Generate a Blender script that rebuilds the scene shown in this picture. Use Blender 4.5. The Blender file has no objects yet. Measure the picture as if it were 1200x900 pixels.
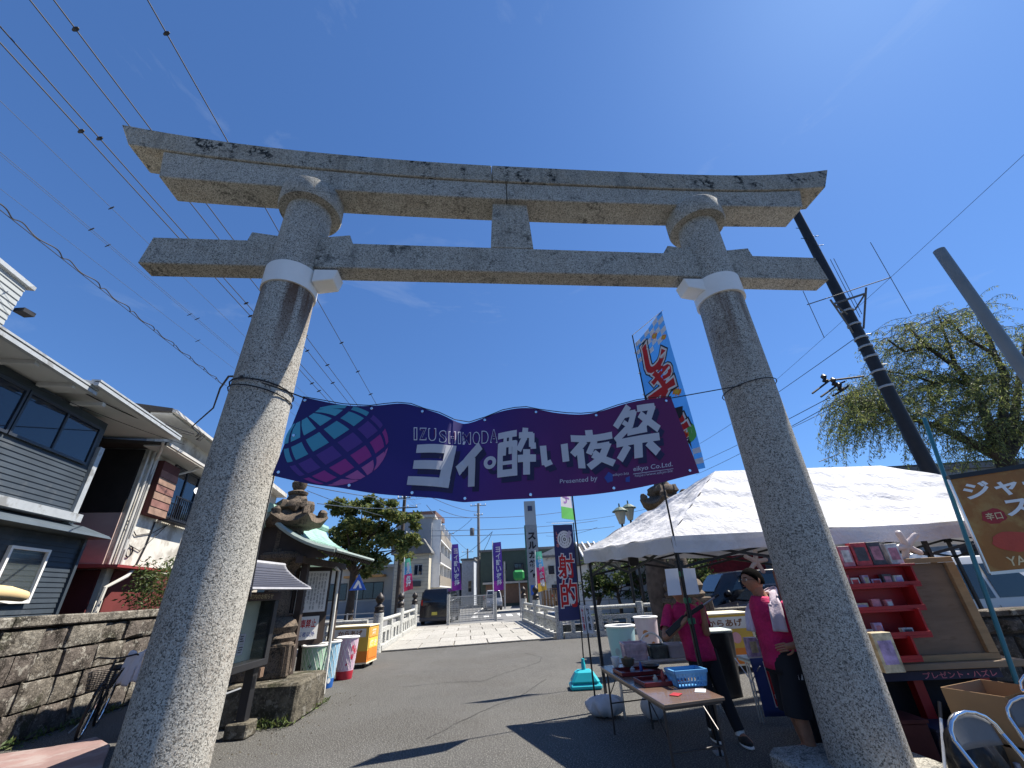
import bpy, bmesh, math, random
import numpy as np
from mathutils import Vector, Matrix
rnd = random.Random(7)
C = bpy.context.scene.collection
SC = bpy.context.scene
R = math.radians

# ------------------------------------------------------------------ camera
EYE = Vector((0, 0, 1.7)); FPX = 475.0
def cam_axes():
    p, r = R(26.8), R(3.05)
    f = Vector((0, math.cos(p), math.sin(p))); x = Vector((1, 0, 0)); u = x.cross(f)
    return f, math.cos(r) * x - math.sin(r) * u, math.sin(r) * x + math.cos(r) * u
CF, CR, CU = cam_axes()
cd = bpy.data.cameras.new('camera'); cam = bpy.data.objects.new('camera', cd); C.objects.link(cam)
M = Matrix((CR, CU, -CF)).transposed().to_4x4(); M.translation = EYE
cam.matrix_world = M
cd.sensor_width = 36; cd.lens = 36 * FPX / 1200; cd.clip_end = 3000; cd.clip_start = .05
SC.camera = cam

# ------------------------------------------------------------------ light
SUN_AZ, SUN_EL = R(69), R(55.5)
w = bpy.data.worlds.new('World'); SC.world = w; w.use_nodes = True
nt = w.node_tree; bg = nt.nodes['Background']
sky = nt.nodes.new('ShaderNodeTexSky'); sky.sky_type = 'NISHITA'; sky.sun_disc = False
sky.sun_elevation = SUN_EL; sky.sun_rotation = SUN_AZ; sky.air_density = 1.0; sky.dust_density = .25; sky.ozone_density = 2.0
tint = nt.nodes.new('ShaderNodeMix'); tint.data_type = 'RGBA'; tint.blend_type = 'MULTIPLY'; tint.inputs[0].default_value = 1; tint.inputs[7].default_value = (.44, .74, 1.22, 1)
gm = nt.nodes.new('ShaderNodeGamma'); gm.inputs[1].default_value = .74; nt.links.new(sky.outputs[0], gm.inputs[0])
nt.links.new(gm.outputs[0], tint.inputs[6])
wc = nt.nodes.new('ShaderNodeTexCoord'); wm = nt.nodes.new('ShaderNodeMapping'); wm.inputs['Scale'].default_value = (2.2, 2.2, 6.5); wm.inputs['Rotation'].default_value = (.5, .3, .2); nt.links.new(wc.outputs['Generated'], wm.inputs[0])
wn = nt.nodes.new('ShaderNodeTexNoise'); wn.inputs['Scale'].default_value = 1.3; wn.inputs['Detail'].default_value = 8; wn.inputs['Roughness'].default_value = .62; wn.inputs['Distortion'].default_value = .7; nt.links.new(wm.outputs[0], wn.inputs['Vector'])
wr = nt.nodes.new('ShaderNodeMapRange'); wr.inputs[1].default_value = .60; wr.inputs[2].default_value = .85; wr.inputs[4].default_value = .22; nt.links.new(wn.outputs[0], wr.inputs[0])
wx = nt.nodes.new('ShaderNodeMix'); wx.data_type = 'RGBA'; wx.inputs[7].default_value = (3.6, 4.1, 4.8, 1); nt.links.new(wr.outputs[0], wx.inputs[0]); nt.links.new(tint.outputs[2], wx.inputs[6]); nt.links.new(wx.outputs[2], bg.inputs[0]); bg.inputs[1].default_value = .10
sl = bpy.data.lights.new('sun', 'SUN'); sl.energy = 5.0; sl.angle = R(.53); sl.color = (1, .94, .84)
so = bpy.data.objects.new('sun', sl); C.objects.link(so)
sd = Vector((math.sin(SUN_AZ) * math.cos(SUN_EL), math.cos(SUN_AZ) * math.cos(SUN_EL), math.sin(SUN_EL)))
so.rotation_euler = sd.to_track_quat('Z', 'Y').to_euler(); so.location = (20, 10, 30)
SC.view_settings.view_transform = 'Standard'; SC.view_settings.look = 'None'; SC.view_settings.exposure = .93; SC.view_settings.gamma = 1

# ------------------------------------------------------------------ survey helpers: where a sight line meets a height, a depth or a wall
def ray(px, py): return CF + CR * ((px - 600) / FPX) - CU * ((py - 450) / FPX)
def G(px, py, z=0.0):
    d = ray(px, py); return EYE + d * ((z - EYE.z) / d.z)
def Y(px, py, y):
    d = ray(px, py); return EYE + d * (y / d.y)
def proj(p):
    q = Vector(p) - EYE; k = q.dot(CF); return Vector((600 + FPX * q.dot(CR) / k, 450 - FPX * q.dot(CU) / k))

# ------------------------------------------------------------------ materials
def newmat(name):
    m = bpy.data.materials.new(name); m.use_nodes = True
    return m, m.node_tree, m.node_tree.nodes['Principled BSDF']
def rgba(c): return (c[0], c[1], c[2], 1)
def mat(name, col, rough=.75, var=.15, scale=4, bump=.15, bscale=40, bdist=.02, metal=0, col2=None, c2amt=.5, c2scale=2.0, spec=.4, trans=0, stretch=None, speck=None, sscale=90, sthr=.6, alpha=None, emit=None):
    m, t, b = newmat(name); N = t.nodes; L = t.links
    co = N.new('ShaderNodeTexCoord'); src = co.outputs['Object']
    if stretch:
        mp = N.new('ShaderNodeMapping'); mp.inputs['Scale'].default_value = stretch; L.new(src, mp.inputs[0]); src = mp.outputs[0]
    def noise(s, det=4, rg=.55):
        n = N.new('ShaderNodeTexNoise'); n.inputs['Scale'].default_value = s; n.inputs['Detail'].default_value = det; n.inputs['Roughness'].default_value = rg
        L.new(src, n.inputs['Vector']); return n.outputs[0]
    def ramp(v, a, z):
        r = N.new('ShaderNodeMapRange'); r.inputs[1].default_value = a; r.inputs[2].default_value = z; L.new(v, r.inputs[0]); return r.outputs[0]
    def mix(f, a, c, mode='MIX'):
        x = N.new('ShaderNodeMix'); x.data_type = 'RGBA'; x.blend_type = mode
        if isinstance(f, float): x.inputs[0].default_value = f
        else: L.new(f, x.inputs[0])
        for i, v in ((6, a), (7, c)):
            if isinstance(v, tuple): x.inputs[i].default_value = rgba(v)
            else: L.new(v, x.inputs[i])
        return x.outputs[2]
    c = mix(ramp(noise(scale), .3, .7), tuple(k * (1 - var) for k in col), tuple(min(1, k * (1 + var)) for k in col))
    if col2:
        f = ramp(noise(c2scale, 8, .65), .62 - c2amt * .3, .70 - c2amt * .22)
        c = mix(f, c, col2)
    if speck:
        f = ramp(noise(sscale, 2, .6), sthr, sthr + .06); c = mix(f, c, speck)
    L.new(c, b.inputs['Base Color'])
    b.inputs['Roughness'].default_value = rough; b.inputs['Metallic'].default_value = metal; b.inputs['Specular IOR Level'].default_value = spec
    if bump:
        bp = N.new('ShaderNodeBump'); bp.inputs['Strength'].default_value = bump; bp.inputs['Distance'].default_value = bdist
        L.new(noise(bscale, 5, .6), bp.inputs['Height']); L.new(bp.outputs[0], b.inputs['Normal'])
    if trans:
        tr = N.new('ShaderNodeBsdfTranslucent'); L.new(c, tr.inputs[0]); mx = N.new('ShaderNodeMixShader'); mx.inputs[0].default_value = trans
        L.new(b.outputs[0], mx.inputs[1]); L.new(tr.outputs[0], mx.inputs[2]); L.new(mx.outputs[0], N['Material Output'].inputs[0])
    return m
def glass(name, col=(.02, .03, .04), rough=.05, a=.55):
    m, t, b = newmat(name); b.inputs['Base Color'].default_value = rgba(col); b.inputs['Roughness'].default_value = rough
    b.inputs['Specular IOR Level'].default_value = .8; b.inputs['Alpha'].default_value = a
    return m
def granite(name, base, dark, warm, lichen=.45, sc=1.0):
    m, t, b = newmat(name); N = t.nodes; L = t.links
    co = N.new('ShaderNodeTexCoord'); P = co.outputs['Object']
    def noise(s, det=3, rg=.6, v=P):
        n = N.new('ShaderNodeTexNoise'); n.inputs['Scale'].default_value = s; n.inputs['Detail'].default_value = det; n.inputs['Roughness'].default_value = rg; L.new(v, n.inputs['Vector']); return n.outputs[0]
    def rg(v, a, z, lo=0., hi=1.):
        r = N.new('ShaderNodeMapRange'); r.inputs[1].default_value = a; r.inputs[2].default_value = z; r.inputs[3].default_value = lo; r.inputs[4].default_value = hi; L.new(v, r.inputs[0]); return r.outputs[0]
    def mul(a, bb):
        x = N.new('ShaderNodeMath'); x.operation = 'MULTIPLY'; L.new(a, x.inputs[0])
        if isinstance(bb, float): x.inputs[1].default_value = bb
        else: L.new(bb, x.inputs[1])
        return x.outputs[0]
    def mix(f, a, c):
        x = N.new('ShaderNodeMix'); x.data_type = 'RGBA'
        L.new(f, x.inputs[0])
        for i, v in ((6, a), (7, c)):
            if isinstance(v, tuple): x.inputs[i].default_value = rgba(v)
            else: L.new(v, x.inputs[i])
        return x.outputs[2]
    c = mix(rg(noise(1.7), .35, .65), base, warm)
    vo = N.new('ShaderNodeTexVoronoi'); vo.inputs['Scale'].default_value = 105 * sc; L.new(P, vo.inputs['Vector'])
    se = N.new('ShaderNodeSeparateColor'); L.new(vo.outputs['Color'], se.inputs[0])
    c = mix(mul(rg(se.outputs[0], .66, .7), .9), c, tuple(k * .30 for k in base))
    c = mix(mul(rg(se.outputs[1], .55, .62), .7), c, tuple(min(.8, k * 1.45) for k in base))
    c = mix(mul(rg(noise(48 * sc, 3), .60, .64), .8), c, dark)
    stm = N.new('ShaderNodeMapping'); stm.inputs['Scale'].default_value = (5, 5, .35); L.new(P, stm.inputs[0])
    c = mix(mul(rg(noise(1.0, 5, .65, stm.outputs[0]), .52, .68), lichen * .95), c, tuple(k * .42 for k in base))
    c = mix(mul(mul(rg(noise(2.1, 6, .7), .50, .64), rg(noise(13 * sc, 5, .7), .48, .56)), lichen * 2.), c, (.02, .021, .02))
    L.new(c, b.inputs['Base Color']); b.inputs['Roughness'].default_value = .9; b.inputs['Specular IOR Level'].default_value = .2
    bp = N.new('ShaderNodeBump'); bp.inputs['Strength'].default_value = .55; bp.inputs['Distance'].default_value = .015
    L.new(noise(60 * sc, 5, .7), bp.inputs['Height']); L.new(bp.outputs[0], b.inputs['Normal'])
    return m
MT = {}
def K(name, *a, **k):
    if name not in MT: MT[name] = mat(name, *a, **k)
    return MT[name]
def wallrock(name, base, white=.5):
    m, t, b = newmat(name); N = t.nodes; L = t.links
    P = N.new('ShaderNodeTexCoord').outputs['Object']
    def noise(s, det=5, rg=.65):
        n = N.new('ShaderNodeTexNoise'); n.inputs['Scale'].default_value = s; n.inputs['Detail'].default_value = det; n.inputs['Roughness'].default_value = rg; L.new(P, n.inputs['Vector']); return n.outputs[0]
    def rg(v, a, z, hi=1.):
        r = N.new('ShaderNodeMapRange'); r.inputs[1].default_value = a; r.inputs[2].default_value = z; r.inputs[4].default_value = hi; L.new(v, r.inputs[0]); return r.outputs[0]
    def mix(f, a, c):
        x = N.new('ShaderNodeMix'); x.data_type = 'RGBA'; L.new(f, x.inputs[0])
        for i, v in ((6, a), (7, c)):
            if isinstance(v, tuple): x.inputs[i].default_value = rgba(v)
            else: L.new(v, x.inputs[i])
        return x.outputs[2]
    c = mix(rg(noise(7), .35, .65), tuple(k * .6 for k in base), tuple(k * 1.5 for k in base))
    c = mix(rg(noise(2.6, 6, .7), .52, .6, .85), c, (.025, .022, .018))
    c = mix(rg(noise(31, 3), .58, .64, .7), c, tuple(min(1, k * 2.4) for k in base))
    c = mix(rg(noise(5.3, 7, .72), .565, .60, white), c, (.46, .44, .38))
    c = mix(rg(noise(1.3, 5), .58, .70, .5), c, (.075, .085, .04))
    L.new(c, b.inputs['Base Color']); b.inputs['Roughness'].default_value = .95; b.inputs['Specular IOR Level'].default_value = .15
    bp = N.new('ShaderNodeBump'); bp.inputs['Strength'].default_value = 1.0; bp.inputs['Distance'].default_value = .035
    L.new(noise(22, 6, .7), bp.inputs['Height']); L.new(bp.outputs[0], b.inputs['Normal']); return m
STONE = granite('granite', (.35, .34, .305), (.06, .058, .053), (.32, .29, .24), .36)
PILLAR_STONE = granite('pillar_granite', (.36, .35, .315), (.06, .058, .053), (.33, .295, .25), .16)
STONE_TOP = granite('weathered_granite', (.32, .305, .265), (.06, .06, .055), (.29, .245, .18), .75)
STONE_BAND = K('white_plastic', (.74, .73, .70), .6, .06, 3, .05)
OLDSTONE = granite('old_lantern_stone', (.125, .098, .075), (.03, .027, .024), (.17, .13, .095), .6)
WALLSTONE = [wallrock('wall_stone_a', (.135, .12, .10)), wallrock('wall_stone_b', (.17, .155, .13)), wallrock('wall_stone_c', (.105, .09, .078))]
BLOCK = wallrock('mossy_block_stone', (.11, .098, .075), .3)
RAILST = granite('rail_stone', (.42, .42, .39), (.3, .3, .29), (.48, .48, .45), .12, .6)
PAVE = granite('paving_granite', (.36, .345, .31), (.24, .23, .21), (.33, .315, .285), .05, .8)
ASPHALT = mat('asphalt', (.078, .075, .070), .92, .22, 1.1, .7, 70, col2=(.062, .058, .052), c2amt=.5, c2scale=.55, speck=(.23, .225, .205), sscale=60, sthr=.54, bdist=.03)
ROADM = mat('far_asphalt', (.17, .17, .17), .9, .1, 1, .1, 60)
BLACK = K('black_metal', (.012, .012, .014), .45, .1, 3, 0)
BLACKP = K('black_paint_pole', (.012, .012, .015), .6, .3, 6, .1)
GREYM = K('grey_steel', (.33, .34, .35), .45, .1, 4, .05, metal=.3)
ALU = K('aluminium', (.6, .6, .6), .3, .05, 4, 0, metal=.8)
CHROME = K('chrome', (.7, .7, .72), .12, .02, 4, 0, metal=1)
WHITE = K('white_paint', (.78, .77, .74), .6, .05, 4, .05)
PAPER = K('white_paper', (.78, .78, .8), .8, .03, 4, 0, trans=.25)
WOOD = K('brown_wood', (.20, .11, .055), .6, .3, 3, .1, 30, stretch=(1, 1, 8))
DWOOD = K('dark_wood', (.035, .024, .018), .7, .3, 3, .1, 30)
WPRINT = K('white_print', (.72, .72, .74), .7, .03, 4, 0, trans=.12)
RPRINT = K('red_print', (.55, .02, .025), .7, .08, 4, 0, trans=.2)
KPRINT = K('black_print', (.012, .012, .02), .7, .05, 4, 0)
WATER = mat('canal_water', (.02, .03, .025), .08, .1, 2, .1, 6)

# ------------------------------------------------------------------ mesh builder
class MB:
    def __init__(s): s.v = []; s.f = []; s.m = []
    def add(s, vs, fs, mi=0):
        o = len(s.v); s.v += [Vector(p) for p in vs]; s.f += [[i + o for i in f] for f in fs]; s.m += [mi] * len(fs); return s
    def box(s, c, d, rot=0.0, mi=0, ax=None):
        x, y, z = [k / 2 for k in d]; q = [Vector((i * x, j * y, k * z)) for i in (-1, 1) for j in (-1, 1) for k in (-1, 1)]
        m = ax if ax is not None else Matrix.Rotation(rot, 3, 'Z'); c = Vector(c)
        return s.add([m @ p + c for p in q], [(0, 1, 3, 2), (4, 6, 7, 5), (0, 4, 5, 1), (2, 3, 7, 6), (0, 2, 6, 4), (1, 5, 7, 3)], mi)
    def hexa(s, q, mi=0):   # 8 corners: bottom ring 0-3, top ring 4-7
        return s.add(q, [(3, 2, 1, 0), (4, 5, 6, 7), (0, 1, 5, 4), (1, 2, 6, 5), (2, 3, 7, 6), (3, 0, 4, 7)], mi)
    def bar(s, a, b, w, h=None, mi=0):
        a, b = Vector(a), Vector(b); h = h or w; z = (b - a).normalized(); x = z.cross(Vector((0, 0, 1)))
        x = Vector((1, 0, 0)) if x.length < 1e-3 else x.normalized(); y = x.cross(z)
        q = [p + x * (i * w / 2) + y * (j * h / 2) for p in (a, b) for i, j in ((-1, -1), (1, -1), (1, 1), (-1, 1))]
        return s.hexa(q, mi)
    def tube(s, pts, r, n=8, mi=0, cap=True):
        pts = [Vector(p) for p in pts]; rs = r if isinstance(r, (list, tuple)) else [r] * len(pts)
        o = len(s.v); ref = None
        for i, p in enumerate(pts):
            t = (pts[min(i + 1, len(pts) - 1)] - pts[max(i - 1, 0)]).normalized()
            if ref is None: ref = t.orthogonal().normalized()
            ref = (ref - t * ref.dot(t)).normalized(); b = t.cross(ref)
            for k in range(n):
                a = 2 * math.pi * k / n; s.v.append(p + (ref * math.cos(a) + b * math.sin(a)) * rs[i])
        for i in range(len(pts) - 1):
            for k in range(n):
                k2 = (k + 1) % n; s.f.append([o + i * n + k, o + i * n + k2, o + (i + 1) * n + k2, o + (i + 1) * n + k]); s.m.append(mi)
        if cap:
            s.f.append([o + k for k in range(n)][::-1]); s.f.append([o + (len(pts) - 1) * n + k for k in range(n)]); s.m += [mi, mi]
        return s
    def lathe(s, prof, c, n=16, mi=0, ax=None, sq=None):   # prof: (radius, height)
        o = len(s.v); c = Vector(c); ax = ax or Matrix.Identity(3)
        for r, z in prof:
            for k in range(n):
                a = 2 * math.pi * (k + .5) / n; rr = r
                s.v.append(c + ax @ Vector((rr * math.cos(a), rr * math.sin(a), z)))
        for i in range(len(prof) - 1):
            for k in range(n):
                k2 = (k + 1) % n; s.f.append([o + i * n + k, o + i * n + k2, o + (i + 1) * n + k2, o + (i + 1) * n + k]); s.m.append(mi)
        s.f.append([o + k for k in range(n)][::-1]); s.f.append([o + (len(prof) - 1) * n + k for k in range(n)]); s.m += [mi, mi]
        return s
    def prism(s, poly, a, b, mi=0):   # poly: list of points; extruded from offset a to offset b
        n = len(poly); a, b = Vector(a), Vector(b)
        return s.add([Vector(p) + a for p in poly] + [Vector(p) + b for p in poly], [list(range(n))[::-1], [n + i for i in range(n)]] + [[i, (i + 1) % n, n + (i + 1) % n, n + i] for i in range(n)], mi)
    def grid(s, S, nu, nv, mi=0):
        o = len(s.v)
        for j in range(nv + 1):
            for i in range(nu + 1): s.v.append(Vector(S(i / nu, j / nv)))
        for j in range(nv):
            for i in range(nu):
                a = o + j * (nu + 1) + i; s.f.append([a, a + 1, a + nu + 2, a + nu + 1]); s.m.append(mi)
        return s
    def blob(s, c, r, n=10, jit=.12, mi=0, seed=1):
        rr = random.Random(seed); o = len(s.v); c = Vector(c); r = Vector(r) if not isinstance(r, (int, float)) else Vector((r, r, r))
        m = n // 2 + 1
        for j in range(m + 1):
            th = math.pi * j / m
            for k in range(n):
                a = 2 * math.pi * k / n; q = 1 + rr.uniform(-jit, jit)
                s.v.append(c + Vector((r.x * math.sin(th) * math.cos(a) * q, r.y * math.sin(th) * math.sin(a) * q, r.z * math.cos(th) * (1 if j in (0, m) else q))))
        for j in range(m):
            for k in range(n):
                k2 = (k + 1) % n; s.f.append([o + (j + 1) * n + k, o + (j + 1) * n + k2, o + j * n + k2, o + j * n + k]); s.m.append(mi)
        return s
    def build(s, name, mats, parent=None, smooth=False, bevel=0, fix=True, solid=0):
        me = bpy.data.meshes.new(name); org = Vector((0, 0, 0))
        if parent is None and s.v:
            xs = [p.x for p in s.v]; ys = [p.y for p in s.v]; org = Vector(((min(xs) + max(xs)) / 2, (min(ys) + max(ys)) / 2, min(p.z for p in s.v)))
        me.from_pydata([tuple(p - org) for p in s.v], [], s.f)
        if not isinstance(mats, (list, tuple)): mats = [mats]
        for m in mats: me.materials.append(m)
        if len(mats) > 1: me.polygons.foreach_set('material_index', s.m)
        if fix:
            bm = bmesh.new(); bm.from_mesh(me); bmesh.ops.recalc_face_normals(bm, faces=bm.faces); bm.to_mesh(me); bm.free()
        if smooth: me.polygons.foreach_set('use_smooth', [True] * len(me.polygons))
        me.update()
        o = bpy.data.objects.new(name, me); C.objects.link(o); o.location = org
        if smooth and smooth != 'full':
            try:
                me.set_sharp_from_angle(angle=R(40))
            except Exception: pass
        if bevel:
            b = o.modifiers.new('bevel', 'BEVEL'); b.width = bevel; b.segments = 1; b.limit_method = 'ANGLE'
        if solid:
            b = o.modifiers.new('solid', 'SOLIDIFY'); b.thickness = solid; b.offset = 0
        if parent is not None: attach(o, parent)
        return o
def attach(o, parent):
    o.parent = parent
    if parent.parent is None and parent.type == 'EMPTY': o.matrix_parent_inverse = parent.matrix_basis.inverted()
    elif parent.parent is None: o.matrix_parent_inverse = parent.matrix_basis.inverted()
def tag(o, label, cat, group=None, kind=None):
    if label: o['label'] = label
    if cat: o['category'] = cat
    if group: o['group'] = group
    if kind: o['kind'] = kind
    return o
def thing(name, label, cat, loc, group=None):
    o = bpy.data.objects.new(name, None); C.objects.link(o); o.location = Vector(loc); o.empty_display_size = .1
    return tag(o, label, cat, group)
def struct(o): o['kind'] = 'structure'; return o
def stuff(o): o['kind'] = 'stuff'; return o
def kids(o): return [c for c in bpy.data.objects if c.parent == o]
def copy_tree(o, parent=None, cache=None):
    c = o.copy(); C.objects.link(c)
    if parent is not None: c.parent = parent
    for ch in CH.get(o.name, kids(o)): copy_tree(ch, c)
    return c
CH = {}
def place(src, loc, rz=None, label=None):
    c = copy_tree(src); c.location = Vector(loc)
    if rz is not None: c.rotation_euler.z = rz
    if label: c['label'] = label
    return c

# text -> mesh data in a unit layout; printed on any surface S(s,t)
def text_mesh(body, offset=0.0, font=None):
    cu = bpy.data.curves.new('t', 'FONT'); cu.body = body; cu.offset = offset; cu.resolution_u = 3; cu.fill_mode = 'FRONT'
    o = bpy.data.objects.new('t', cu); C.objects.link(o); dg = bpy.context.evaluated_depsgraph_get(); dg.update()
    me = bpy.data.meshes.new_from_object(o.evaluated_get(dg)); bpy.data.objects.remove(o); bpy.data.curves.remove(cu)
    return me
def print_text(name, body, S, quad, m, parent, out, offset=0.0, ref_offset=None, cuts=4, stretch=True):
    """quad: four (s,t) corners (bottom-left, bottom-right, top-right, top-left); out: metres proud of the cloth along n(s,t)."""
    me = text_mesh(body, offset)
    if ref_offset is None: ref_offset = offset
    co = np.array([v.co[:] for v in me.vertices])
    if not len(co): return None
    rm = me if ref_offset == offset else text_mesh(body, ref_offset); rc = np.array([v.co[:] for v in rm.vertices])
    lo, hi = rc.min(0), rc.max(0)
    bm = bmesh.new(); bm.from_mesh(me)
    for i in range(1, cuts):
        for ax in (0, 1):
            p = [0, 0, 0]; p[ax] = lo[ax] + (hi[ax] - lo[ax]) * i / cuts; n = [0, 0, 0]; n[ax] = 1
            bmesh.ops.bisect_plane(bm, geom=bm.verts[:] + bm.edges[:] + bm.faces[:], plane_co=p, plane_no=n)
    q = [Vector(k) for k in quad]
    for v in bm.verts:
        a = (v.co.x - lo[0]) / (hi[0] - lo[0]); b = (v.co.y - lo[1]) / max(1e-6, hi[1] - lo[1])
        st = q[0] * (1 - a) * (1 - b) + q[1] * a * (1 - b) + q[2] * a * b + q[3] * (1 - a) * b
        v.co = on(S, st[0], st[1], out)
    me2 = bpy.data.meshes.new(name); bm.to_mesh(me2); bm.free(); me2.materials.append(m)
    o = bpy.data.objects.new(name, me2); C.objects.link(o); attach(o, parent); return o
def nrm(S, s, t):
    e = 1e-3; a = Vector(S(s + e, t)) - Vector(S(s - e, t)); b = Vector(S(s, t + e)) - Vector(S(s, t - e)); n = a.cross(b).normalized()
    return n if n.dot(EYE - Vector(S(s, t))) > 0 else -n
def on(S, s, t, out): return Vector(S(s, t)) + nrm(S, s, t) * out
def inv(S, px, py, s=.5, t=.5):
    for _ in range(14):
        p = proj(S(s, t)); e = 1e-3; ds = (proj(S(s + e, t)) - p) / e; dt = (proj(S(s, t + e)) - p) / e
        r = Vector((px, py)) - p; det = ds.x * dt.y - ds.y * dt.x
        if abs(det) < 1e-9: break
        s += (r.x * dt.y - r.y * dt.x) / det; t += (ds.x * r.y - ds.y * r.x) / det
        s = max(-.5, min(1.5, s)); t = max(-.5, min(1.5, t))
    return (s, t)
def poly_print(name, pts, S, m, parent, out, cuts=0):
    """flat shape in (s,t), cut so that it follows the surface"""
    bm = bmesh.new(); f = bm.faces.new([bm.verts.new((p[0], p[1], 0)) for p in pts])
    bmesh.ops.triangulate(bm, faces=[f])
    if cuts:
        xs = [p[0] for p in pts]; lo, hi = min(xs), max(xs)
        for i in range(1, cuts): bmesh.ops.bisect_plane(bm, geom=bm.verts[:] + bm.edges[:] + bm.faces[:], plane_co=(lo + (hi - lo) * i / cuts, 0, 0), plane_no=(1, 0, 0))
    for v in bm.verts: v.co = on(S, v.co.x, v.co.y, out)
    me = bpy.data.meshes.new(name); bm.to_mesh(me); bm.free(); me.materials.append(m)
    o = bpy.data.objects.new(name, me); C.objects.link(o); attach(o, parent); return o
def quadS(bl, br, tr, tl, bow=0.0, n=None, waves=1.0):
    bl, br, tr, tl = map(Vector, (bl, br, tr, tl)); nn = (br - bl).cross(tl - bl).normalized() if n is None else Vector(n)
    def S(s, t):
        p = bl * (1 - s) * (1 - t) + br * s * (1 - t) + tr * s * t + tl * (1 - s) * t
        return p + nn * (bow * math.sin(s * math.pi * waves + t * 4.0) * (0.4 + .6 * s))
    return S

# ------------------------------------------------------------------ ground with the canal cut
g = MB(); CY0, CY1 = 17.9, 23.2     # canal between these depths (slightly turned)
def cl(x, far): return (CY1 if far else CY0) + .02 * x
xs = [-700, -60, -12, -5.1, 1.2, 8, 16, 60, 700]
for i in range(len(xs) - 1):
    a, b = xs[i], xs[i + 1]
    g.add([(a, -60, 0), (b, -60, 0), (b, cl(b, 0), 0), (a, cl(a, 0), 0)], [(0, 1, 2, 3)])
    g.add([(a, cl(a, 0), 0), (b, cl(b, 0), 0), (b, cl(b, 0), -2.2), (a, cl(a, 0), -2.2)], [(0, 1, 2, 3)], 1)
    g.add([(a, cl(a, 0), -2.2), (b, cl(b, 0), -2.2), (b, cl(b, 1), -2.2), (a, cl(a, 1), -2.2)], [(0, 1, 2, 3)], 1)
    g.add([(a, cl(a, 1), -2.2), (b, cl(b, 1), -2.2), (b, cl(b, 1), 0), (a, cl(a, 1), 0)], [(0, 1, 2, 3)], 1)
    g.add([(a, cl(a, 1), 0), (b, cl(b, 1), 0), (b, 1200, 0), (a, 1200, 0)], [(0, 1, 2, 3)], 2)
struct(g.build('ground', [ASPHALT, BLOCK, ROADM]))
wt = MB().add([(-60, cl(-60, 0) + .02, -1.7), (60, cl(60, 0) + .02, -1.7), (60, cl(60, 1) - .02, -1.7), (-60, cl(-60, 1) - .02, -1.7)], [(0, 1, 2, 3)])
struct(wt.build('canal_water', WATER))
# cracks in the asphalt
CRACK = K('crack_filler', (.035, .034, .033), .95, .1, 10, .3)
def strip_on_ground(pts, w, z):
    b = MB(); rr = random.Random(3)
    P = [G(x, y, z) for x, y in pts]; Q = []
    for i in range(len(P) - 1):
        for k in range(6):
            p = P[i].lerp(P[i + 1], k / 6); Q.append(p + Vector((rr.uniform(-.02, .02), rr.uniform(-.03, .03), 0)))
    Q.append(P[-1])
    for i in range(len(Q) - 1):
        a, c = Q[i], Q[i + 1]; t = (c - a).normalized(); n = Vector((-t.y, t.x, 0)) * w * rr.uniform(.4, 1)
        b.add([a - n, c - n, c + n, a + n], [(0, 1, 2, 3)])
    return b
ck = strip_on_ground([(472, 805), (520, 800), (565, 798), (600, 786), (632, 776), (634, 770), (615, 765)], .012, .004)
ck2 = strip_on_ground([(500, 866), (560, 835), (610, 815), (640, 796)], .008, .004)
for v, f in ((ck, 0), (ck2, 0)):
    struct(v.build('asphalt_crack', CRACK))

# ------------------------------------------------------------------ bridge
def br(a, b, z=0):  # bridge frame: a across 0..1 (left to right), b along 0..1
    l = Vector((-4.9, 16.2)).lerp(Vector((-6.1, 26.6)), b); r = Vector((1.05, 17.4)).lerp(Vector((-.2, 27.2)), b)
    p = l.lerp(r, a); return Vector((p.x, p.y, z))
dk = MB().hexa([br(-.03, 0, -.45), br(1.03, 0, -.45), br(1.03, 1, -.45), br(-.03, 1, -.45), br(-.03, 0, .02), br(1.03, 0, .02), br(1.03, 1, .02), br(-.03, 1, .02)])
deck = struct(dk.build('bridge_deck', BLOCK))
slabs = []
PV = [PAVE, granite('paving_granite_b', (.32, .305, .275), (.22, .21, .19), (.30, .28, .25), .06, .8), granite('paving_granite_c', (.39, .375, .34), (.25, .24, .22), (.36, .34, .31), .04, .8)]
for j in range(7):
    n = 5; sh = (.5 if j % 2 else 0)
    edges = [0] + [max(0, (k + sh) / n) for k in range(1 if not sh else 0, n)] + [1]
    edges = sorted(set(round(e, 4) for e in edges))
    for a, b in zip(edges, edges[1:]):
        e = .003; z = .052 + rnd.uniform(-.003, .003)
        q = [br(a + e, j / 7 + .002), br(b - e, j / 7 + .002), br(b - e, (j + 1) / 7 - .002), br(a + e, (j + 1) / 7 - .002)]
        MB().hexa([p + Vector((0, 0, .015)) for p in q] + [p + Vector((0, 0, z)) for p in q]).build('paving_slab', rnd.choice(PV), deck, bevel=.004)
CAPM = K('dark_bronze', (.035, .03, .028), .5, .3, 6, .1, metal=.4)
def rail_post(root, p, h=1.18, r=.17, cap=True, base=0):
    MB().lathe([(r * 1.04, base), (r * 1.02, base + .04), (r, base + .05), (r, h - .03), (r * .97, h)], p, 20).build('post', RAILST, root, smooth=True)
    if cap:
        k = r * .98
        MB().lathe([(k * 1.02, h + .002), (k * 1.05, h + .05), (k * .92, h + .07), (k * .92, h + .16), (k * 1.06, h + .18), (k * .9, h + .21), (k * .55, h + .26), (k * .5, h + .3), (k * .82, h + .36), (k * .95, h + .42), (k * .85, h + .5), (k * .45, h + .57), (k * .1, h + .63)], p, 16).build('bronze_cap', CAPM, root, smooth=True)
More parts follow.
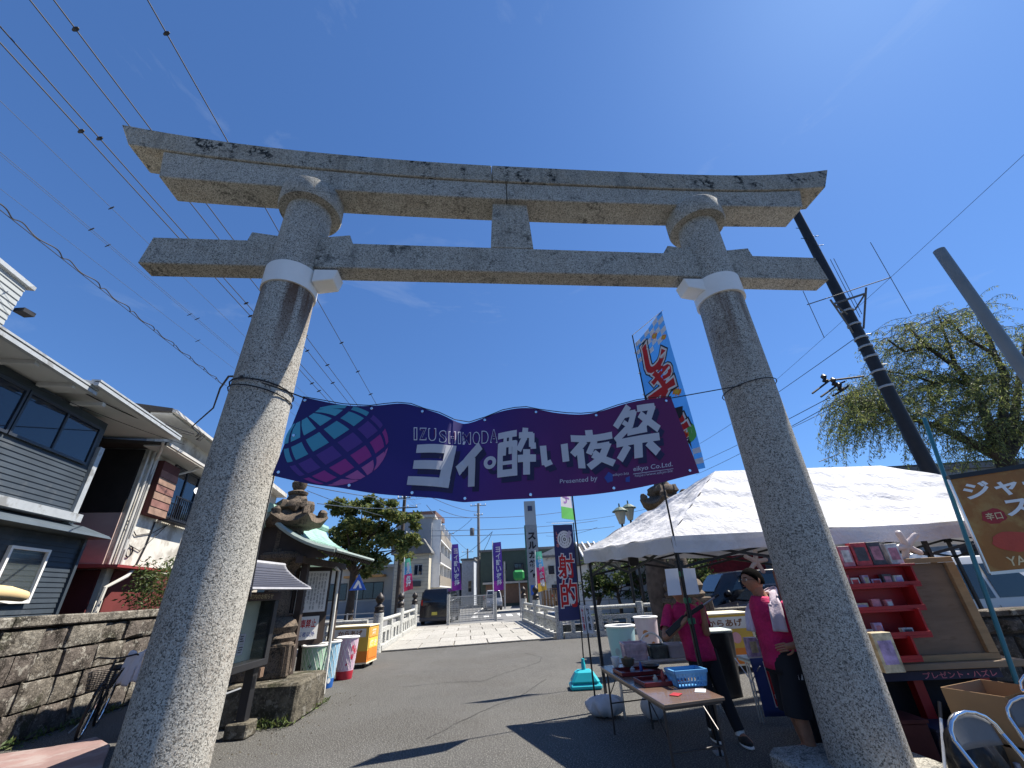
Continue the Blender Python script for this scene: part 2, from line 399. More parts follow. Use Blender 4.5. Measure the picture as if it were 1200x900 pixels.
def balustrade(root, a, b, h0=1.0, posts=2):
    a, b = Vector(a), Vector(b); d = (b - a)
    MB().bar(a + Vector((0, 0, .09)), b + Vector((0, 0, .09)), .34, .18).build('kerb_beam', RAILST, root)
    MB().tube([a + Vector((0, 0, h0 - .08)), b + Vector((0, 0, h0 - .08))], .07, 10).build('top_rail', RAILST, root, smooth=True)
    MB().bar(a + Vector((0, 0, .60)), b + Vector((0, 0, .60)), .12, .13).build('middle_rail', RAILST, root)
    n = max(2, round(d.length / .75))
    for i in range(n):
        p = a + d * ((i + .5) / n)
        MB().bar(p + Vector((0, 0, .19)), p + Vector((0, 0, .535)), .14, .2).build('baluster', RAILST, root)
    for i in range(1, posts):
        p = a + d * (i / posts); MB().bar(p + Vector((0, 0, .181)), p + Vector((0, 0, h0 - .14)), .17, .19).build('short_post', RAILST, root)
def railing(name, label, pts, caps, group='stone balustrades of the canal bridge'):
    t = thing(name, label, 'balustrade', pts[0], group)
    for i, p in enumerate(pts):
        if caps[i]: rail_post(t, p, cap=caps[i] > 1, h=1.18 if caps[i] > 1 else 1.05, r=.17 if caps[i] > 1 else .13)
    for i in range(len(pts) - 1):
        a, b = Vector(pts[i]), Vector(pts[i + 1]); u = (b - a).normalized() * .16
        balustrade(t, a + u, b - u, posts=2 if (b - a).length > 2.5 else 1)
    return t
railing('stone_balustrade', 'white stone balustrade on the left side of the bridge, behind the orange cart', [br(-.03, 0), br(-.03, .47), br(-.03, .97)], [2, 2, 2])
railing('stone_balustrade', 'stone balustrade along the right side of the bridge leading to the bank sign', [br(1.03, 0), br(1.03, .5), br(1.03, .97)], [0, 2, 2])
railing('stone_balustrade', 'stone balustrade running right along the canal behind the pale blue bin', [br(1.035, -.005), (4.4, 17.7, 0), (8.2, 17.75, 0)], [1, 1, 1])
railing('stone_balustrade', 'stone balustrade running left along the canal behind the white shirted walker', [(-12.5, 17.0, 0), (-8.8, 16.7, 0), br(-.07, .02)], [1, 1, 0])
# far left railing beyond and gate
def mesh_gate():
    a, b = G(525, 734), G(581, 729); t = thing('barrier_gate', 'grey metal mesh gate standing across the far end of the bridge', 'gate', a)
    a.z = b.z = .05; h = 1.45; up = Vector((0, 0, 1))
    for p in (a, b): MB().bar(p, p + up * (h + .1), .16).build('gate_post', RAILST, t)
    d = b - a
    for z in (.05, h - .1): MB().bar(a + up * z + up * .05, b + up * z + up * .05, .05).build('gate_rail', GREYM, t)
    m = MB()
    for i in range(1, 34): m.bar(a + d * i / 34 + up * .1, a + d * i / 34 + up * (h - .06), .028)
    for k in range(1, 12): m.bar(a + up * (.1 + k * .11), b + up * (.1 + k * .11), .02)
    stuff(m.build('mesh_panel', K('gate_grey', (.30, .31, .30), .6), t))
    pn = MB()
    for k in range(2): pn.box(a + d * (.17 + .2 * k) + up * (.45) + Vector((0, -.03, 0)), (.28, .02, .16))
    
mesh_gate()

# ------------------------------------------------------------------ torii
TA = R(6.4); TC = Vector((.145, 4.435, 0)); TU = Vector((math.cos(TA), math.sin(TA), 0)); TV = Vector((-math.sin(TA), math.cos(TA), 0))
def tf(u, v, z): return TC + TU * u + TV * v + Vector((0, 0, z))
HS = 2.975
torii = thing('torii_gate', 'large weathered grey granite shrine gate with upturned top beam in the foreground', 'torii', tf(0, 0, 0))
def pillar_stone():
    m = PILLAR_STONE; m.name = 'granite_with_rust'; t = m.node_tree; N = t.nodes; L = t.links; b = N['Principled BSDF']; src = b.inputs['Base Color'].links[0].from_socket
    P = N.new('ShaderNodeTexCoord').outputs['Object']; sp_ = N.new('ShaderNodeSeparateXYZ'); L.new(P, sp_.inputs[0])
    r1 = N.new('ShaderNodeMapRange'); r1.inputs[1].default_value = 3.9; r1.inputs[2].default_value = 5.25; L.new(sp_.outputs[2], r1.inputs[0])
    r0 = N.new('ShaderNodeMapRange'); r0.inputs[1].default_value = 5.6; r0.inputs[2].default_value = 5.3; L.new(sp_.outputs[2], r0.inputs[0])
    mp = N.new('ShaderNodeMapping'); mp.inputs['Scale'].default_value = (6, 6, .5); L.new(P, mp.inputs[0]); n = N.new('ShaderNodeTexNoise'); n.inputs['Scale'].default_value = 1; n.inputs['Detail'].default_value = 5; L.new(mp.outputs[0], n.inputs['Vector'])
    r2 = N.new('ShaderNodeMapRange'); r2.inputs[1].default_value = .50; r2.inputs[2].default_value = .64; L.new(n.outputs[0], r2.inputs[0])
    a = N.new('ShaderNodeMath'); a.operation = 'MULTIPLY'; L.new(r1.outputs[0], a.inputs[0]); L.new(r2.outputs[0], a.inputs[1])
    c = N.new('ShaderNodeMath'); c.operation = 'MULTIPLY'; L.new(a.outputs[0], c.inputs[0]); L.new(r0.outputs[0], c.inputs[1])
    x = N.new('ShaderNodeMix'); x.data_type = 'RGBA'; L.new(c.outputs[0], x.inputs[0]); L.new(src, x.inputs[6]); x.inputs[7].default_value = (.10, .055, .035, 1); L.new(x.outputs[2], b.inputs['Base Color']); return m
PSTONE = pillar_stone()
def lean(u, z): return (-.08 if u < 0 else -.14) * (1 - z / 7)
def pillar(u):
    m = MB(); r0 = .328 if u < 0 else .316
    m.tube([tf(u + lean(u, z), 0, z) for z in [.1 + i / 24 * 6.86 for i in range(25)]], [r0 - .032 * i / 24 for i in range(25)], 48); return m.build('pillar', PSTONE, torii, smooth=True)
pil = [pillar(-HS), pillar(HS)]
for u in (-HS, HS):
    m = MB(); n = 32
    m.lathe([(.30, 6.70), (.41, 6.70), (.425, 6.74), (.425, 6.99), (.41, 7.02), (.28, 7.02)], tf(u, 0, 0), 40)
    m.build('capital_ring', STONE, torii, smooth=True)
    # base: chamfered stone block
    b = MB(); k = [tf(u + lean(u, 0) + x, y, 0) for x, y in ((-.62, -.5), (-.5, -.62), (.5, -.62), (.62, -.5), (.62, .5), (.5, .62), (-.5, .62), (-.62, .5))]
    b.prism(k, (0, 0, .0), (0, 0, .17)); b.build('base_stone', STONE, torii, bevel=.02)
# upper lintel: two stones meeting at a stepped joint, each with an overhanging lip
def topz(u):
    e = abs(u + .1); return 7.71 + (.0125 * e * e + .0022 * max(0, e - 2.2) ** 3 if u < -.1 else .0025 * e * e + .006 * max(0, e - 2.2) ** 3)
def lipz(u):
    e = abs(u + .1); return 7.33 + (.0130 * e * e + .0008 * max(0, e - 2.2) ** 3 if u < -.1 else .0025 * e * e + .0048 * max(0, e - 2.2) ** 3)
def shz(u):
    e = abs(u + .1); return 6.96 + (.0067 if u < -.1 else .0046) * e * e
def beam_half(u0, u1, name):
    n = 16; secs = []
    for i in range(n + 1):
        k = i / n; u = u0 + (u1 - u0) * k; secs.append(u)
    def strip(zlo, zhi, vf, vb, ulo, uhi, nm, mt):
        m = MB(); o = 0; P = []
        for i in range(n + 1):
            k = i / n; ub = ulo[0] + (ulo[1] - ulo[0]) * k; ut = uhi[0] + (uhi[1] - uhi[0]) * k
            P.append([tf(ub, vf, zlo(ub)), tf(ub, vb, zlo(ub)), tf(ut, vb * .97, zhi(ut)), tf(ut, vf * .97, zhi(ut))])
        vs = [p for q in P for p in q]; fs = []
        for i in range(n):
            for a in range(4):
                b = (a + 1) % 4; fs.append((i * 4 + a, i * 4 + b, i * 4 + 4 + b, i * 4 + 4 + a))
        fs += [(0, 3, 2, 1), (n * 4, n * 4 + 1, n * 4 + 2, n * 4 + 3)]
        m.add(vs, fs); return m.build(nm, mt, torii, bevel=.012)
    return strip
L_, R_ = -5.02, 4.80; JU, JL = -.31, .0
strip = beam_half(0, 1, '')
strip(shz, lambda u: lipz(u) - .001, -.215, .205, (L_, JL - .10), (L_ - .12, JL - .10), 'lower_lintel', STONE)
strip(shz, lambda u: lipz(u) - .001, -.218, .207, (JL - .088, R_), (JL - .088, R_ + .12), 'lower_lintel', STONE)
strip(lipz, topz, -.238, .228, (L_ - .60, JU - .006), (L_ - .86, JU - .006), 'upper_lintel', STONE_TOP)
strip(lipz, topz, -.241, .230, (JU + .006, R_ + .60), (JU + .006, R_ + .86), 'upper_lintel', STONE_TOP)
k = [(-.31, 6.965), (-.355, 6.052), (.255, 6.052), (.215, 6.965)]
MB().prism([tf(a, 0, z) for a, z in k], TV * -.13, TV * .13).build('centre_strut', STONE, torii, bevel=.008)
MB().hexa([tf(-4.84, -.13, 5.60), tf(4.70, -.13, 5.60), tf(4.70, .13, 5.60), tf(-4.84, .13, 5.60), tf(-4.80, -.13, 6.05), tf(4.66, -.13, 6.05), tf(4.66, .13, 6.05), tf(-4.80, .13, 6.05)]).build('tie_beam', STONE, torii, bevel=.012)
for u in (-HS, HS):
    for s in (-1, 1):
        a, b = u + s * .27, u + s * .68
        q = [tf(a, -.1, 6.052), tf(b, -.1, 6.052), tf(b, .1, 6.052), tf(a, .1, 6.052), tf(a, -.1, 6.17), tf(b + s * -.03, -.1, 6.23), tf(b + s * -.03, .1, 6.23), tf(a, .1, 6.17)]
        MB().hexa(q).build('wedge', STONE, torii, bevel=.006)
    # white plastic band tied round the shaft with its box bracket under the beam
    s = 1 if u < 0 else -1
    m = MB(); m.lathe([(.318, 5.22), (.325, 5.22), (.325, 5.54), (.318, 5.54)], tf(u + lean(u, 5.4), 0, 0), 40); bd = m.build('white_band', STONE_BAND, torii, smooth=True)
    q = [tf(u + s * .30, -.16, 5.33), tf(u + s * .56, -.16, 5.38), tf(u + s * .56, .1, 5.38), tf(u + s * .30, .1, 5.33), tf(u + s * .30, -.16, 5.54), tf(u + s * .60, -.16, 5.54), tf(u + s * .60, .1, 5.54), tf(u + s * .30, .1, 5.54)]
    MB().hexa(q).build('band_bracket', STONE_BAND, bd, bevel=.01)

# ------------------------------------------------------------------ the purple festival banner
def interp(xs, ys, x):
    return float(np.interp(x, xs, ys))
def smooth_curve(pts, n=60):
    xs = np.array([p[0] for p in pts]); zs = np.array([p[1] for p in pts]); t = np.linspace(0, 1, len(pts)); tt = np.linspace(0, 1, n)
    def cat(v):
        v = np.concatenate([[2 * v[0] - v[1]], v, [2 * v[-1] - v[-2]]]); out = []
        for q in tt:
            f = q * (len(pts) - 1); i = min(int(f), len(pts) - 2); h = f - i; p0, p1, p2, p3 = v[i:i + 4]
            out.append(.5 * ((2 * p1) + (-p0 + p2) * h + (2 * p0 - 5 * p1 + 4 * p2 - p3) * h * h + (-p0 + 3 * p1 - 3 * p2 + p3) * h ** 3))
        return np.array(out)
    return cat(xs), cat(zs)
def tplane(px, py, v=-.3):
    d = ray(px, py); t = (v - (EYE - TC).dot(TV)) / d.dot(TV); p = EYE + d * t - TC; return (p.dot(TU), p.z)
topc = smooth_curve([tplane(*p) for p in [(356, 466), (405, 475), (440, 476), (475, 475), (510, 485), (548, 492), (590, 481), (620, 478), (655, 484), (692, 485), (740, 473), (783, 468)]])
botc = smooth_curve([tplane(*p) for p in [(320, 558), (362, 567), (400, 572), (440, 579), (480, 583), (515, 585), (555, 586), (600, 585), (645, 583), (700, 579), (755, 571), (816, 556)]])
def vwave(u):   # depth of the cloth: one steep fold turns a narrow stripe of it to the sun
    steep = 1 / (1 + math.exp(-(u + .86) / .07))
    return -.335 + .215 * steep * math.exp(-max(0, u + .72) / .30) + .035 * math.sin(u * 2.6 + .6)
TT = np.linspace(0, 1, 60)
def ext(xs, s):
    if s < 0: return float(xs[0] + (xs[1] - xs[0]) * 59 * s)
    if s > 1: return float(xs[-1] + (xs[-1] - xs[-2]) * 59 * (s - 1))
    return float(np.interp(s, TT, xs))
def SB(s, t):
    u = ext(topc[0], s) * t + ext(botc[0], s) * (1 - t)
    z = ext(topc[1], s) * t + ext(botc[1], s) * (1 - t)
    return tf(u, vwave(u), z)
def invB(px, py):
    v = -.3
    for _ in range(8): u, z = tplane(px, py, v); v = .5 * v + .5 * vwave(u)
    s, t = .5, .5
    for _ in range(12):
        lo, hi = -.2, 1.2
        for _k in range(22):
            m = (lo + hi) / 2
            if ext(topc[0], m) * t + ext(botc[0], m) * (1 - t) < u: lo = m
            else: hi = m
        s = (lo + hi) / 2; zt, zb = ext(topc[1], s), ext(botc[1], s); t = (z - zb) / (zt - zb)
    return (s, t)
banner = thing('festival_banner', 'long dark purple festival banner with globe and white Japanese lettering tied across the gate', 'banner', tf(-.3, -.3, 2.5))
bm_, t_, b_ = newmat('banner_cloth'); N = t_.nodes; L = t_.links
uvn = N.new('ShaderNodeUVMap'); sp = N.new('ShaderNodeSeparateXYZ'); L.new(uvn.outputs[0], sp.inputs[0])
cr = N.new('ShaderNodeValToRGB'); el = cr.color_ramp.elements
el[0].position = 0; el[0].color = (.018, .014, .11, 1); el[1].position = 1; el[1].color = (.11, .010, .075, 1)
e = el.new(.45); e.color = (.022, .012, .15, 1); e = el.new(.62); e.color = (.055, .012, .115, 1)
L.new(sp.outputs[0], cr.inputs[0]); L.new(cr.outputs[0], b_.inputs['Base Color']); b_.inputs['Roughness'].default_value = .55; b_.inputs['Specular IOR Level'].default_value = .35
tr = N.new('ShaderNodeBsdfTranslucent'); mx = N.new('ShaderNodeMixShader'); mx.inputs[0].default_value = .12
L.new(cr.outputs[0], tr.inputs[0]); L.new(b_.outputs[0], mx.inputs[1]); L.new(tr.outputs[0], mx.inputs[2]); L.new(mx.outputs[0], N['Material Output'].inputs[0])
def uvgrid(o, nu, nv):
    uv = o.data.uv_layers.new(name='UVMap')
    for p in o.data.polygons:
        for li in p.loop_indices:
            vi = o.data.loops[li].vertex_index; uv.data[li].uv = ((vi % (nu + 1)) / nu, (vi // (nu + 1)) / nv)
cloth = MB().grid(SB, 160, 10).build('cloth', bm_, banner, smooth='full', fix=False); uvgrid(cloth, 160, 10)
def bq(x0, y0, x1, y1, skew=0, S=SB, s0=.5):
    """(s,t) corners of a picture-plane box on the cloth"""
    return q4(S, [(x0 + skew, y1), (x1 + skew, y1), (x1, y0), (x0, y0)])
def q4(S, pts, s0=.5): return [(invB(x, y) if S is SB else inv(S, x, y, s0)) for x, y in pts]
# globe: cells between tilted meridians and parallels
def globe():
    c = Vector((396, 524)); rx, ry = 63, 49.5; tilt = R(-38)
    teal, teal2, vio, mag, pink = [K('globe_' + n, col, .6, .03, 3, 0, trans=.1) for n, col in (('teal', (.06, .30, .42)), ('light_teal', (.08, .37, .50)), ('violet', (.085, .035, .23)), ('magenta', (.30, .03, .22)), ('pink', (.42, .10, .30)))]
    colr = [teal2, teal, vio, mag, pink]; nlat, nlon = 5, 6
    lat = [-1, -.62, -.21, .21, .62, 1]; 
    for i in range(nlat):
        for j in range(nlon):
            e1, e2 = lat[i] + .05, lat[i + 1] - .05; a0 = -math.pi / 2 + math.pi * j / nlon + .065; a1 = -math.pi / 2 + math.pi * (j + 1) / nlon - .065
            pts = []
            def pt(a, l):
                l = max(-1, min(1, l)); th = math.asin(l); x = math.cos(th) * math.sin(a); y = -l
                # light bulge so parallels curve
                y = y * .93 + .12 * math.cos(th) * math.cos(a) - .06
                X = x * math.cos(tilt) - y * math.sin(tilt); Y_ = x * math.sin(tilt) + y * math.cos(tilt)
                return invB(c.x + X * rx, c.y + Y_ * ry)
            for k in range(5): pts.append(pt(a0 + (a1 - a0) * k / 4, e1))
            for k in range(1, 4): pts.append(pt(a1, e1 + (e2 - e1) * k / 4))
            for k in range(5): pts.append(pt(a1 + (a0 - a1) * k / 4, e2))
            for k in range(1, 4): pts.append(pt(a0, e2 + (e1 - e2) * k / 4))
            idx = nlat - 1 - i
            poly_print('globe_cell', pts, SB, colr[idx], banner, .004)
globe()
DARKSH = K('banner_shadow_print', (.012, .008, .05), .6, .03, 3, 0)
GREYW = K('banner_letter_white', (.66, .66, .70), .65, .03, 3, 0, trans=.3)
BIG = [('ヨ', (484, 522), (535, 523), (526, 572), (477, 568)), ('イ', (533, 523), (566, 519), (565, 569), (535, 571)), ('。', (567, 536), (582, 534), (581, 549), (567, 551)),
       ('酔', (584, 507), (628, 502), (628, 556), (583, 560)), ('い', (632, 522), (667, 519), (667, 548), (634, 550)), ('夜', (668, 504), (716, 500), (721, 546), (672, 549)), ('祭', (720, 480), (768, 473), (776, 533), (720, 541))]
STROKES = {
 'ヨ': [(1, 1, 9.9, 1, 1.9), (.8, 5, 9, 5, 1.9), (0, 9, 9.8, 9, 1.9), (8.7, .1, 8.5, 9.9, 2.1)],
 'イ': [(9.2, .6, .4, 6.2, 2.2), (6.1, 3.4, 5.9, 10, 2.3)],
 '酔': [(0, 1, 5, 1, 1.3), (.3, 3.2, 5, 3.2, 1.2), (.75, 2.7, .65, 10, 1.25), (4.55, 2.7, 4.45, 10, 1.2), (.3, 9.3, 4.9, 9.3, 1.3), (1.95, .8, 1.75, 5.6, .8), (3.35, .8, 3.35, 5.4, .8), (1.4, 7.2, 4, 7.2, .7),
        (7.3, 0, 7, 2.6, 1.3), (7, 2.3, 5.5, 4.9, 1.3), (5.6, 1.6, 9.2, 1.6, 1.2), (8.9, 1.2, 8.9, 4.2, 1.25), (8.6, 4, 10, 3.9, 1.2), (5.3, 6.6, 10, 6.6, 1.4), (7.6, 4.7, 7.5, 10, 1.6)],
 'い': [(1.2, .3, 1.5, 8.4, 2), (1.2, 8.3, 4, 7.2, 1.9), (8.3, .3, 8.9, 7.6, 2)],
 '夜': [(4.9, 0, 4.9, 1.9, 1.6), (0, 2.3, 10, 2.3, 1.6), (3.6, 2.9, .1, 6.6, 1.5), (2.2, 5, 2.1, 10, 1.6), (6, 3, 4.2, 6.4, 1.3), (5.2, 4.5, 9.2, 4.5, 1.3), (8.9, 4.1, 7, 7.9, 1.5), (7.1, 7.6, 3.8, 9.8, 1.5), (5.5, 5.8, 6.5, 6.9, 1), (5.1, 6.6, 9.8, 9.4, 1.5)],
 '祭': [(3.2, 0, .2, 3.6, 1.3), (1.8, 1.6, 4.8, 1.5, 1.1), (4.5, 1.1, 3.4, 4.1, 1.2), (3.5, 3.8, .2, 6.2, 1.2), (1.9, 2.9, 2.8, 3.6, .8), (5.2, .8, 9.6, .6, 1.2), (9.2, .3, 7.5, 3.4, 1.3), (7.7, 3.1, 5.6, 4.9, 1.2), (5.7, 1.9, 9.9, 5.2, 1.3), (2.8, 5.1, 7.2, 4.9, 1.1), (.4, 6.8, 9.8, 6.6, 1.3), (5.1, 6.8, 5.1, 10, 1.6), (2.9, 7.5, 1.1, 9.9, 1.4), (7.2, 7.4, 9.2, 9.5, 1.4)]}
def stroke_letter(name, ch, S, quad, m, parent, out):
    bm = bmesh.new(); Q = [Vector(k) for k in quad]
    def st(x, y):
        a, b = x / 10, 1 - y / 10; p = Q[0] * (1 - a) * (1 - b) + Q[1] * a * (1 - b) + Q[2] * a * b + Q[3] * (1 - a) * b; return p
    k = 0
    if ch == '。':
        n = 20
        for i in range(n):
            q = []
            for a, r in ((i, 5), (i + 1, 5), (i + 1, 2.1), (i, 2.1)):
                w_ = 2 * math.pi * a / n; p = st(5 + r * math.cos(w_), 5 + r * math.sin(w_)); q.append(bm.verts.new(on(S, p[0], p[1], out)))
            bm.faces.new(q)
    else:
        for x0, y0, x1, y1, w_ in STROKES[ch]:
            d = Vector((x1 - x0, y1 - y0)); nn = Vector((-d.y, d.x)).normalized() * w_ * .56; seg = 6; prev = None
            for i in range(seg + 1):
                c_ = Vector((x0, y0)) + d * i / seg; row = []
                for sg in (-1, 1):
                    p = st(c_.x + nn.x * sg, c_.y + nn.y * sg); row.append(bm.verts.new(on(S, p[0], p[1], out + k * .00035)))
                if prev: bm.faces.new([prev[0], prev[1], row[1], row[0]])
                prev = row
            k += 1
    me = bpy.data.meshes.new(name); bm.to_mesh(me); bm.free(); me.materials.append(m)
    o = bpy.data.objects.new(name, me); C.objects.link(o); attach(o, parent); return stuff(o)
for ch, tl, tr2, br2, bl in BIG:
    stroke_letter('letter_shadow', ch, SB, q4(SB, [(p[0] + 5, p[1] + 6) for p in (bl, br2, tr2, tl)]), DARKSH, banner, .003)
    stroke_letter('letter', ch, SB, q4(SB, [bl, br2, tr2, tl]), GREYW, banner, .009)
OUTL = K('banner_outline_print', (.62, .62, .68), .65, 0, 3, 0)
for ch, x0, x1, y0, y1 in (('I', 485, 489, 501, 516), ('Z', 491.5, 500, 501.5, 516), ('U', 502, 511, 502, 517), ('S', 514.5, 523, 504.5, 519), ('H', 525.5, 534, 505.5, 520), ('I', 536.5, 540, 506, 520.5), ('M', 542, 552, 506.5, 521), ('O', 554, 562.5, 506, 521), ('D', 564.5, 572.5, 505, 520), ('A', 574.5, 583, 503.5, 519)):
    print_text('letter', ch, SB, q4(SB, [(x0, y1), (x1, y1), (x1, y0), (x0, y0)]), OUTL, banner, .004, .03, cuts=2)
    o_ = print_text('letter_fill', ch, SB, q4(SB, [(x0 + .8, y1 - .9), (x1 - .8, y1 - .9), (x1 - .8, y0 + .9), (x0 + .8, y0 + .9)]), bm_, banner, .0055, .012, cuts=2)
    uv = o_.data.uv_layers.new(name='UVMap')
    for d_ in uv.data: d_.uv = (.45, .5)
SMALLP = K('banner_small_print', (.45, .43, .50), .65, 0, 3, 0)
print_text('letter', 'Presented by', SB, q4(SB, [(656, 568), (700, 565), (700, 557), (656, 562)]), SMALLP, banner, .004, .006)
print_text('letter', 'eikyo Co.Ltd.', SB, q4(SB, [(742, 554), (788, 548), (788, 541), (742, 547)]), SMALLP, banner, .004, .008)
print_text('letter', 'https://www.eikyo.biz', SB, q4(SB, [(744, 560), (788, 554), (788, 550), (744, 556)]), SMALLP, banner, .004, 0)
print_text('letter', 'eikyo.biz', SB, q4(SB, [(718, 559), (737, 557), (737, 553), (718, 555)]), SMALLP, banner, .004, 0)
poly_print('underline', q4(SB, [(742, 556), (789, 549.6), (789, 549), (742, 555.2)]), SB, SMALLP, banner, .004)
BLUEP = K('banner_blue_logo', (.03, .06, .28), .6, 0, 3, 0)
poly_print('logo', q4(SB, [(708, 560), (713, 553), (718, 556), (718, 564), (712, 566)]), SB, BLUEP, banner, .004)
poly_print('logo', q4(SB, [(733, 560), (738, 558), (738, 565), (733, 565)]), SB, BLUEP, banner, .004)
for s_, t_ in [(.006, .96), (.012, .5), (.012, .05), (.175, .96), (.2, .04), (.33, .96), (.37, .04), (.5, .96), (.52, .04), (.66, .96), (.68, .04), (.83, .96), (.85, .04), (.985, .95), (.985, .05)]:
    p = on(SB, s_, t_, .006); n_ = nrm(SB, s_, t_); ax = n_.to_track_quat('Z', 'Y').to_matrix()
    MB().lathe([(.006, 0), (.016, .001), (.014, .004), (.006, .004)], p, 12, ax=ax).build('grommet', CHROME, banner, smooth=True)
ROPE = K('dark_rope', (.02, .02, .022), .8, .2, 8, .2)
def rope(name, pts, r, label, cat='rope', m=ROPE, group=None, n=6):
    o = MB().tube(pts, r, n).build(name, m, smooth=True); return tag(o, label, cat, group)
# upper rope runs from pillar to pillar through the grommets; it loops round each shaft
def loop(u, z, r0, m=20, tilt=0):
    return [tf(u + lean(u, z) + (r0 - .02) * math.cos(a), r0 * math.sin(a), z + tilt * math.cos(a)) for a in [2 * math.pi * k / m for k in range(m + 1)]]
tl_, tr_ = on(SB, .004, .99, .0), on(SB, .996, .98, 0)
MB().tube([tf(-HS + .12, -.345, 3.78), tf(-HS + .3, -.33, 3.72), tl_], .007, 6).build('rope', ROPE, banner, smooth=True)
MB().tube([tr_, tf(HS - .31, -.2, 3.80)], .006, 6).build('rope', ROPE, banner, smooth=True)
MB().tube([on(SB, s / 24, 1.0 if s in (0, 4, 8, 12, 16, 20, 24) else 1.012, .01) for s in range(25)], .005, 5).build('rope', ROPE, banner, smooth=True)
MB().tube(loop(-HS, 3.84, .342, tilt=-.03), .008, 6).build('rope', ROPE, banner, smooth=True)
MB().tube(loop(-HS, 3.76, .342, tilt=-.05), .007, 6).build('rope', ROPE, banner, smooth=True)
MB().tube(loop(HS, 3.84, .335, tilt=.03), .006, 6).build('rope', ROPE, banner, smooth=True)
MB().tube([on(SB, .004, .03, 0), tf(-2.545, -.30, 2.2), tf(-2.52, -.31, 1.75)], .006, 6).build('rope', ROPE, banner, smooth=True)

# ================================================================== LEFT SIDE
def frame(P0, az):
    a = R(az); d = Vector((math.sin(a), math.cos(a), 0)); n = Vector((d.y, -d.x, 0)); P = Vector((P0[0], P0[1], 0))
    def F(s, o, z): return P + d * s + n * o + Vector((0, 0, z))
    return F
def fbox(m, F, s0, s1, o0, o1, z0, z1, mi=0):
    return m.hexa([F(s0, o0, z0), F(s1, o0, z0), F(s1, o1, z0), F(s0, o1, z0), F(s0, o0, z1), F(s1, o0, z1), F(s1, o1, z1), F(s0, o1, z1)], mi)
def B(F, *a): return fbox(MB(), F, *a)
def siding(F, s0, s1, o, z0, z1, pitch=.095, out=.018):
    m = MB(); n = max(1, int((z1 - z0) / pitch))
    for i in range(n):
        a = z0 + (z1 - z0) * i / n; b = z0 + (z1 - z0) * (i + 1) / n
        m.hexa([F(s0, o, a), F(s1, o, a), F(s1, o + out, a), F(s0, o + out, a), F(s0, o, b), F(s1, o, b), F(s1, o + .003, b), F(s0, o + .003, b)])
    return m
# ---- rubble stone wall
FW = frame((-7.5, 7.3), -10)
WL0, WL1, WH = -9.0, 4.3, 1.52
wall = thing('stone_wall', 'old rubble stone wall with flat coping stones behind the parked bicycle', 'stone wall', FW(0, 0, 0))
MORTAR = K('dark_mortar', (.06, .055, .045), .95, .3, 4, .5, 20)
B(FW, WL0, WL1, -.40, -.08, 0, WH).build('wall_core', MORTAR, wall)
rs = random.Random(11)
def stone_block(F, s0, s1, o0, o1, z0, z1, rr, bul=.05):
    """a roughly dressed stone: face pillowed and uneven"""
    m = MB(); cs, cz = (s0 + s1) / 2, (z0 + z1) / 2; j = lambda a: rr.uniform(-a, a)
    ring0 = [(s0, z0), (cs, z0), (s1, z0), (s1, cz), (s1, z1), (cs, z1), (s0, z1), (s0, cz)]
    e = .022
    back = [F(a, o0, b) for a, b in ring0]; e = .012 if bul < .02 else .022
    mid = [F(a + (e if a < cs else -e if a > cs else 0) + j(.008), o1 - (.012 if bul < .02 else .03) + j(.010), b + (e if b < cz else -e if b > cz else 0) + j(.008)) for a, b in ring0]
    inn = [F(cs + (a - cs) * .6 + j(.015), o1 + bul * .6 + j(.02), cz + (b - cz) * .6 + j(.015)) for a, b in ring0]
    c = F(cs + j(.02), o1 + bul + j(.02), cz)
    o = back + mid + inn + [c]; fs = []
    for r in (0, 8):
        for i in range(8): fs.append((r + i, r + (i + 1) % 8, r + 8 + (i + 1) % 8, r + 8 + i))
    for i in range(8): fs.append((16 + i, 16 + (i + 1) % 8, 24))
    return m.add(o, fs)
z = 0
for hgt in (.42, .38, .38, .33):
    s = -4.2 + rs.uniform(-.3, 0)
    while s < WL1 - .1:
        l = rs.uniform(.34, .85); s2 = min(s + l, WL1)
        g_ = .006
        stone_block(FW, s + g_, s2 - g_, -.1, .0 + rs.uniform(-.02, .03), z + g_, z + hgt - g_, rs, .019).build('stone', rs.choice(WALLSTONE), wall, smooth=True)
        s = s2
    z += hgt
s = -4.5
while s < WL1:
    l = rs.uniform(.9, 1.5); s2 = min(s + l, WL1 + .05); d = rs.uniform(-.012, .012)
    B(FW, s + .006, s2 - .006, -.46, .045 + d, WH + .01, WH + .16 + d).build('coping_stone', WALLSTONE[1], wall, bevel=.02)
    s = s2
B(FW, WL0, -4.51, -.46, .04, WH + .01, WH + .16).build('coping_stone', WALLSTONE[1], wall, bevel=.02)

# ---- pinkish steel plate / kerb in the corner
pk = MB(); pts = [G(-60, 910), G(-10, 890), G(60, 880), G(112, 868), G(128, 878), G(118, 905), G(60, 960), G(-60, 960)]
pk.prism(pts, (0, 0, .004), (0, 0, .05)); PINKST = K('reddish_concrete', (.26, .17, .155), .75, .25, 1.5, .2, 30, col2=(.34, .27, .25), c2amt=.4)
struct(pk.build('raised_reddish_pavement', PINKST, bevel=.01))
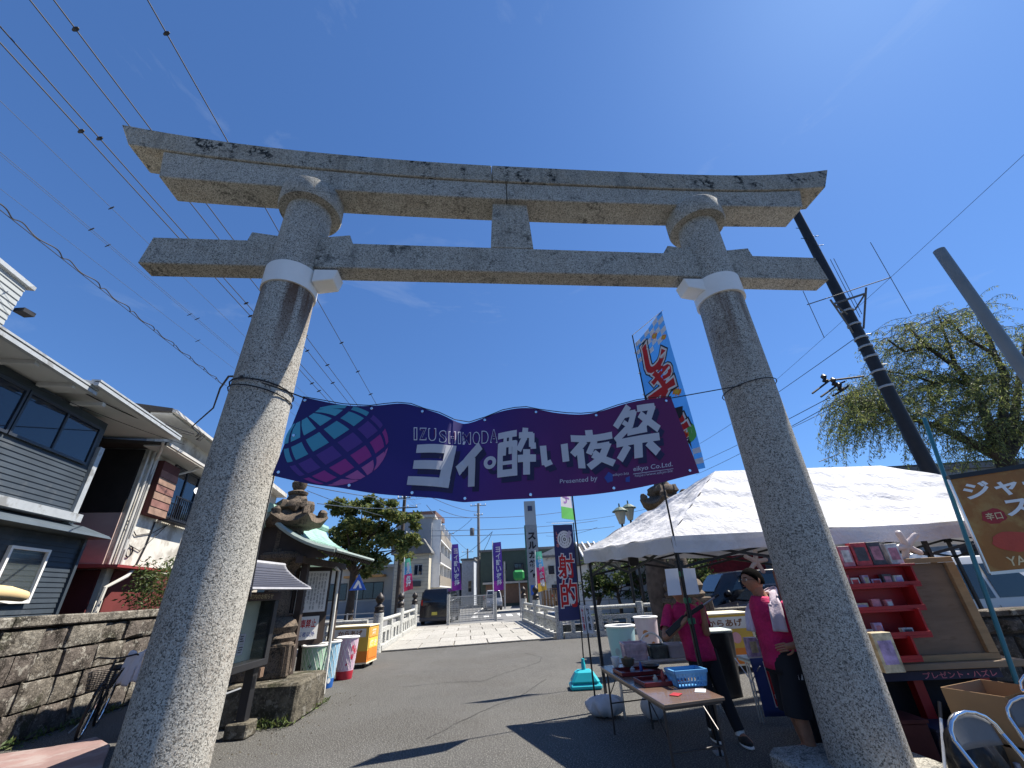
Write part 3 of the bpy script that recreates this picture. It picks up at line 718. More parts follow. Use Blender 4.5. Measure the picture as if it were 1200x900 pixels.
# weeds at the wall foot
LEAFG = [K('leaf_' + n, c, .6, .35, 3, 0, trans=.35) for n, c in (('dark', (.035, .065, .018)), ('mid', (.06, .10, .025)), ('olive', (.10, .12, .035)), ('light', (.13, .17, .05)))]
def leaves(name, pts, size, m, parent=None, aspect=.45, droop=0.0, seed=1, mats=None, jit=.5):
    r = np.random.default_rng(seed); P = np.array(pts, float); n = len(P)
    a = r.normal(size=(n, 3)); a[:, 2] = a[:, 2] * .6 - droop * 1.5; a /= np.linalg.norm(a, axis=1)[:, None]
    b = r.normal(size=(n, 3)); b -= (b * a).sum(1)[:, None] * a; b /= np.linalg.norm(b, axis=1)[:, None]
    L_ = size * (1 + jit * (r.random(n) - .5))[:, None]; W_ = L_ * aspect
    v = np.stack([P, P + a * L_ * .5 + b * W_ * .5, P + a * L_, P + a * L_ * .5 - b * W_ * .5], 1).reshape(-1, 3)
    org = np.zeros(3) if parent is not None else np.array([P[:, 0].mean(), P[:, 1].mean(), P[:, 2].min()])
    me = bpy.data.meshes.new(name); me.vertices.add(4 * n); me.vertices.foreach_set('co', (v - org).ravel())
    me.loops.add(4 * n); me.loops.foreach_set('vertex_index', np.arange(4 * n)); me.polygons.add(n)
    me.polygons.foreach_set('loop_start', np.arange(0, 4 * n, 4)); me.polygons.foreach_set('loop_total', np.full(n, 4))
    mats = mats or [m]
    for k in mats: me.materials.append(k)
    if len(mats) > 1: me.polygons.foreach_set('material_index', r.integers(0, len(mats), n))
    me.update(); o = bpy.data.objects.new(name, me); C.objects.link(o); o.location = org
    if parent is not None: attach(o, parent)
    return o
def cluster(rr, c, rad, n):
    out = []
    for _ in range(n):
        while True:
            p = Vector((rr.uniform(-1, 1), rr.uniform(-1, 1), rr.uniform(-1, 1)))
            if p.length < 1: break
        out.append((c[0] + p.x * rad[0], c[1] + p.y * rad[1], c[2] + p.z * rad[2]))
    return out
wp = []
for i in range(300):
    s = rs.uniform(-2, 2.2); p = FW(s, rs.uniform(.02, .22) * rs.random() + .05, rs.uniform(0, .1)); wp.append(tuple(p))
wd = leaves('weeds', wp, .09, None, mats=LEAFG[1:], seed=3, droop=-.5, aspect=.25); tag(wd, 'green weeds growing along the foot of the stone wall', 'weeds', kind='stuff')

# ---- bicycle leaning at the wall
def bicycle():
    base = G(88, 868); t = thing('bicycle', 'black bicycle with a white cloth on its handlebar leaning by the stone wall', 'bicycle', base)
    ax = (FW(1, 0, 0) - FW(0, 0, 0)).normalized() ; fw = Vector((-.35, .94, 0)).normalized() * -1
    up = Vector((.16, 0, .98)).normalized(); o = G(90, 868)
    fw = (G(85, 872) - G(150, 815)); fw.z = 0; fw = fw.normalized(); sd_ = fw.cross(Vector((0, 0, 1)))
    up = (Vector((0, 0, 1)) - sd_ * .12).normalized()
    r = .33
    def P(a, h, s=0): return o + fw * a + up * h + sd_ * s
    TYRE = K('tyre_rubber', (.015, .015, .015), .8, .1, 9, .1)
    for c in (0, -1.05):
        ring = [P(c + r * math.cos(k), r + r * math.sin(k)) for k in [2 * math.pi * i / 28 for i in range(29)]]
        wh = MB().tube(ring, .02, 8, cap=False).build('wheel', TYRE, t, smooth=True)
        ring = [P(c + (r - .03) * math.cos(k), r + (r - .03) * math.sin(k)) for k in [2 * math.pi * i / 28 for i in range(29)]]
        MB().tube(ring, .009, 6, cap=False).build('rim', CHROME, wh, smooth=True)
        m = MB()
        for i in range(14):
            k = 2 * math.pi * i / 14; m.tube([P(c, r), P(c + (r - .03) * math.cos(k), r + (r - .03) * math.sin(k))], .0025, 4)
        stuff(m.build('spokes', CHROME, wh))
        m = MB(); arc = [P(c + (r + .035) * math.cos(k), r + (r + .035) * math.sin(k)) for k in [R(40 + 14 * i) for i in range(11)]]
        m.tube(arc, .022, 6); m.build('mudguard', BLACK, t, smooth=True)
    f = MB(); f.tube([P(-.02, r), P(-.12, .62), P(-.20, .98)], .016, 8); f.tube([P(-.14, .66), P(-.62, .28)], .018, 8); f.tube([P(-.62, .28), P(-.74, .78)], .016, 8); f.tube([P(-.62, .28), P(-1.05, r)], .012, 8); f.tube([P(-.72, .6), P(-1.05, r)], .010, 8)
    f.build('bicycle_frame', BLACK, t, smooth=True)
    MB().tube([P(-.32, 1.0, .29), P(-.24, 1.03, .24), P(-.2, 1.0, .05), P(-.2, 1.0, -.05), P(-.24, 1.03, -.24), P(-.32, 1.0, -.29)], .013, 8).build('handlebar', BLACK, t, smooth=True)
    MB().blob(P(-.76, .82), (.13, .08, .05), 10, .03).build('saddle', BLACK, t, smooth=True)
    b = MB()
    for i in range(6):
        h = .62 + i * .05; w_ = .13 + i * .012; b.tube([P(.02 - .0, h, -w_), P(.24 + i * .01, h, -w_), P(.24 + i * .01, h, w_), P(.02, h, w_), P(.02, h, -w_)], .005, 4)
    for k in range(9):
        s_ = -.15 + k * .0375; b.tube([P(.22, .62, s_ * .85), P(.28, .87, s_)], .004, 4)
    for k in range(5): b.tube([P(.03 + k * .055, .62, -.13), P(.04 + k * .06, .87, -.19)], .004, 4); b.tube([P(.03 + k * .055, .62, .13), P(.04 + k * .06, .87, .19)], .004, 4)
    stuff(b.build('wire_basket', BLACK, t))
    MB().tube([P(-.62, .28, .02), P(-.55, .02, .22)], .012, 6).build('stand', GREYM, t)
    def S(s, q): return P(-.27 + .1 * (s - .5) + .03 * math.sin(q * 7), 1.04 - q * .46, -.17 - .03 * math.sin(q * 3 + s * 6)) if False else P(-.30 - .10 * q + .05 * s, 1.06 - .46 * q + .03 * math.sin(s * 9), -.12 - .24 * s + .02 * math.sin(s * 14 + q * 3))
    cl_ = MB().grid(S, 10, 12).build('towel', K('white_towel', (.66, .70, .78), .9, .06, 3, .1), None, smooth='full', fix=False, solid=.01)
    tag(cl_, 'white cloth draped over the handlebar of the black bicycle', 'cloth')
bicycle()

# ---- blue-grey clad house
NAVY = K('navy_siding', (.036, .048, .062), .6, .2, 1.5, .2, 30, col2=(.07, .08, .09), c2amt=.35, c2scale=1.1); TRIM = K('silver_trim', (.40, .42, .43), .5, .15, 3, .1, metal=.2, col2=(.25, .25, .24), c2amt=.3, c2scale=3); SOFFIT = K('soffit_white', (.52, .52, .5), .7, .05, 2, .03)
WGL = glass('window_glass_dark', (.012, .022, .04), .04, .93)
WALLW = K('white_render', (.58, .56, .50), .85, .10, 1.5, .2, col2=(.36, .33, .28), c2amt=.45, c2scale=1.6)
def window(F, par, s0, s1, z0, z1, o, mull=1, fr=TRIM, gl=WGL, t=.04, hb=0, back=None):
    w_ = MB(); w = .05
    fbox(w_, F, s0, s1, o, o + t, z0, z0 + w); fbox(w_, F, s0, s1, o, o + t, z1 - w, z1); fbox(w_, F, s0, s0 + w, o, o + t, z0 + w, z1 - w); fbox(w_, F, s1 - w, s1, o, o + t, z0 + w, z1 - w)
    for i in range(1, mull + 1):
        s = s0 + (s1 - s0) * i / (mull + 1); fbox(w_, F, s - w / 2, s + w / 2, o + .002, o + t - .002, z0 + w, z1 - w)
    for i in range(1, hb + 1):
        z = z0 + (z1 - z0) * i / (hb + 1); fbox(w_, F, s0 + w, s1 - w, o + .004, o + t - .004, z - w / 2, z + w / 2)
    f = w_.build('window', fr, par)
    B(F, s0 + w * .6, s1 - w * .6, o + .006, o + .016, z0 + w * .6, z1 - w * .6).build('pane', gl, f)
    if back: B(F, s0 + w * .6, s1 - w * .6, o - .03, o - .015, z0 + w * .6, z1 - w * .6).build('curtain', back, f)
    return f
FH = frame((-9.3, 7.3), -14)
h1 = thing('clad_house', 'dark blue grey clad house with a long upper window band behind the stone wall', 'house', FH(0, 0, 0))
B(FH, -9, 2.30, -6, -.02, 0, 3.16).build('wall', NAVY, h1); B(FH, -9, 1.62, -6, -.02, 3.58, 5.68).build('wall', NAVY, h1)
stuff(siding(FH, -9, 2.30, -.02, 0, 3.14).build('siding', NAVY, h1)); stuff(siding(FH, -9, 1.60, -.02, 3.6, 4.60).build('siding', NAVY, h1)); stuff(siding(FH, -9, 1.60, -.02, 5.52, 5.66).build('siding', K('dark_band', (.03, .04, .045), .6, .1, 2, 0), h1))
B(FH, 2.28, 2.36, -.06, .045, 0, 3.2).build('corner_trim', NAVY, h1); B(FH, 1.58, 1.72, -.1, .06, 3.4, 5.1).build('corner_trim', TRIM, h1)
m = MB().hexa([FH(-9, -.1, 3.17), FH(2.5, -.1, 3.17), FH(2.5, .42, 3.17), FH(-9, .42, 3.17), FH(-9, -.1, 3.44), FH(2.3, -.1, 3.44), FH(2.45, .38, 3.23), FH(-9, .38, 3.23)]); m.build('ledge_roof', K('ledge_blue', (.07, .09, .11), .5, .1, 2, .05), h1)
B(FH, -9, 1.75, -.05, .16, 3.44, 3.60).build('ledge_band', TRIM, h1)
for a, b in ((-9, -5.2), (-5.2, -2.6), (-2.6, -.62), (-.62, 1.45)): window(FH, h1, a, b - .03, 4.62, 5.50, .0, 1, K('dark_frame', (.03, .035, .045), .4), WGL)
window(FH, h1, .50, 1.45, 1.9, 2.86, .0, 0, WHITE, glass('window_glass_clear', (.10, .12, .12), .05, .25), .06, back=K('curtain_grey', (.30, .32, .30), .9, .05, 6, 0)); window(FH, h1, -1.9, -.2, 1.9, 2.86, .0, 1, WHITE, WGL, .06)
for a, b, o, z in ((-9, -.1, .62, 5.70), (-.35, 3.05, .75, 5.82)):
    m = MB().hexa([FH(a, -6, z + .0), FH(b, -6, z), FH(b, o, z), FH(a, o, z), FH(a, -6, z + 1.0), FH(b, -6, z + 1.0), FH(b, o, z + .06), FH(a, o, z + .06)]); m.build('roof', SOFFIT, h1)
    B(FH, a, b, o + .003, o + .09, z - .03, z + .04).build('gutter', TRIM, h1); B(FH, a, b, o - .06, o + .1, z + .063, z + .10).build('roof_edge', TRIM, h1)
for k in range(5): B(FH, -3.3 + k * .9, -3.2 + k * .9, .03, .6, 5.62, 5.697).build('rafter', SOFFIT, h1)
# awning cylinder of yellowish cloth in the lower left window
aw = MB().tube([FH(-.8, .28, 2.14), FH(.55, .26, 2.06), FH(.98, .24, 2.01)], [.12, .115, .09], 12).build('rolled_blind', K('cream_cloth', (.62, .46, .24), .8, .08, 3, .1), smooth=True)
tag(aw, 'rolled cream coloured blind across the lower window of the blue grey house', 'blind')

# ---- white and burgundy house
FC = frame((-10.13, 10.66), -14)   # corner at s=0
h2 = thing('two_storey_house', 'white two storey house with brown wooden shutter box, red canopy and balcony', 'house', FC(0, 0, 0))
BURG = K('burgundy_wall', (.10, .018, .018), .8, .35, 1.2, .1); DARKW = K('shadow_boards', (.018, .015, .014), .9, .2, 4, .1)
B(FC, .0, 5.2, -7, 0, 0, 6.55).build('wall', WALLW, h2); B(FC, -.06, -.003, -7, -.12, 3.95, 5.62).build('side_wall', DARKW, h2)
B(FC, -.05, -.003, -7, -.12, 2.72, 3.94).build('side_wall', K('faded_wall', (.36, .27, .25), .85, .2, 1, .1), h2); B(FC, -.05, -.003, -7, -.12, 0, 2.6).build('side_wall', BURG, h2)
stuff(siding(frame(FC(0, 0, 0)[:2], 76), -7, -.2, 0, 5.64, 6.55).build('siding', K('side_siding', (.33, .35, .36), .7), h2))
# lower burgundy storey face and red canopy
B(FC, .25, 5.2, .003, .03, 0, 2.6).build('lower_wall', BURG, h2)
m = MB().hexa([FC(-.9, -3, 2.62), FC(2.2, -3, 2.62), FC(2.2, .38, 2.62), FC(-.35, .38, 2.62), FC(-.9, -3, 2.80), FC(2.2, -3, 2.80), FC(2.2, .38, 2.68), FC(-.35, .38, 2.68)]); m.build('red_canopy', K('canopy_red', (.22, .03, .03), .5, .1, 2, .05), h2)
# drain pipes at the corner
PIPE = K('pipe_cream', (.50, .48, .44), .5, .08, 3, .02)
for k, (s, o) in enumerate(((-.06, .02), (.08, .07), (.2, .06), (.33, .05))): MB().tube([FC(s, o, 2.7), FC(s, o, 5.6)], .035 if k % 2 else .028, 8).build('drain_pipe', PIPE if k != 2 else K('pipe_grey', (.2, .2, .2), .5), h2, smooth=True)
MB().tube([FC(.55, .25, 2.62), FC(.3, .3, 2.45), FC(-.1, .15, 2.2), FC(-.3, .12, 0)], .045, 8).build('drain_pipe', PIPE, h2, smooth=True)
MB().tube([FC(-.5, .5, 5.7), FC(-.3, .4, 5.55), FC(.2, .08, 5.4), FC(.22, .05, 5.0)], .04, 8).build('drain_pipe', PIPE, h2, smooth=True)
MB().tube([FC(1.75, .5, 5.62), FC(1.7, .35, 5.5), FC(1.45, .08, 5.3), FC(1.42, .06, 3.9)], .04, 8).build('drain_pipe', PIPE, h2, smooth=True)
# wooden shutter box: boards
bx = B(FC, .42, 1.32, .003, .20, 3.98, 5.45).build('shutter_box', K('shutter_dark', (.075, .02, .018), .8, .2, 3, .1), h2)
for k in range(6):
    MB().hexa([FC(.41, .2, 4.0 + k * .2), FC(1.33, .2, 4.0 + k * .2), FC(1.33, .225, 4.0 + k * .2), FC(.41, .225, 4.0 + k * .2), FC(.41, .2, 4.19 + k * .2), FC(1.33, .2, 4.19 + k * .2), FC(1.33, .208, 4.19 + k * .2), FC(.41, .208, 4.19 + k * .2)]).build('board', K(('board_a', 'board_b')[k % 2], ((.24, .15, .11), (.19, .09, .075))[k % 2], .85, .3, 4, .1, 30), bx)
window(FC, h2, 1.36, 3.0, 4.1, 5.6, .003, 1, K('dark_frame'), WGL, .05, back=K('curtain_grey'))
bal = MB(); fbox(bal, FC, 1.35, 3.05, .30, .33, 4.62, 4.66); fbox(bal, FC, 1.35, 3.05, .30, .33, 3.98, 4.02)
for k in range(15): fbox(bal, FC, 1.36 + k * .118, 1.385 + k * .118, .303, .327, 4.02, 4.62)
fbox(bal, FC, 1.35, 3.05, .04, .30, 3.955, 3.99); stuff(bal.build('balcony_railing', BLACK, h2))
d = MB(); c = FC(2.35, .5, 4.95); axm = (Vector((.55, -.35, .55)).normalized()).to_track_quat('Z', 'Y').to_matrix(); d.lathe([(.02, -.06), (.12, -.045), (.21, -.01), (.24, .03), (.235, .03), (.2, .0), (.1, -.03), (.01, -.04)], c, 24, ax=axm)
dish = tag(d.build('satellite_dish', WHITE, None, smooth=True), 'white satellite dish on the balcony of the white house', 'satellite dish')
for k_, (pp, rr_) in enumerate((([(.05, 3.75), (.6, 3.45), (1.3, 3.6), (2.0, 3.95)], .012), ([(.1, 3.6), (.45, 3.2), (1.0, 3.1), (1.9, 3.9)], .010), ([(1.25, 3.9), (1.2, 3.3), (1.05, 2.75)], .02))): MB().tube([FC(a, .03, b) for a, b in pp], rr_, 6).build('wall_cable', BLACK, h2, smooth=True)
MB().tube([FC(.55 + .13 * math.cos(a), .03, 3.05 + .13 * math.sin(a)) for a in [6.283 * k / 16 for k in range(17)]], .018, 6).build('cable_coil', BLACK, h2, smooth=True); MB().box(FC(.3, .04, 3.2), (.05, .08, .25)).build('meter_box', K('meter_grey', (.4, .4, .38), .6), h2)
# roofs
m = MB().hexa([FC(-.7, -7, 6.52), FC(6.5, -7, 6.52), FC(6.5, .55, 6.52), FC(-.7, .55, 6.52), FC(-.7, -7, 7.5), FC(6.5, -7, 7.5), FC(6.5, .55, 6.62), FC(-.7, .55, 6.62)]); m.build('roof', K('dark_roof_tile', (.045, .04, .038), .6, .2, 5, .1), h2)
B(FC, -.7, 6.5, .56, .66, 6.50, 6.58).build('gutter', PIPE, h2); B(FC, -.6, 6.4, .003, .53, 6.47, 6.517).build('soffit', SOFFIT, h2)
m = MB().hexa([FC(-.9, -4, 5.65), FC(5.2, -1, 5.65), FC(5.2, .55, 5.65), FC(-.45, .55, 5.65), FC(-.9, -4, 5.79), FC(5.2, -1, 5.79), FC(5.2, .58, 5.72), FC(-.45, .58, 5.72)]); m.build('eave_roof', K('dark_roof_tile'), h2)
B(FC, -.5, 5.2, .59, .67, 5.61, 5.68).build('gutter', PIPE, h2); B(FC, -.4, 5.15, .01, .55, 5.615, 5.647).build('soffit', SOFFIT, h2)
# bush at the foot, over the wall
rb = random.Random(5); bp_ = []
for i in range(30):
    c = FC(.3 + rb.uniform(-.5, 2.6), 1.0 + rb.uniform(-.2, .3), 1.4 + rb.uniform(0, 1.35)); bp_ += cluster(rb, c, (.34, .3, .34), 150)
t = thing('garden_bush', 'ragged green bush growing over the stone wall beside the left pillar', 'bush', FC(1.2, 1, 0))
leaves('foliage', bp_, .11, None, t, mats=LEAFG, seed=8, aspect=.3); MB().tube([FC(1.2, 1, 0), FC(1.3, 1, 1.2), FC(1.5, 1.05, 1.9)], [.05, .04, .015], 6).build('stem', DWOOD, t)
# ---- tall grey ribbed building, top left
FT = frame((-14.0, 9.7), -14)
t3 = thing('ribbed_building', 'tall grey ribbed metal clad building at the upper left edge', 'building', FT(0, 0, 0))
B(FT, -9, -.9, -6, -.03, 0, 10.1).build('wall', K('ribbed_grey', (.30, .32, .32), .6, .08, 2, .03), t3); stuff(siding(FT, -9, -.9, -.03, 6.5, 10.1, .16, .03).build('siding', K('ribbed_grey'), t3))
B(FT, -9, -.75, -6, .08, 10.1, 10.22).build('roof_edge', TRIM, t3); MB().box(FT(-.65, .05, 9.4), (.3, .3, .12)).build('bracket', BLACK, t3)
# ---- third house with louvred balcony, seen between the lantern and the pillar
h3 = thing('balcony_house', 'beige house with white louvred balcony behind the stone lantern', 'house', FC(6.4, 0, 0))
BEIGE = K('beige_render', (.42, .38, .31), .85, .08, 1.5, .1)
B(FC, 6.6, 12.5, -6, -.3, 0, 6.9).build('wall', BEIGE, h3); B(FC, 6.3, 12.7, -6.2, .15, 6.9, 7.1).build('roof', K('roof_light', (.48, .46, .42), .7), h3)
B(FC, 6.8, 11.6, -.297, .75, 3.35, 3.5).build('balcony_floor', SOFFIT, h3); B(FC, 6.75, 11.65, .62, .78, 4.48, 4.62).build('balcony_rail', WHITE, h3)
for k in range(28): B(FC, 6.85 + k * .17, 6.93 + k * .17, .66, .73, 3.51, 4.47).build('louvre', K('louvre_grey', (.55, .55, .53), .6), h3)
window(FC, h3, 7.6, 9.4, 4.6, 6.2, -.295, 1, WHITE, WGL); window(FC, h3, 7.2, 9.2, 1.0, 2.6, -.295, 1, TRIM, WGL)
B(FC, 6.8, 11.4, -.29, .5, 2.6, 2.75).build('lower_roof', K('dark_roof_tile'), h3)

# ================================================================== STONE LANTERN, BOARDS, BINS, CART
OS = OLDSTONE
stp = thing('plinth_block', 'big dark mossy stone block under the carved stone lantern', 'stone block', (-4.3, 8.4, 0))
q = [(-5.7, 7.75), (-3.62, 7.75), (-3.72, 9.1), (-5.7, 9.1)]
m = MB().hexa([Vector((a, b, 0)) for a, b in q] + [Vector((a * .995 - .02, b + (.04 if b < 8 else -.04), .53)) for a, b in q]); m.build('block', BLOCK, stp, bevel=.035)
for (a, b, dx, dy, h) in ((-5.9, 7.7, .3, .4, .35),): MB().box((a, b, h / 2), (dx, dy, h)).build('side_stone', BLOCK, stp, bevel=.03)
def lantern(name, label, base, k, rz, z0=0):
    """carved stone lantern: pedestal, rounded shaft, platform, fire box, curled roof, jewel"""
    t = thing(name, label, 'stone lantern', base, 'carved stone lanterns'); c = Vector(base)
    m3 = Matrix.Rotation(rz, 3, 'Z')
    def sq(m, w0, w1, a, b, n=4, off=(0, 0)):
        P = [c + m3 @ Vector((x * w0 / 2 + off[0], y * w0 / 2 + off[1], a)) for x, y in ((-1, -1), (1, -1), (1, 1), (-1, 1))]; Q = [c + m3 @ Vector((x * w1 / 2 + off[0], y * w1 / 2 + off[1], b)) for x, y in ((-1, -1), (1, -1), (1, 1), (-1, 1))]
        return m.hexa(P + Q)
    m = MB(); sq(m, 1.0 * k, .95 * k, z0, z0 + .62 * k); ped = m.build('pedestal', OS, t, bevel=.03)
    m = MB(); sq(m, .8 * k, .8 * k, z0 + .1 * k, z0 + .52 * k)
    for r_ in (0, 1, 2, 3):
        mm = m3 @ Matrix.Rotation(r_ * math.pi / 2, 3, 'Z'); f = MB()
        for (x, z, dx, dz) in ((0, .09, .76, .05), (0, .53, .76, .05), (-.36, .31, .05, .39), (.36, .31, .05, .39)): f.box(c + mm @ Vector((x * k, -.49 * k, z0 + z * k)), (dx * k, .05 * k, dz * k), ax=mm)
        f.build('panel_moulding', OS, ped)
    MB().lathe([(.50 * k, z0 + .621 * k), (.54 * k, z0 + .70 * k), (.47 * k, z0 + .78 * k), (.53 * k, z0 + .90 * k), (.46 * k, z0 + 1.02 * k), (.36 * k, z0 + 1.08 * k)], c, 10, ax=m3).build('lotus_base', OS, t, smooth=True)
    MB().lathe([(.24 * k, z0 + 1.081 * k), (.27 * k, z0 + 1.2 * k), (.25 * k, z0 + 1.5 * k), (.20 * k, z0 + 1.75 * k), (.22 * k, z0 + 1.9 * k), (.25 * k, z0 + 2.02 * k)], c, 14).build('shaft', OS, t, smooth=True)
    m = MB(); m.lathe([(.27 * k, z0 + 2.021 * k), (.42 * k, z0 + 2.14 * k), (.55 * k, z0 + 2.26 * k), (.57 * k, z0 + 2.34 * k), (.50 * k, z0 + 2.40 * k)], c, 6, ax=m3); m.build('platform', OS, t)
    m = MB(); sq(m, .52 * k, .52 * k, z0 + 2.401 * k, z0 + 2.48 * k); sq(m, .5 * k, .5 * k, z0 + 2.86 * k, z0 + 2.95 * k)
    for x, y in ((-1, -1), (1, -1), (1, 1), (-1, 1)): m.box(c + m3 @ Vector((x * .205 * k, y * .205 * k, z0 + 2.67 * k)), (.09 * k, .09 * k, .38 * k), ax=m3)
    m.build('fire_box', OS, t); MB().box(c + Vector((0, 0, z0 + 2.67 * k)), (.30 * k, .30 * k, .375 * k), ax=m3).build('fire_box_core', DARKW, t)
    m = MB(); n = 24; rings = []
    for (r0, z_, cur) in ((.28, 2.951, 0), (.60, 2.96, .0), (.74, 3.03, .16), (.70, 3.10, .17), (.48, 3.2, .05), (.28, 3.38, .0), (.15, 3.55, 0)):
        rg = []
        for i in range(n):
            a = 2 * math.pi * i / n; lobe = abs(math.cos(3 * a)) ** 5
            rr_ = r0 * (.86 + .20 * lobe); rg.append(c + m3 @ Vector((rr_ * k * math.cos(a), rr_ * k * math.sin(a), z0 + (z_ + cur * lobe) * k)))
        rings.append(rg)
    vs = [p for r_ in rings for p in r_]; fs = [(i * n + j, i * n + (j + 1) % n, (i + 1) * n + (j + 1) % n, (i + 1) * n + j) for i in range(len(rings) - 1) for j in range(n)]
    m.add(vs, fs + [list(range(n))[::-1], [(len(rings) - 1) * n + j for j in range(n)]]); rf = m.build('curled_roof', OS, t, smooth=True)
    for i in range(6):
        a = 2 * math.pi * i / 6; p = c + m3 @ Vector((.64 * k * math.cos(a), .64 * k * math.sin(a), z0 + 3.26 * k))
        MB().blob(p, (.11 * k, .11 * k, .13 * k), 8, .18, seed=i).build('roof_curl', OS, rf, smooth=True)
    for i in range(8):
        a = 2 * math.pi * i / 8; p = c + m3 @ Vector((.30 * k * math.cos(a), .30 * k * math.sin(a), z0 + 3.45 * k)); MB().blob(p, (.17 * k, .17 * k, .15 * k), 8, .22, seed=i + 9).build('carved_wave', OS, rf, smooth=True)
    MB().blob(c + Vector((0, 0, z0 + 3.5 * k)), (.27 * k, .27 * k, .3 * k), 12, .1, seed=4).build('carved_wave', OS, rf, smooth=True)
    MB().lathe([(.10 * k, z0 + 3.7 * k), (.22 * k, z0 + 3.74 * k), (.24 * k, z0 + 3.80 * k), (.12 * k, z0 + 3.86 * k), (.17 * k, z0 + 3.95 * k), (.18 * k, z0 + 4.03 * k), (.10 * k, z0 + 4.14 * k), (.02 * k, z0 + 4.24 * k)], c, 14).build('jewel', OS, t, smooth=True)
    return t
lantern('stone_lantern', 'dark carved stone lantern with curled roof on the mossy block left of the banner', (-4.62, 8.55, 0), .84, R(20), .53)
lantern('stone_lantern', 'dark carved stone lantern rising behind the white tent roof', (4.62, 13.2, 0), 1.06, R(10), .6)
MB().box((4.62, 13.2, .3), (1.6, 1.6, .6)).build('tmp', BLOCK, None)
tag(bpy.data.objects['tmp'], 'stone plinth under the tall lantern behind the tent', 'stone plinth'); bpy.data.objects['tmp'].name = 'lantern_plinth'

# ---- glazed notice case with little dark roof on posts
nb = thing('notice_case', 'glazed black notice case with small dark roof beside the left pillar', 'notice board', G(283, 880))
NX = -4.02; FN = frame((NX, 6.13), -2)   # case face looks towards the path (+x)
CASE = K('case_black', (.022, .022, .024), .45, .1, 4, .05); CASEB = K('case_backing', (.55, .62, .50), .8, .1, 3, .05)
m = MB(); fbox(m, FN, 0, 1.36, -.22, .04, .84, .93); fbox(m, FN, 0, 1.36, -.22, .04, 1.72, 1.84); fbox(m, FN, 0, .07, -.22, .04, .93, 1.72); fbox(m, FN, 1.24, 1.36, -.22, .04, .93, 1.72); m.build('case_frame', CASE, nb, bevel=.005)
B(FN, .07, 1.24, -.22, -.19, .93, 1.72).build('backing', CASEB, nb); B(FN, .07, 1.24, .005, .012, .93, 1.72).build('pane', glass('case_glass', (.02, .03, .03), .04, .12), nb)
B(FN, 0, 1.36, .041, .06, 1.73, 1.83).build('name_strip', K('name_strip_brown', (.05, .025, .02), .6), nb)
def SN(F, s0, s1, z0, z1, o):
    def S(s, t): return F(s0 + (s1 - s0) * s, o, z0 + (z1 - z0) * t)
    return S
FULL = [(0, 0), (1, 0), (1, 1), (0, 1)]
GOLD = K('gold_print', (.45, .38, .22), .6)
print_text('letter', '町内のお知らせ', SN(FN, .45, 1.1, 1.745, 1.815, .061), FULL, GOLD, nb, .002, .01)
for k in range(7):
    s_, z_ = .50 + (k % 3) * .17, 1.02 + (k // 3) * .14
    pp = B(FN, s_, s_ + .15, -.188, -.182, z_, z_ + .13).build('notice_sheet', PAPER, nb)
    for r_ in range(3): B(FN, s_ + .02, s_ + rnd.uniform(.08, .13), -.181, -.1795, z_ + .03 + r_ * .03, z_ + .042 + r_ * .03).build('print_line', KPRINT, pp)
B(FN, .12, .42, -.188, -.18, 1.02, 1.42).build('notice_sheet', K('poster_green', (.32, .42, .30), .8, .3, 9, 0), nb)
for s_ in (.12, 1.12):
    B(FN, s_, s_ + .13, -.15, -.02, .12, .84).build('post', CASE, nb, bevel=.005)
    fs_ = B(FN, s_ - .08, s_ + .20, -.24, .08, 0, .19).build('footing_stone', BLOCK, nb, bevel=.02)
    for k in range(3): B(FN, s_ + .02 + k * .035, s_ + .04 + k * .035, .043, .07, .70, .82).build('bracket_rib', K('bracket_wood', (.28, .18, .12), .7), nb)
MB().tube([FN(.2, -.05, .62), FN(.9, -.05, .62)], .012, 6).build('crossbar', GREYM, nb)
RIB = K('ribbed_dark_roof', (.075, .078, .10), .45, .1, 3, .05, metal=.2)
for sg, nm in ((1, 'roof'), (-1, 'roof')):
    m = MB()
    def RS(s, t, sg=sg):
        z = 2.24 - .40 * (t ** .75) + .03 * t * t; return FN(-.18 + 1.72 * s + (.04 * t if s > .5 else -.04 * t), -.09 + sg * (.015 + .50 * t), z)
    m.grid(RS, 2, 10); rf = m.build(nm, RIB, nb, solid=.02)
    for k in range(1, 10):
        a, b = RS(0, k / 10), RS(1, k / 10); MB().tube([a + Vector((0, 0, .016)), b + Vector((0, 0, .016))], .008, 5).build('roof_batten', RIB, rf)
    MB().tube([RS(1, k / 10) + Vector((0, 0, .012)) for k in range(11)], .018, 6).build('barge_edge', K('grey_edge', (.4, .4, .42), .5), rf, smooth=True)
    MB().tube([RS(0, 1), RS(1, 1)], .018, 6).build('eave_edge', K('grey_edge'), rf, smooth=True)
MB().tube([FN(-.2, -.09, 2.26), FN(1.56, -.09, 2.26)], .035, 8).build('ridge_cap', K('grey_edge'), nb, smooth=True)

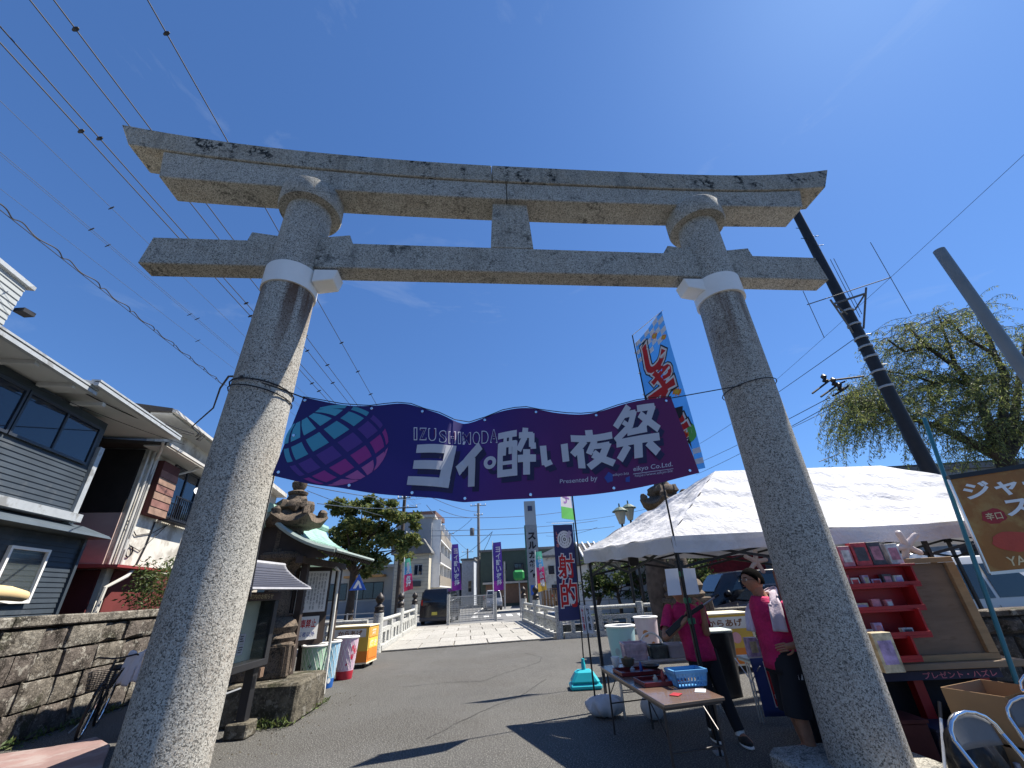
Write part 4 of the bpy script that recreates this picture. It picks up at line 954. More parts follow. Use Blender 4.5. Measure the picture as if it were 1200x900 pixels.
# ---- shrine text-board shelter with curved green copper roof
sh = thing('board_shelter', 'wooden shelter with curved pale green copper roof holding white text boards', 'shelter', (-4.9, 9.6, 0))
FS = frame((-4.83, 8.2), -5)
COPPER = K('green_copper', (.27, .44, .36), .55, .12, 3, .1, col2=(.20, .33, .27), c2amt=.4); TIMB = K('shelter_timber', (.05, .035, .028), .7, .3, 4, .1)
YEL = K('shrine_edge', (.30, .36, .33), .6)
for sg in (1, -1):
    def RS(s, t, sg=sg):
        z = 3.28 - .86 * (t ** .62) + .10 * t ** 3; return FS(-.15 + 2.95 * s, .0 + sg * 1.32 * t, z)
    rf = MB().grid(RS, 14, 10).build('copper_roof', COPPER, sh, solid=.05, smooth='full')
    for k in range(1, 12): MB().tube([RS(0, k / 12) + Vector((0, 0, .03)), RS(1, k / 12) + Vector((0, 0, .03))], .009, 5).build('seam', COPPER, rf)
    MB().tube([RS(0, k / 10) + Vector((0, 0, .0)) for k in range(11)], .05, 6).build('gable_edge', YEL, rf, smooth=True)
    MB().tube([RS(0, 1), RS(1, 1)], .035, 6).build('eave_edge', YEL, rf, smooth=True)
    for k in range(20):
        a = FS(-.1 + k * .15, .2 * sg, 2.95); b = FS(-.1 + k * .15, 1.27 * sg, 2.44); MB().bar(a, b, .05, .06).build('rafter', TIMB, sh)
MB().tube([FS(-.25, 0, 3.33), FS(2.9, 0, 3.33)], .09, 8).build('ridge', COPPER, sh, smooth=True)
MB().prism([FS(.1, -1.1, 2.42), FS(.1, 1.1, 2.42), FS(.1, .4, 2.9), FS(.1, 0, 3.1), FS(.1, -.4, 2.9)], FS(0, 0, 0) - FS(0, 0, 0), (FS(.06, 0, 0) - FS(0, 0, 0))).build('gable_board', TIMB, sh)
for o in (-.75, .65): B(FS, -.05, 2.7, o - .06, o + .06, 2.33, 2.45).build('purlin', TIMB, sh)
for s_ in (.45, 2.55):
    for o in (-.7, .0, .6): B(FS, s_ - .06, s_ + .06, o - .06, o + .06, 0, 2.36).build('post', TIMB, sh)
B(FS, .5, 2.5, -.12, -.07, .85, 2.3).build('back_wall', TIMB, sh)
FB_ = frame((-4.93, 9.80), 48)
B(FB_, -.06, .70, -.05, .015, .85, 2.36).build('board_panel', TIMB, sh)
B(FB_, 0, .64, .02, .05, 1.46, 2.27).build('text_board', WHITE, sh)
SBt = SN(FB_, 0, .64, 1.46, 2.27, .051)
for k in range(9): print_text('letter', '\n'.join('参拝の皆様へ告示御守'[(k * 3 + j) % 10] for j in range(9 if k % 3 else 7)), SBt, [(.06 + k * .10, .06 if k % 3 else .2), (.12 + k * .10, .06 if k % 3 else .2), (.12 + k * .10, .95), (.06 + k * .10, .95)], KPRINT, sh, .002, 0, cuts=1)
B(FB_, .02, .55, .02, .05, .95, 1.38).build('text_board', WHITE, sh)
S2 = SN(FB_, .02, .55, .95, 1.38, .051)
print_text('letter', '駐車禁止', S2, [(.1, .5), (.9, .5), (.9, .88), (.1, .88)], RPRINT, sh, .002, .02, cuts=1); print_text('letter', '関係者以外', S2, [(.1, .12), (.9, .12), (.9, .34), (.1, .34)], BLUEP, sh, .002, .01, cuts=1)
B(FS, .5, 2.62, .0, .07, .86, .95).build('board_rail', TIMB, sh); B(FS, .5, 2.62, .0, .07, 1.43, 1.468).build('board_rail', TIMB, sh)
MB().tube([FS(1.75, .85, 0), FS(1.75, .85, 2.25), FS(1.5, .85, 2.3)], .035, 8).build('pole', K('white_pole', (.7, .68, .62), .4), sh, smooth=True)

# ---- three big paper-cup shaped bins
def cup_bin(loc, label, light, band, dec, kind, h=.85, r=.25):
    t = thing('cup_bin', label, 'bin', loc, 'giant paper cup shaped bins beside the lantern base' if loc[0] < 0 else 'pastel bins behind the tables')
    c = Vector(loc); r0, r1 = r * .72, r
    ra = lambda z: r0 + (r1 - r0) * z / h
    MB().lathe([(r0 * .98, 0), (r0, .01), (ra(h * .2), h * .2)], c, 32).build('base_band', band, t, smooth=True)
    MB().lathe([(ra(h * .2), h * .2 + .001), (r1, h - .03)], c, 32).build('cup_body', light, t, smooth=True)
    rim = MB(); rim.lathe([(r1, h - .03), (r1 + .02, h - .02), (r1 + .022, h), (r1, h + .012), (r1 - .03, h + .002), (r1 - .04, h - .03), (.01, h - .032)], c, 32); rim.build('rim', WHITE, t, smooth=True)
    lat = MB(); n = 16
    if kind == 'lattice':
        for k in range(n):
            for sg in (-1, 1):
                pts = []
                for j in range(9):
                    z = h * (.24 + .7 * j / 8); a = 2 * math.pi * k / n + sg * j * .13; pts.append(c + Vector(((ra(z) + .002) * math.cos(a), (ra(z) + .002) * math.sin(a), z)))
                lat.tube(pts, .0045, 4)
        stuff(lat.build('lattice_print', WHITE, t))
    for (a, z, s_) in dec[1]:
        def S(s, q, a=a, z=z, s_=s_):
            aa = a + (s - .5) * s_ / r1; zz = z + (q - .5) * s_; return c + Vector(((ra(zz) + .004) * math.cos(aa), (ra(zz) + .004) * math.sin(aa), zz))
        n_ = 10 if dec[2] == 'dot' else 4
        pts = [(.5 + .5 * math.cos(2 * math.pi * i / n_), .5 + .5 * math.sin(2 * math.pi * i / n_)) for i in range(n_)]
        MB().add([S(*p) for p in pts], [list(range(n_))]).build('badge', dec[0], t)
    return t
GB = [K('bin_green', (.38, .58, .40), .5, .05, 3, 0), K('bin_green_band', (.03, .22, .07), .5, .05, 3, 0), K('bin_mark', (.03, .10, .05), .5)]
BB = [K('bin_blue', (.28, .50, .66), .5, .05, 3, 0), K('bin_blue_band', (.02, .12, .42), .5, .05, 3, 0)]
RB = [K('bin_pink', (.62, .42, .52), .5, .05, 3, 0), K('bin_red_band', (.42, .02, .04), .5, .05, 3, 0), K('bin_redmark', (.5, .02, .07), .5)]
cup_bin((-4.42, 10.0, 0), 'green lattice patterned cup shaped bin, nearest of the three', GB[0], GB[1], (GB[2], [(-1.4, .5, .09), (-.6, .42, .1), (-2.2, .42, .12), (-1.0, .28, .06)], 'dia'), 'lattice')
cup_bin((-4.40, 10.62, 0), 'light blue lattice patterned cup shaped bin between the green and red ones', BB[0], BB[1], (WHITE, [(-.7, .14, .1)], 'dot'), 'lattice')
cup_bin((-4.33, 11.55, 0), 'pink and red lattice patterned cup shaped bin beside the orange cart', RB[0], RB[1], (RB[2], [(-.5, .62, .14), (-.2, .55, .12), (-.55, .45, .12), (-1.1, .3, .05)], 'dot'), 'lattice')
# ---- orange food cart boxes on castors
OR, YE, CRM = K('cart_orange', (.72, .22, .03), .6, .08, 3, .02), K('cart_yellow', (.66, .42, .07), .6, .08, 3, .02), K('cart_cream', (.74, .66, .48), .6, .05, 3, .02)
def cart(label, P0, az, L, W, H0, txt):
    F = frame(P0, az); t = thing('festival_cart', label, 'cart', F(L / 2, -W / 2, 0), 'festival food carts')
    z0 = .13
    B(F, 0, L, -W, 0, z0, z0 + H0 * .30).build('lower_panel', OR, t); B(F, 0, L, -W, 0, z0 + H0 * .30 + .001, z0 + H0 - .03).build('body_panel', YE, t)
    B(F, -.02, L + .02, -W - .02, .02, z0 + H0 - .029, z0 + H0).build('cart_top', CRM, t, bevel=.004); B(F, -.01, L + .01, -W - .01, .01, z0 - .03, z0 - .001).build('bottom_rail', CRM, t)
    for s_ in (.1, L - .1):
        for o in (-.1, -W + .1): MB().lathe([(.02, -.02), (.05, -.02), (.05, .02), (.02, .02)], F(s_, o, .05), 12, ax=Matrix.Rotation(math.pi / 2, 3, 'X')).build('castor', BLACK, t)
    # front sign plate, facing -normal side (towards camera) : s axis
    return t, F
PURP = K('cart_sign_white', (.66, .64, .60), .6); BRWN = K('brown_print', (.20, .08, .03), .6); PKP = K('pink_print', (.7, .35, .38), .6)
def cart_front(t, F, L, H0, txt):
    o = .002; z0 = .13
    S = SN(F, .08, L - .08, z0 + H0 * .68, z0 + H0 * .92, o + .004); pl = B(F, .08, L - .08, .001, .005, z0 + H0 * .68, z0 + H0 * .92).build('sign_plate', PURP, t, bevel=.003)
    S = SN(F, .08, L - .08, z0 + H0 * .68, z0 + H0 * .92, .0055); print_text('letter', txt, S, [(.12, .18), (.88, .18), (.88, .82), (.12, .82)], BRWN, t, .002, .025, cuts=1)
    for k in range(2):
        c = F(L * (.35 + .3 * k), .003, z0 + H0 * .5); n = (F(0, 1, 0) - F(0, 0, 0))
        MB().lathe([(.10, 0), (.10, .003)], c, 16, ax=n.to_track_quat('Z', 'Y').to_matrix()).build('round_badge', PKP, t)
cA, cB_ = G(430, 780), G(371, 773)
t1_, F1_ = cart('orange and yellow festival cart on castors behind the three cup bins', (-5.35, 13.0), 92, 1.05, .75, .86, '')
cart_front(t1_, frame((-5.35, 13.0), 92), 1.05, .86, 'からあげ')
E1 = frame((-4.30, 12.97), 2)
for k, (z_, c_) in enumerate(((.70, K('panel_orange', (.8, .34, .06), .6)), (.44, K('panel_yellow', (.8, .55, .08), .6)), (.2, K('cart_orange')))): B(E1, .05, .70, .001, .01, z_, z_ + .22).build('side_panel', c_, t1_)
print_text('letter', '祭', SN(E1, .2, .55, .74, .89, .012), FULL, CRM, t1_, .001, .02, cuts=1); print_text('letter', '焼き', SN(E1, .12, .62, .47, .63, .012), FULL, CRM, t1_, .001, .02, cuts=1)


# ================================================================== FLAGS ON POLES
def flag(name, label, S, base_mat, nu=12, nv=24, group=None, loc=None, cat='flag'):
    t = thing(name, label, cat, loc, group); MB().grid(S, nu, nv).build('cloth', base_mat, t, smooth='full', fix=False); return t
FULLQ = [(0, 0), (1, 0), (1, 1), (0, 1)]
def R4(s0, t0, s1, t1): return [(s0, t0), (s1, t0), (s1, t1), (s0, t1)]
# --- tall blue shooting-gallery flag taped to the tent leg
CBLUE = K('flag_blue', (.03, .16, .50), .6, .08, 3, 0, trans=.3); LBL = K('flag_light_blue', (.12, .35, .65), .6, .05, 3, 0, trans=.3)
P0 = Vector((2.02, 5.72, 0)); PT = Y(741, 393, 5.72)
ztop = PT.z - .06
TLf = Y(744, 402, 5.72); zz = TLf.z; TRf = G(777, 365, zz + .02); BLf = Y(776, 562, 5.73); BRf = G(825, 548, BLf.z)
SF = quadS(BLf, BRf, TRf, TLf, .035, waves=1.3)
f1 = flag('nobori_flag', 'tall blue checked festival flag with red lettering taped to the tent leg', SF, CBLUE, loc=P0)
def checks(S, par, t0, t1, cols, rows, seed=0, only=None):
    for i in range(cols):
        for j in range(rows):
            if only and not only(i, j): continue
            if (i + j) % 2 == 0:
                a, b = i / cols, (i + 1) / cols; c, d = t0 + (t1 - t0) * j / rows, t0 + (t1 - t0) * (j + 1) / rows
                poly_print('white_check', R4(a, c, b, d), S, WPRINT, par, .003)
checks(SF, f1, .83, 1.0, 6, 5, only=lambda i, j: j + i * .55 > .9 or i < 2); checks(SF, f1, 0, .12, 6, 4)
for ch, q in (('し', R4(.20, .70, .78, .92)), ('ゃ', R4(.28, .545, .82, .70)), ('て', R4(.12, .33, .80, .56)), ('き', R4(.2, .14, .85, .34))):
    print_text('letter_outline', ch, SF, q, KPRINT, f1, .004, .115, ref_offset=.0, cuts=3); print_text('letter_outline', ch, SF, q, WPRINT, f1, .0055, .082, ref_offset=.0, cuts=3); print_text('letter', ch, SF, q, RPRINT, f1, .007, .038, ref_offset=.0, cuts=3)
def star(S, s, t, r, par, m, out, asp):
    pts = [(s + (r if i % 2 == 0 else r * .5) * math.cos(math.pi * i / 8), t + (r if i % 2 == 0 else r * .5) * asp * math.sin(math.pi * i / 8)) for i in range(16)]
    poly_print('firework_print', pts, S, m, par, out)
ORP = K('orange_print', (.75, .25, .03), .6, .05, 3, 0, trans=.2); YLP = K('yellow_print', (.75, .5, .05), .6, .05, 3, 0, trans=.2); GRP = K('green_print', (.12, .45, .10), .6, .05, 3, 0, trans=.2)
for (s, t, r) in ((.62, .91, .11), (.88, .84, .09), (.82, .48, .13), (.7, .05, .1)): star(SF, s, t, r, f1, ORP, .0045, .22); star(SF, s, t, r * .55, f1, YLP, .0065, .22)
pts = [(.72 + .32 * math.cos(2 * math.pi * i / 20), .22 + .065 * math.sin(2 * math.pi * i / 20)) for i in range(20)]
poly_print('round_print', [(min(1, max(0, p[0])), p[1]) for p in pts], SF, GRP, f1, .0035)
pts = [(.72 + .2 * math.cos(2 * math.pi * i / 20), .22 + .04 * math.sin(2 * math.pi * i / 20)) for i in range(20)]
poly_print('round_print', pts, SF, WPRINT, f1, .0042); star(SF, .72, .22, .14, f1, ORP, .0055, .22)
MB().tube([P0 + Vector((0, 0, .0)), P0 + Vector((.0, 0, 2.3)), Vector((PT.x, PT.y, PT.z))], [.014, .013, .010], 8).build('pole', BLACK, f1, smooth=True)
MB().tube([Vector((PT.x, PT.y, PT.z)), TRf + Vector((0, 0, .02))], .006, 6).build('top_rod', WHITE, f1)
for k in range(6):
    p = BLf.lerp(TLf, (k + .5) / 6); MB().box(p + Vector((-.012, 0, 0)), (.05, .012, .02)).build('loop', WHITE, f1)
# --- navy shooting flag with target
FPB = Vector((1.06, 9.25, 0))
yF = 9.3
tl, tr3, br3, bl3 = Y(648, 615, yF), Y(670.5, 614.8, yF), Y(682, 726, yF), Y(655, 728, yF)
SG = quadS(bl3, br3, tr3, tl, .03, waves=1)
f2 = flag('nobori_flag', 'navy flag with target emblem and red lettering beside the tent corner', SG, K('flag_navy', (.022, .028, .10), .65, .08, 3, 0, trans=.15), loc=FPB)
for r_, m_, o_ in ((.36, WPRINT, .003), (.29, KPRINT, .0036), (.25, WPRINT, .0042), (.18, KPRINT, .0048), (.14, WPRINT, .0054), (.07, KPRINT, .006), (.035, WPRINT, .0066)):
    poly_print('target_ring', [(.54 + r_ * math.cos(2 * math.pi * i / 24), .835 + r_ * .27 * math.sin(2 * math.pi * i / 24)) for i in range(24)], SG, m_, f2, o_)
poly_print('cork_print', [(.62, .865), (.8, .935), (.93, .91), (.76, .84)], SG, K('cork_print', (.5, .45, .55), .6), f2, .0075)
print_text('letter', 'し\nゃ\nて\nき', SG, R4(.10, .75, .26, .92), K('salmon_print', (.6, .2, .18), .6), f2, .003, .03, cuts=1)
for ch, q in (('射', R4(.14, .42, .90, .67)), ('的', R4(.17, .13, .92, .40))):
    print_text('letter_outline', ch, SG, q, WPRINT, f2, .004, .055, ref_offset=0, cuts=3); print_text('letter', ch, SG, q, RPRINT, f2, .006, .016, ref_offset=0, cuts=3)
MB().tube([FPB, Vector((tr3.x + .03, yF, tr3.z + .04))], .012, 8).build('pole', BLACK, f2, smooth=True); MB().tube([Vector((tr3.x + .03, yF, tr3.z + .04)), tl + Vector((-.03, 0, .03))], .006, 6).build('top_rod', WHITE, f2)
# turquoise water weight holding the pole
TQ = K('turquoise_plastic', (.02, .42, .50), .35, .08, 4, .03)
wtb = thing('flag_weight', 'turquoise water filled flag base standing on the asphalt', 'flag base', FPB)
MB().hexa([FPB + Vector(k) for k in ((-.29, -.2, 0), (.29, -.2, 0), (.29, .2, 0), (-.29, .2, 0), (-.29, -.2, .09), (.29, -.2, .09), (.29, .2, .09), (-.29, .2, .09))]).build('foot', TQ, wtb, bevel=.03)
MB().hexa([FPB + Vector(k) for k in ((-.28, -.19, .091), (.28, -.19, .091), (.28, .19, .091), (-.28, .19, .091), (-.15, -.1, .29), (.15, -.1, .29), (.15, .1, .29), (-.15, .1, .29))]).build('tank', TQ, wtb, bevel=.04)
MB().lathe([(.04, .291), (.04, .38), (.03, .40), (.03, .46), (.018, .465)], FPB, 14).build('socket', TQ, wtb, smooth=True)
# --- tall thin green and white flag, seen nearly edge on, weighted by a white sandbag
FB = Vector((.97, 7.4, 0)); q = [Vector((.97, 7.38, 2.75)), Vector((.60, 6.97, 2.72)), Vector((.60, 6.97, 4.3)), Vector((.97, 7.38, 4.35))]
q = [Vector((.955, 7.39, 2.72)), Vector((.70, 6.98, 2.70)), Vector((.70, 6.98, 4.3)), Vector((.955, 7.39, 4.35))]
SH = quadS(*q, .02)
f3 = flag('nobori_flag', 'slender green and white flag hanging edge on above the navy flag', SH, K('flag_pale', (.62, .60, .66), .7, .05, 3, 0, trans=.35), loc=FB)
for a, b in ((.0, .12), (.42, .46), (.86, 1)): poly_print('green_band', R4(0, a, 1, b), SH, GRP, f3, .003)
for k in range(5): print_text('letter', '夏祭りあそび'[k], SH, R4(.2, .72 - k * .14, .8, .84 - k * .14), K('lilac_print', (.25, .12, .35), .6), f3, .003, .03, cuts=1)
MB().tube([FB, FB + Vector((0, 0, 4.42))], .013, 8).build('pole', BLACK, f3, smooth=True)
sb = MB(); 
def SBg(s, t, c=FB + Vector((.13, -.02, 0))):
    a = 2 * math.pi * s; th = math.pi * t; r = 1 + .12 * math.sin(a * 5 + th * 3) + .08 * math.sin(a * 9)
    return c + Vector((.25 * r * math.sin(th) * math.cos(a), .17 * r * math.sin(th) * math.sin(a), .13 - .13 * math.cos(th) + .02 * math.sin(a * 7) * math.sin(th)))
sg = MB().grid(SBg, 40, 14).build('sandbag', K('sandbag_white', (.55, .53, .54), .8, .08, 6, .25, 12), None, smooth='full', fix=False); tag(sg, 'crumpled white sandbag on the foot of the black flag pole', 'sandbag')
for k, (x0, x1) in enumerate(((-.075, -.01), (.0, .09))):
    p = FB + Vector((0, -.02, 0)); S = quadS(p + Vector((x0, 0, 1.04)), p + Vector((x1, .01, 1.02)), p + Vector((x1 - .01, 0, 1.40)), p + Vector((x0 - .01, 0, 1.42)), .004)
    o = MB().grid(S, 2, 4).build('paper_sign', PAPER, None, fix=False, solid=.003); tag(o, ('left', 'right')[k] + ' white paper sheet with lettering fixed to the sandbagged flag pole', 'paper sign')
    print_text('letter', ('射\n的\n券', '料\n金\n表')[k], S, R4(.25, .1, .75, .9), (RPRINT, KPRINT)[k], o, .005, .03, cuts=1)
# --- four flags beyond the canal
PURB = K('flag_purple', (.07, .035, .26), .65, .1, 2, 0, trans=.25); MAGB = K('flag_magenta_end', (.22, .03, .28), .65, .1, 2, 0, trans=.25)
def far_flag(label, y, tl, tr_, br_, bl_, cols, txt, tcol, pole):
    p = [Y(*k, y) for k in (bl_, br_, tr_, tl)]; S = quadS(*p, .06, waves=1.2); t = thing('nobori_flag', label, 'flag', Y(*pole[0], y), 'festival flags beyond the canal'); 
    n = len(cols)
    for i, c in enumerate(cols):
        def S2(s, t_, i=i): return S(s, 1 - (i + 1 - t_) / n)
        MB().grid(S2, 6, 6).build('cloth', c, t, smooth='full', fix=False)
    for k, ch in enumerate(txt):
        m = len(txt); print_text('letter', ch, S, R4(.3, .92 - (k + 1) * .82 / m, .85, .92 - (k + .12) * .82 / m), tcol, t, .02, .03, cuts=1)
    a, b = Y(*pole[0], y), Y(*pole[1], y); MB().tube([Vector((a.x, y, 0)), b], .03, 6).build('pole', WHITE, t)
    return t
far_flag('purple festival flag left of the two beyond the bridge gate', 30, (529, 638), (537, 637.5), (541, 691), (529, 693), [PURB, PURB, PURB, PURB, MAGB], 'ヨイ酔い夜祭', WPRINT, ((530, 700), (529, 636)))
far_flag('purple festival flag right of the bridge gate near the parked car', 31, (577.5, 636), (587, 635), (590.5, 691), (579, 693), [PURB, PURB, PURB, PURB, MAGB], 'ヨイ酔い夜祭', WPRINT, ((578, 702), (577, 634)))
RBW = [K('rb_' + n, c, .6, .05, 2, 0, trans=.3) for n, c in (('green', (.10, .42, .30)), ('blue', (.08, .30, .55)), ('pink', (.55, .04, .18)), ('red', (.55, .04, .10)), ('yellow', (.65, .40, .06)))]
far_flag('rainbow festival flag right of the bank sign', 27.5, (627, 647), (634.5, 646), (641, 691), (631, 694), RBW, 'お祭広場', WPRINT, ((628, 702), (627, 645)))
far_flag('rainbow festival flag left of the bridge rail by the utility pole', 28, (474.5, 655), (481, 654), (484, 690), (472, 694), [RBW[0], RBW[1], RBW[2], RBW[3]], '夏祭', WPRINT, ((473.5, 712), (474, 653)))

# ================================================================== WHITE TENT
CANV = K('tent_canvas', (.66, .66, .68), .75, .05, 1.5, 1.0, 6, trans=.10, bdist=.035, col2=(.55, .55, .56), c2amt=.4, c2scale=1.2)
CZ = 2.22
C00, C10, C01, C11 = Vector((1.98, 5.72, CZ)), Vector((8.6, 5.75, CZ - .02)), Vector((1.10, 7.75, CZ + .02)), Vector((8.0, 8.3, CZ + .02))
tent = thing('event_tent', 'white pop up event tent with black folding frame over the shooting stall', 'tent', (4.8, 7, 0))
RG0, RG1 = Y(838, 552, 6.75), Y(1018, 545, 6.95)
RG1 = Vector((6.25, 7.0, RG0.z + .0))
def cpt(a, b): return C00 * (1 - a) * (1 - b) + C10 * a * (1 - b) + C11 * a * b + C01 * (1 - a) * b
def panel(A, Bp, Cc, D, nu=18, nv=10, seed=0):
    """quad A,B (eave) up to D,C (ridge); cloth sags a little between the ribs and wrinkles near the peaks"""
    rr = random.Random(seed); ph = [rr.uniform(0, 6) for _ in range(4)]
    def S(s, t):
        p = A * (1 - s) * (1 - t) + Bp * s * (1 - t) + Cc * s * t + D * (1 - s) * t
        sag = -.07 * math.sin(math.pi * s) * math.sin(math.pi * t) + .016 * math.sin(s * 23 + ph[0]) * (1 - t) * math.sin(math.pi * s) + .012 * math.sin(s * 9 + t * 31 + ph[1]) * math.sin(math.pi * t) + .030 * math.sin((s - .5) * 60 * (1.05 - t) + ph[2]) * t * (1 - t) + .010 * math.sin(s * 37 + t * 17 + ph[3]) * math.sin(math.pi * t)
        return p + Vector((0, 0, sag))
    MB().grid(S, 90, 30).build('canopy_panel', CANV, tent, smooth='full', fix=False)
panel(C00, C10, RG1, RG0, seed=1); panel(C01, C00, RG0, RG0, seed=2); panel(C11, C01, RG0, RG1, seed=3); panel(C10, C11, RG1, RG1, seed=4)
for A, Bp, sd_ in ((C00, C10, 1), (C01, C00, 2), (C11, C01, 3), (C10, C11, 4)):
    dr = Vector((0, 0, -1)); out = (Bp - A).cross(Vector((0, 0, 1))).normalized()
    def S(s, t, A=A, Bp=Bp, out=out):
        return A.lerp(Bp, s) + Vector((0, 0, -.20 * (1 - t) - .012 * math.sin(s * 30) * (1 - t))) + out * (.012 + .02 * (1 - t) * math.sin(s * 17))
    MB().grid(S, 40, 3).build('valance', CANV, tent, smooth='full', fix=False)
FRM = BLACK
def leg(name, p, top=CZ - .05, w=.045):
    MB().box((p[0], p[1], (.08 + top) / 2 + .04), (w, w, top - .08)).build('tent_leg', FRM, tent); 
legs = [(2.03, 5.78), (5.28, 5.80), (8.5, 5.82), (1.18, 7.70), (4.6, 8.0), (7.9, 8.2)]
for p in legs: leg('leg', p); MB().box((p[0], p[1], .01), (.1, .1, .02)).build('foot_plate', GREYM, tent)
def truss(a, b, n):
    a, b = Vector(a), Vector(b)
    for i in range(n):
        p, q_ = a.lerp(b, i / n), a.lerp(b, (i + 1) / n)
        MB().bar(p + Vector((0, 0, CZ - .08)), q_ + Vector((0, 0, CZ - .38)), .018, .032).build('scissor_bar', FRM, tent)
        MB().bar(p + Vector((0, .012, CZ - .38)), q_ + Vector((0, .012, CZ - .08)), .018, .032).build('scissor_bar', FRM, tent)
for i, j, n in ((0, 1, 2), (1, 2, 2), (3, 4, 2), (4, 5, 2), (0, 3, 2), (2, 5, 2), (1, 4, 2)): truss(legs[i] + (0,), legs[j] + (0,), n)
for k, (x, y) in enumerate(((RG0.x, RG0.y), (RG1.x, RG1.y))):
    MB().box((x, y, RG0.z - .45), (.04, .04, .8)).build('centre_post', FRM, tent)
for (x, y) in legs:
    r_ = RG0 if x < 4.5 else RG1; MB().bar((x, y, CZ - .1), (r_.x, r_.y, RG0.z - .6), .02, .03).build('rafter', FRM, tent); MB().box((x, y, CZ - .09), (.08, .08, .09)).build('corner_joint', FRM, tent)
# slider hubs and green tape on the near leg
MB().box((2.03, 5.78, 1.86), (.085, .085, .13)).build('slider', FRM, tent)
GTAPE = K('green_tape', (.03, .14, .08), .4, .05, 3, 0)
for z in (1.92, 1.62, 1.40): MB().lathe([(.045, -.03), (.046, .03)], (2.03, 5.755, z - .15), 10).build('green_tape', GTAPE, tent)
# --- two blank paper sheets in front of the shooter's face
for k, (px0, px1, dx) in enumerate(((779, 797, 0), (803, 818, 0))):
    yy = 5.58; a, b, c, d = Y(px0 + 4, 698, yy), Y(px1 + 2, 697, yy), Y(px1 - 3, 666, yy), Y(px0, 667, yy)
    if k: a, b, c, d = Y(805, 697, yy), Y(820, 696, yy), Y(814, 666, yy), Y(800, 666, yy)
    o = MB().grid(quadS(a, b, c, d, .006), 3, 4).build('paper_sheet', PAPER, None, fix=False, solid=.003); tag(o, ('left', 'right')[k] + ' blank white sheet taped to the near tent leg', 'paper sheet')

# ================================================================== PEOPLE
SKIN = K('skin', (.34, .165, .10), .55, .16, 14, .15, 60); HAIR = K('black_hair', (.004, .0035, .0035), .9, .2, 30, .3, 160, spec=.03)
PINKS = K('hot_pink_polo', (.50, .016, .105), .85, .22, 9, .8, 11, bdist=.05); TROU = K('black_cloth', (.012, .012, .016), .85, .1, 4, .1, 80); SHOE = K('shoe_black', (.02, .02, .02), .6)
def skin_body(par, J, E, name='body', m=SKIN, root=0, lv=2):
    me = bpy.data.meshes.new(name); me.from_pydata([tuple(j[0]) for j in J], E, []); me.materials.append(m)
    o = bpy.data.objects.new(name, me); C.objects.link(o)
    md = o.modifiers.new('skin', 'SKIN'); md.use_smooth_shade = True; md.branch_smoothing = .6
    sv = me.skin_vertices[0].data if me.skin_vertices else None
    if sv is None:
        bm = bmesh.new(); bm.from_mesh(me); bm.verts.layers.skin.verify(); bm.to_mesh(me); bm.free(); sv = me.skin_vertices[0].data
    for i, j in enumerate(J):
        r = j[1]; sv[i].radius = (r, r) if not isinstance(r, tuple) else r
    roots = root if isinstance(root, (list, tuple)) else [root]
    for r_ in roots: sv[r_].use_root = True
    ss = o.modifiers.new('sub', 'SUBSURF'); ss.levels = lv; ss.render_levels = lv
    if par is not None: attach(o, par)
    return o
def loft(par, name, rings, m, n=20, thick=.006, cap=False, wr=.0):
    """rings: (centre, rx, ry, right-vector, forward-vector)"""
    mb = MB(); o = 0
    for i, (c, rx, ry, rt, fw) in enumerate(rings):
        for k in range(n):
            a = 2 * math.pi * k / n; w = 1 + wr * math.sin(a * 5 + i * 1.7); e = 2.4
            ca, sa = math.cos(a), math.sin(a); ca = math.copysign(abs(ca) ** (2 / e), ca); sa = math.copysign(abs(sa) ** (2 / e), sa)
            mb.v.append(Vector(c) + Vector(rt) * rx * ca * w + Vector(fw) * ry * sa * w)
    for i in range(len(rings) - 1):
        for k in range(n): k2 = (k + 1) % n; mb.f.append([i * n + k, i * n + k2, (i + 1) * n + k2, (i + 1) * n + k]); mb.m.append(0)
    if cap: mb.f.append([(len(rings) - 1) * n + k for k in range(n)]); mb.m.append(0)
    ob = mb.build(name, m, par, smooth='full'); sdv = ob.modifiers.new('sub', 'SUBSURF'); sdv.levels = sdv.render_levels = 1
    if thick: s_ = ob.modifiers.new('solid', 'SOLIDIFY'); s_.thickness = thick
    return ob
def tubes_loft(par, name, pts, rad, m, n=12, thick=.005):
    mb = MB().tube(pts, rad, n, cap=False); ob = mb.build(name, m, par, smooth='full'); sdv = ob.modifiers.new('sub', 'SUBSURF'); sdv.levels = sdv.render_levels = 1
    return ob
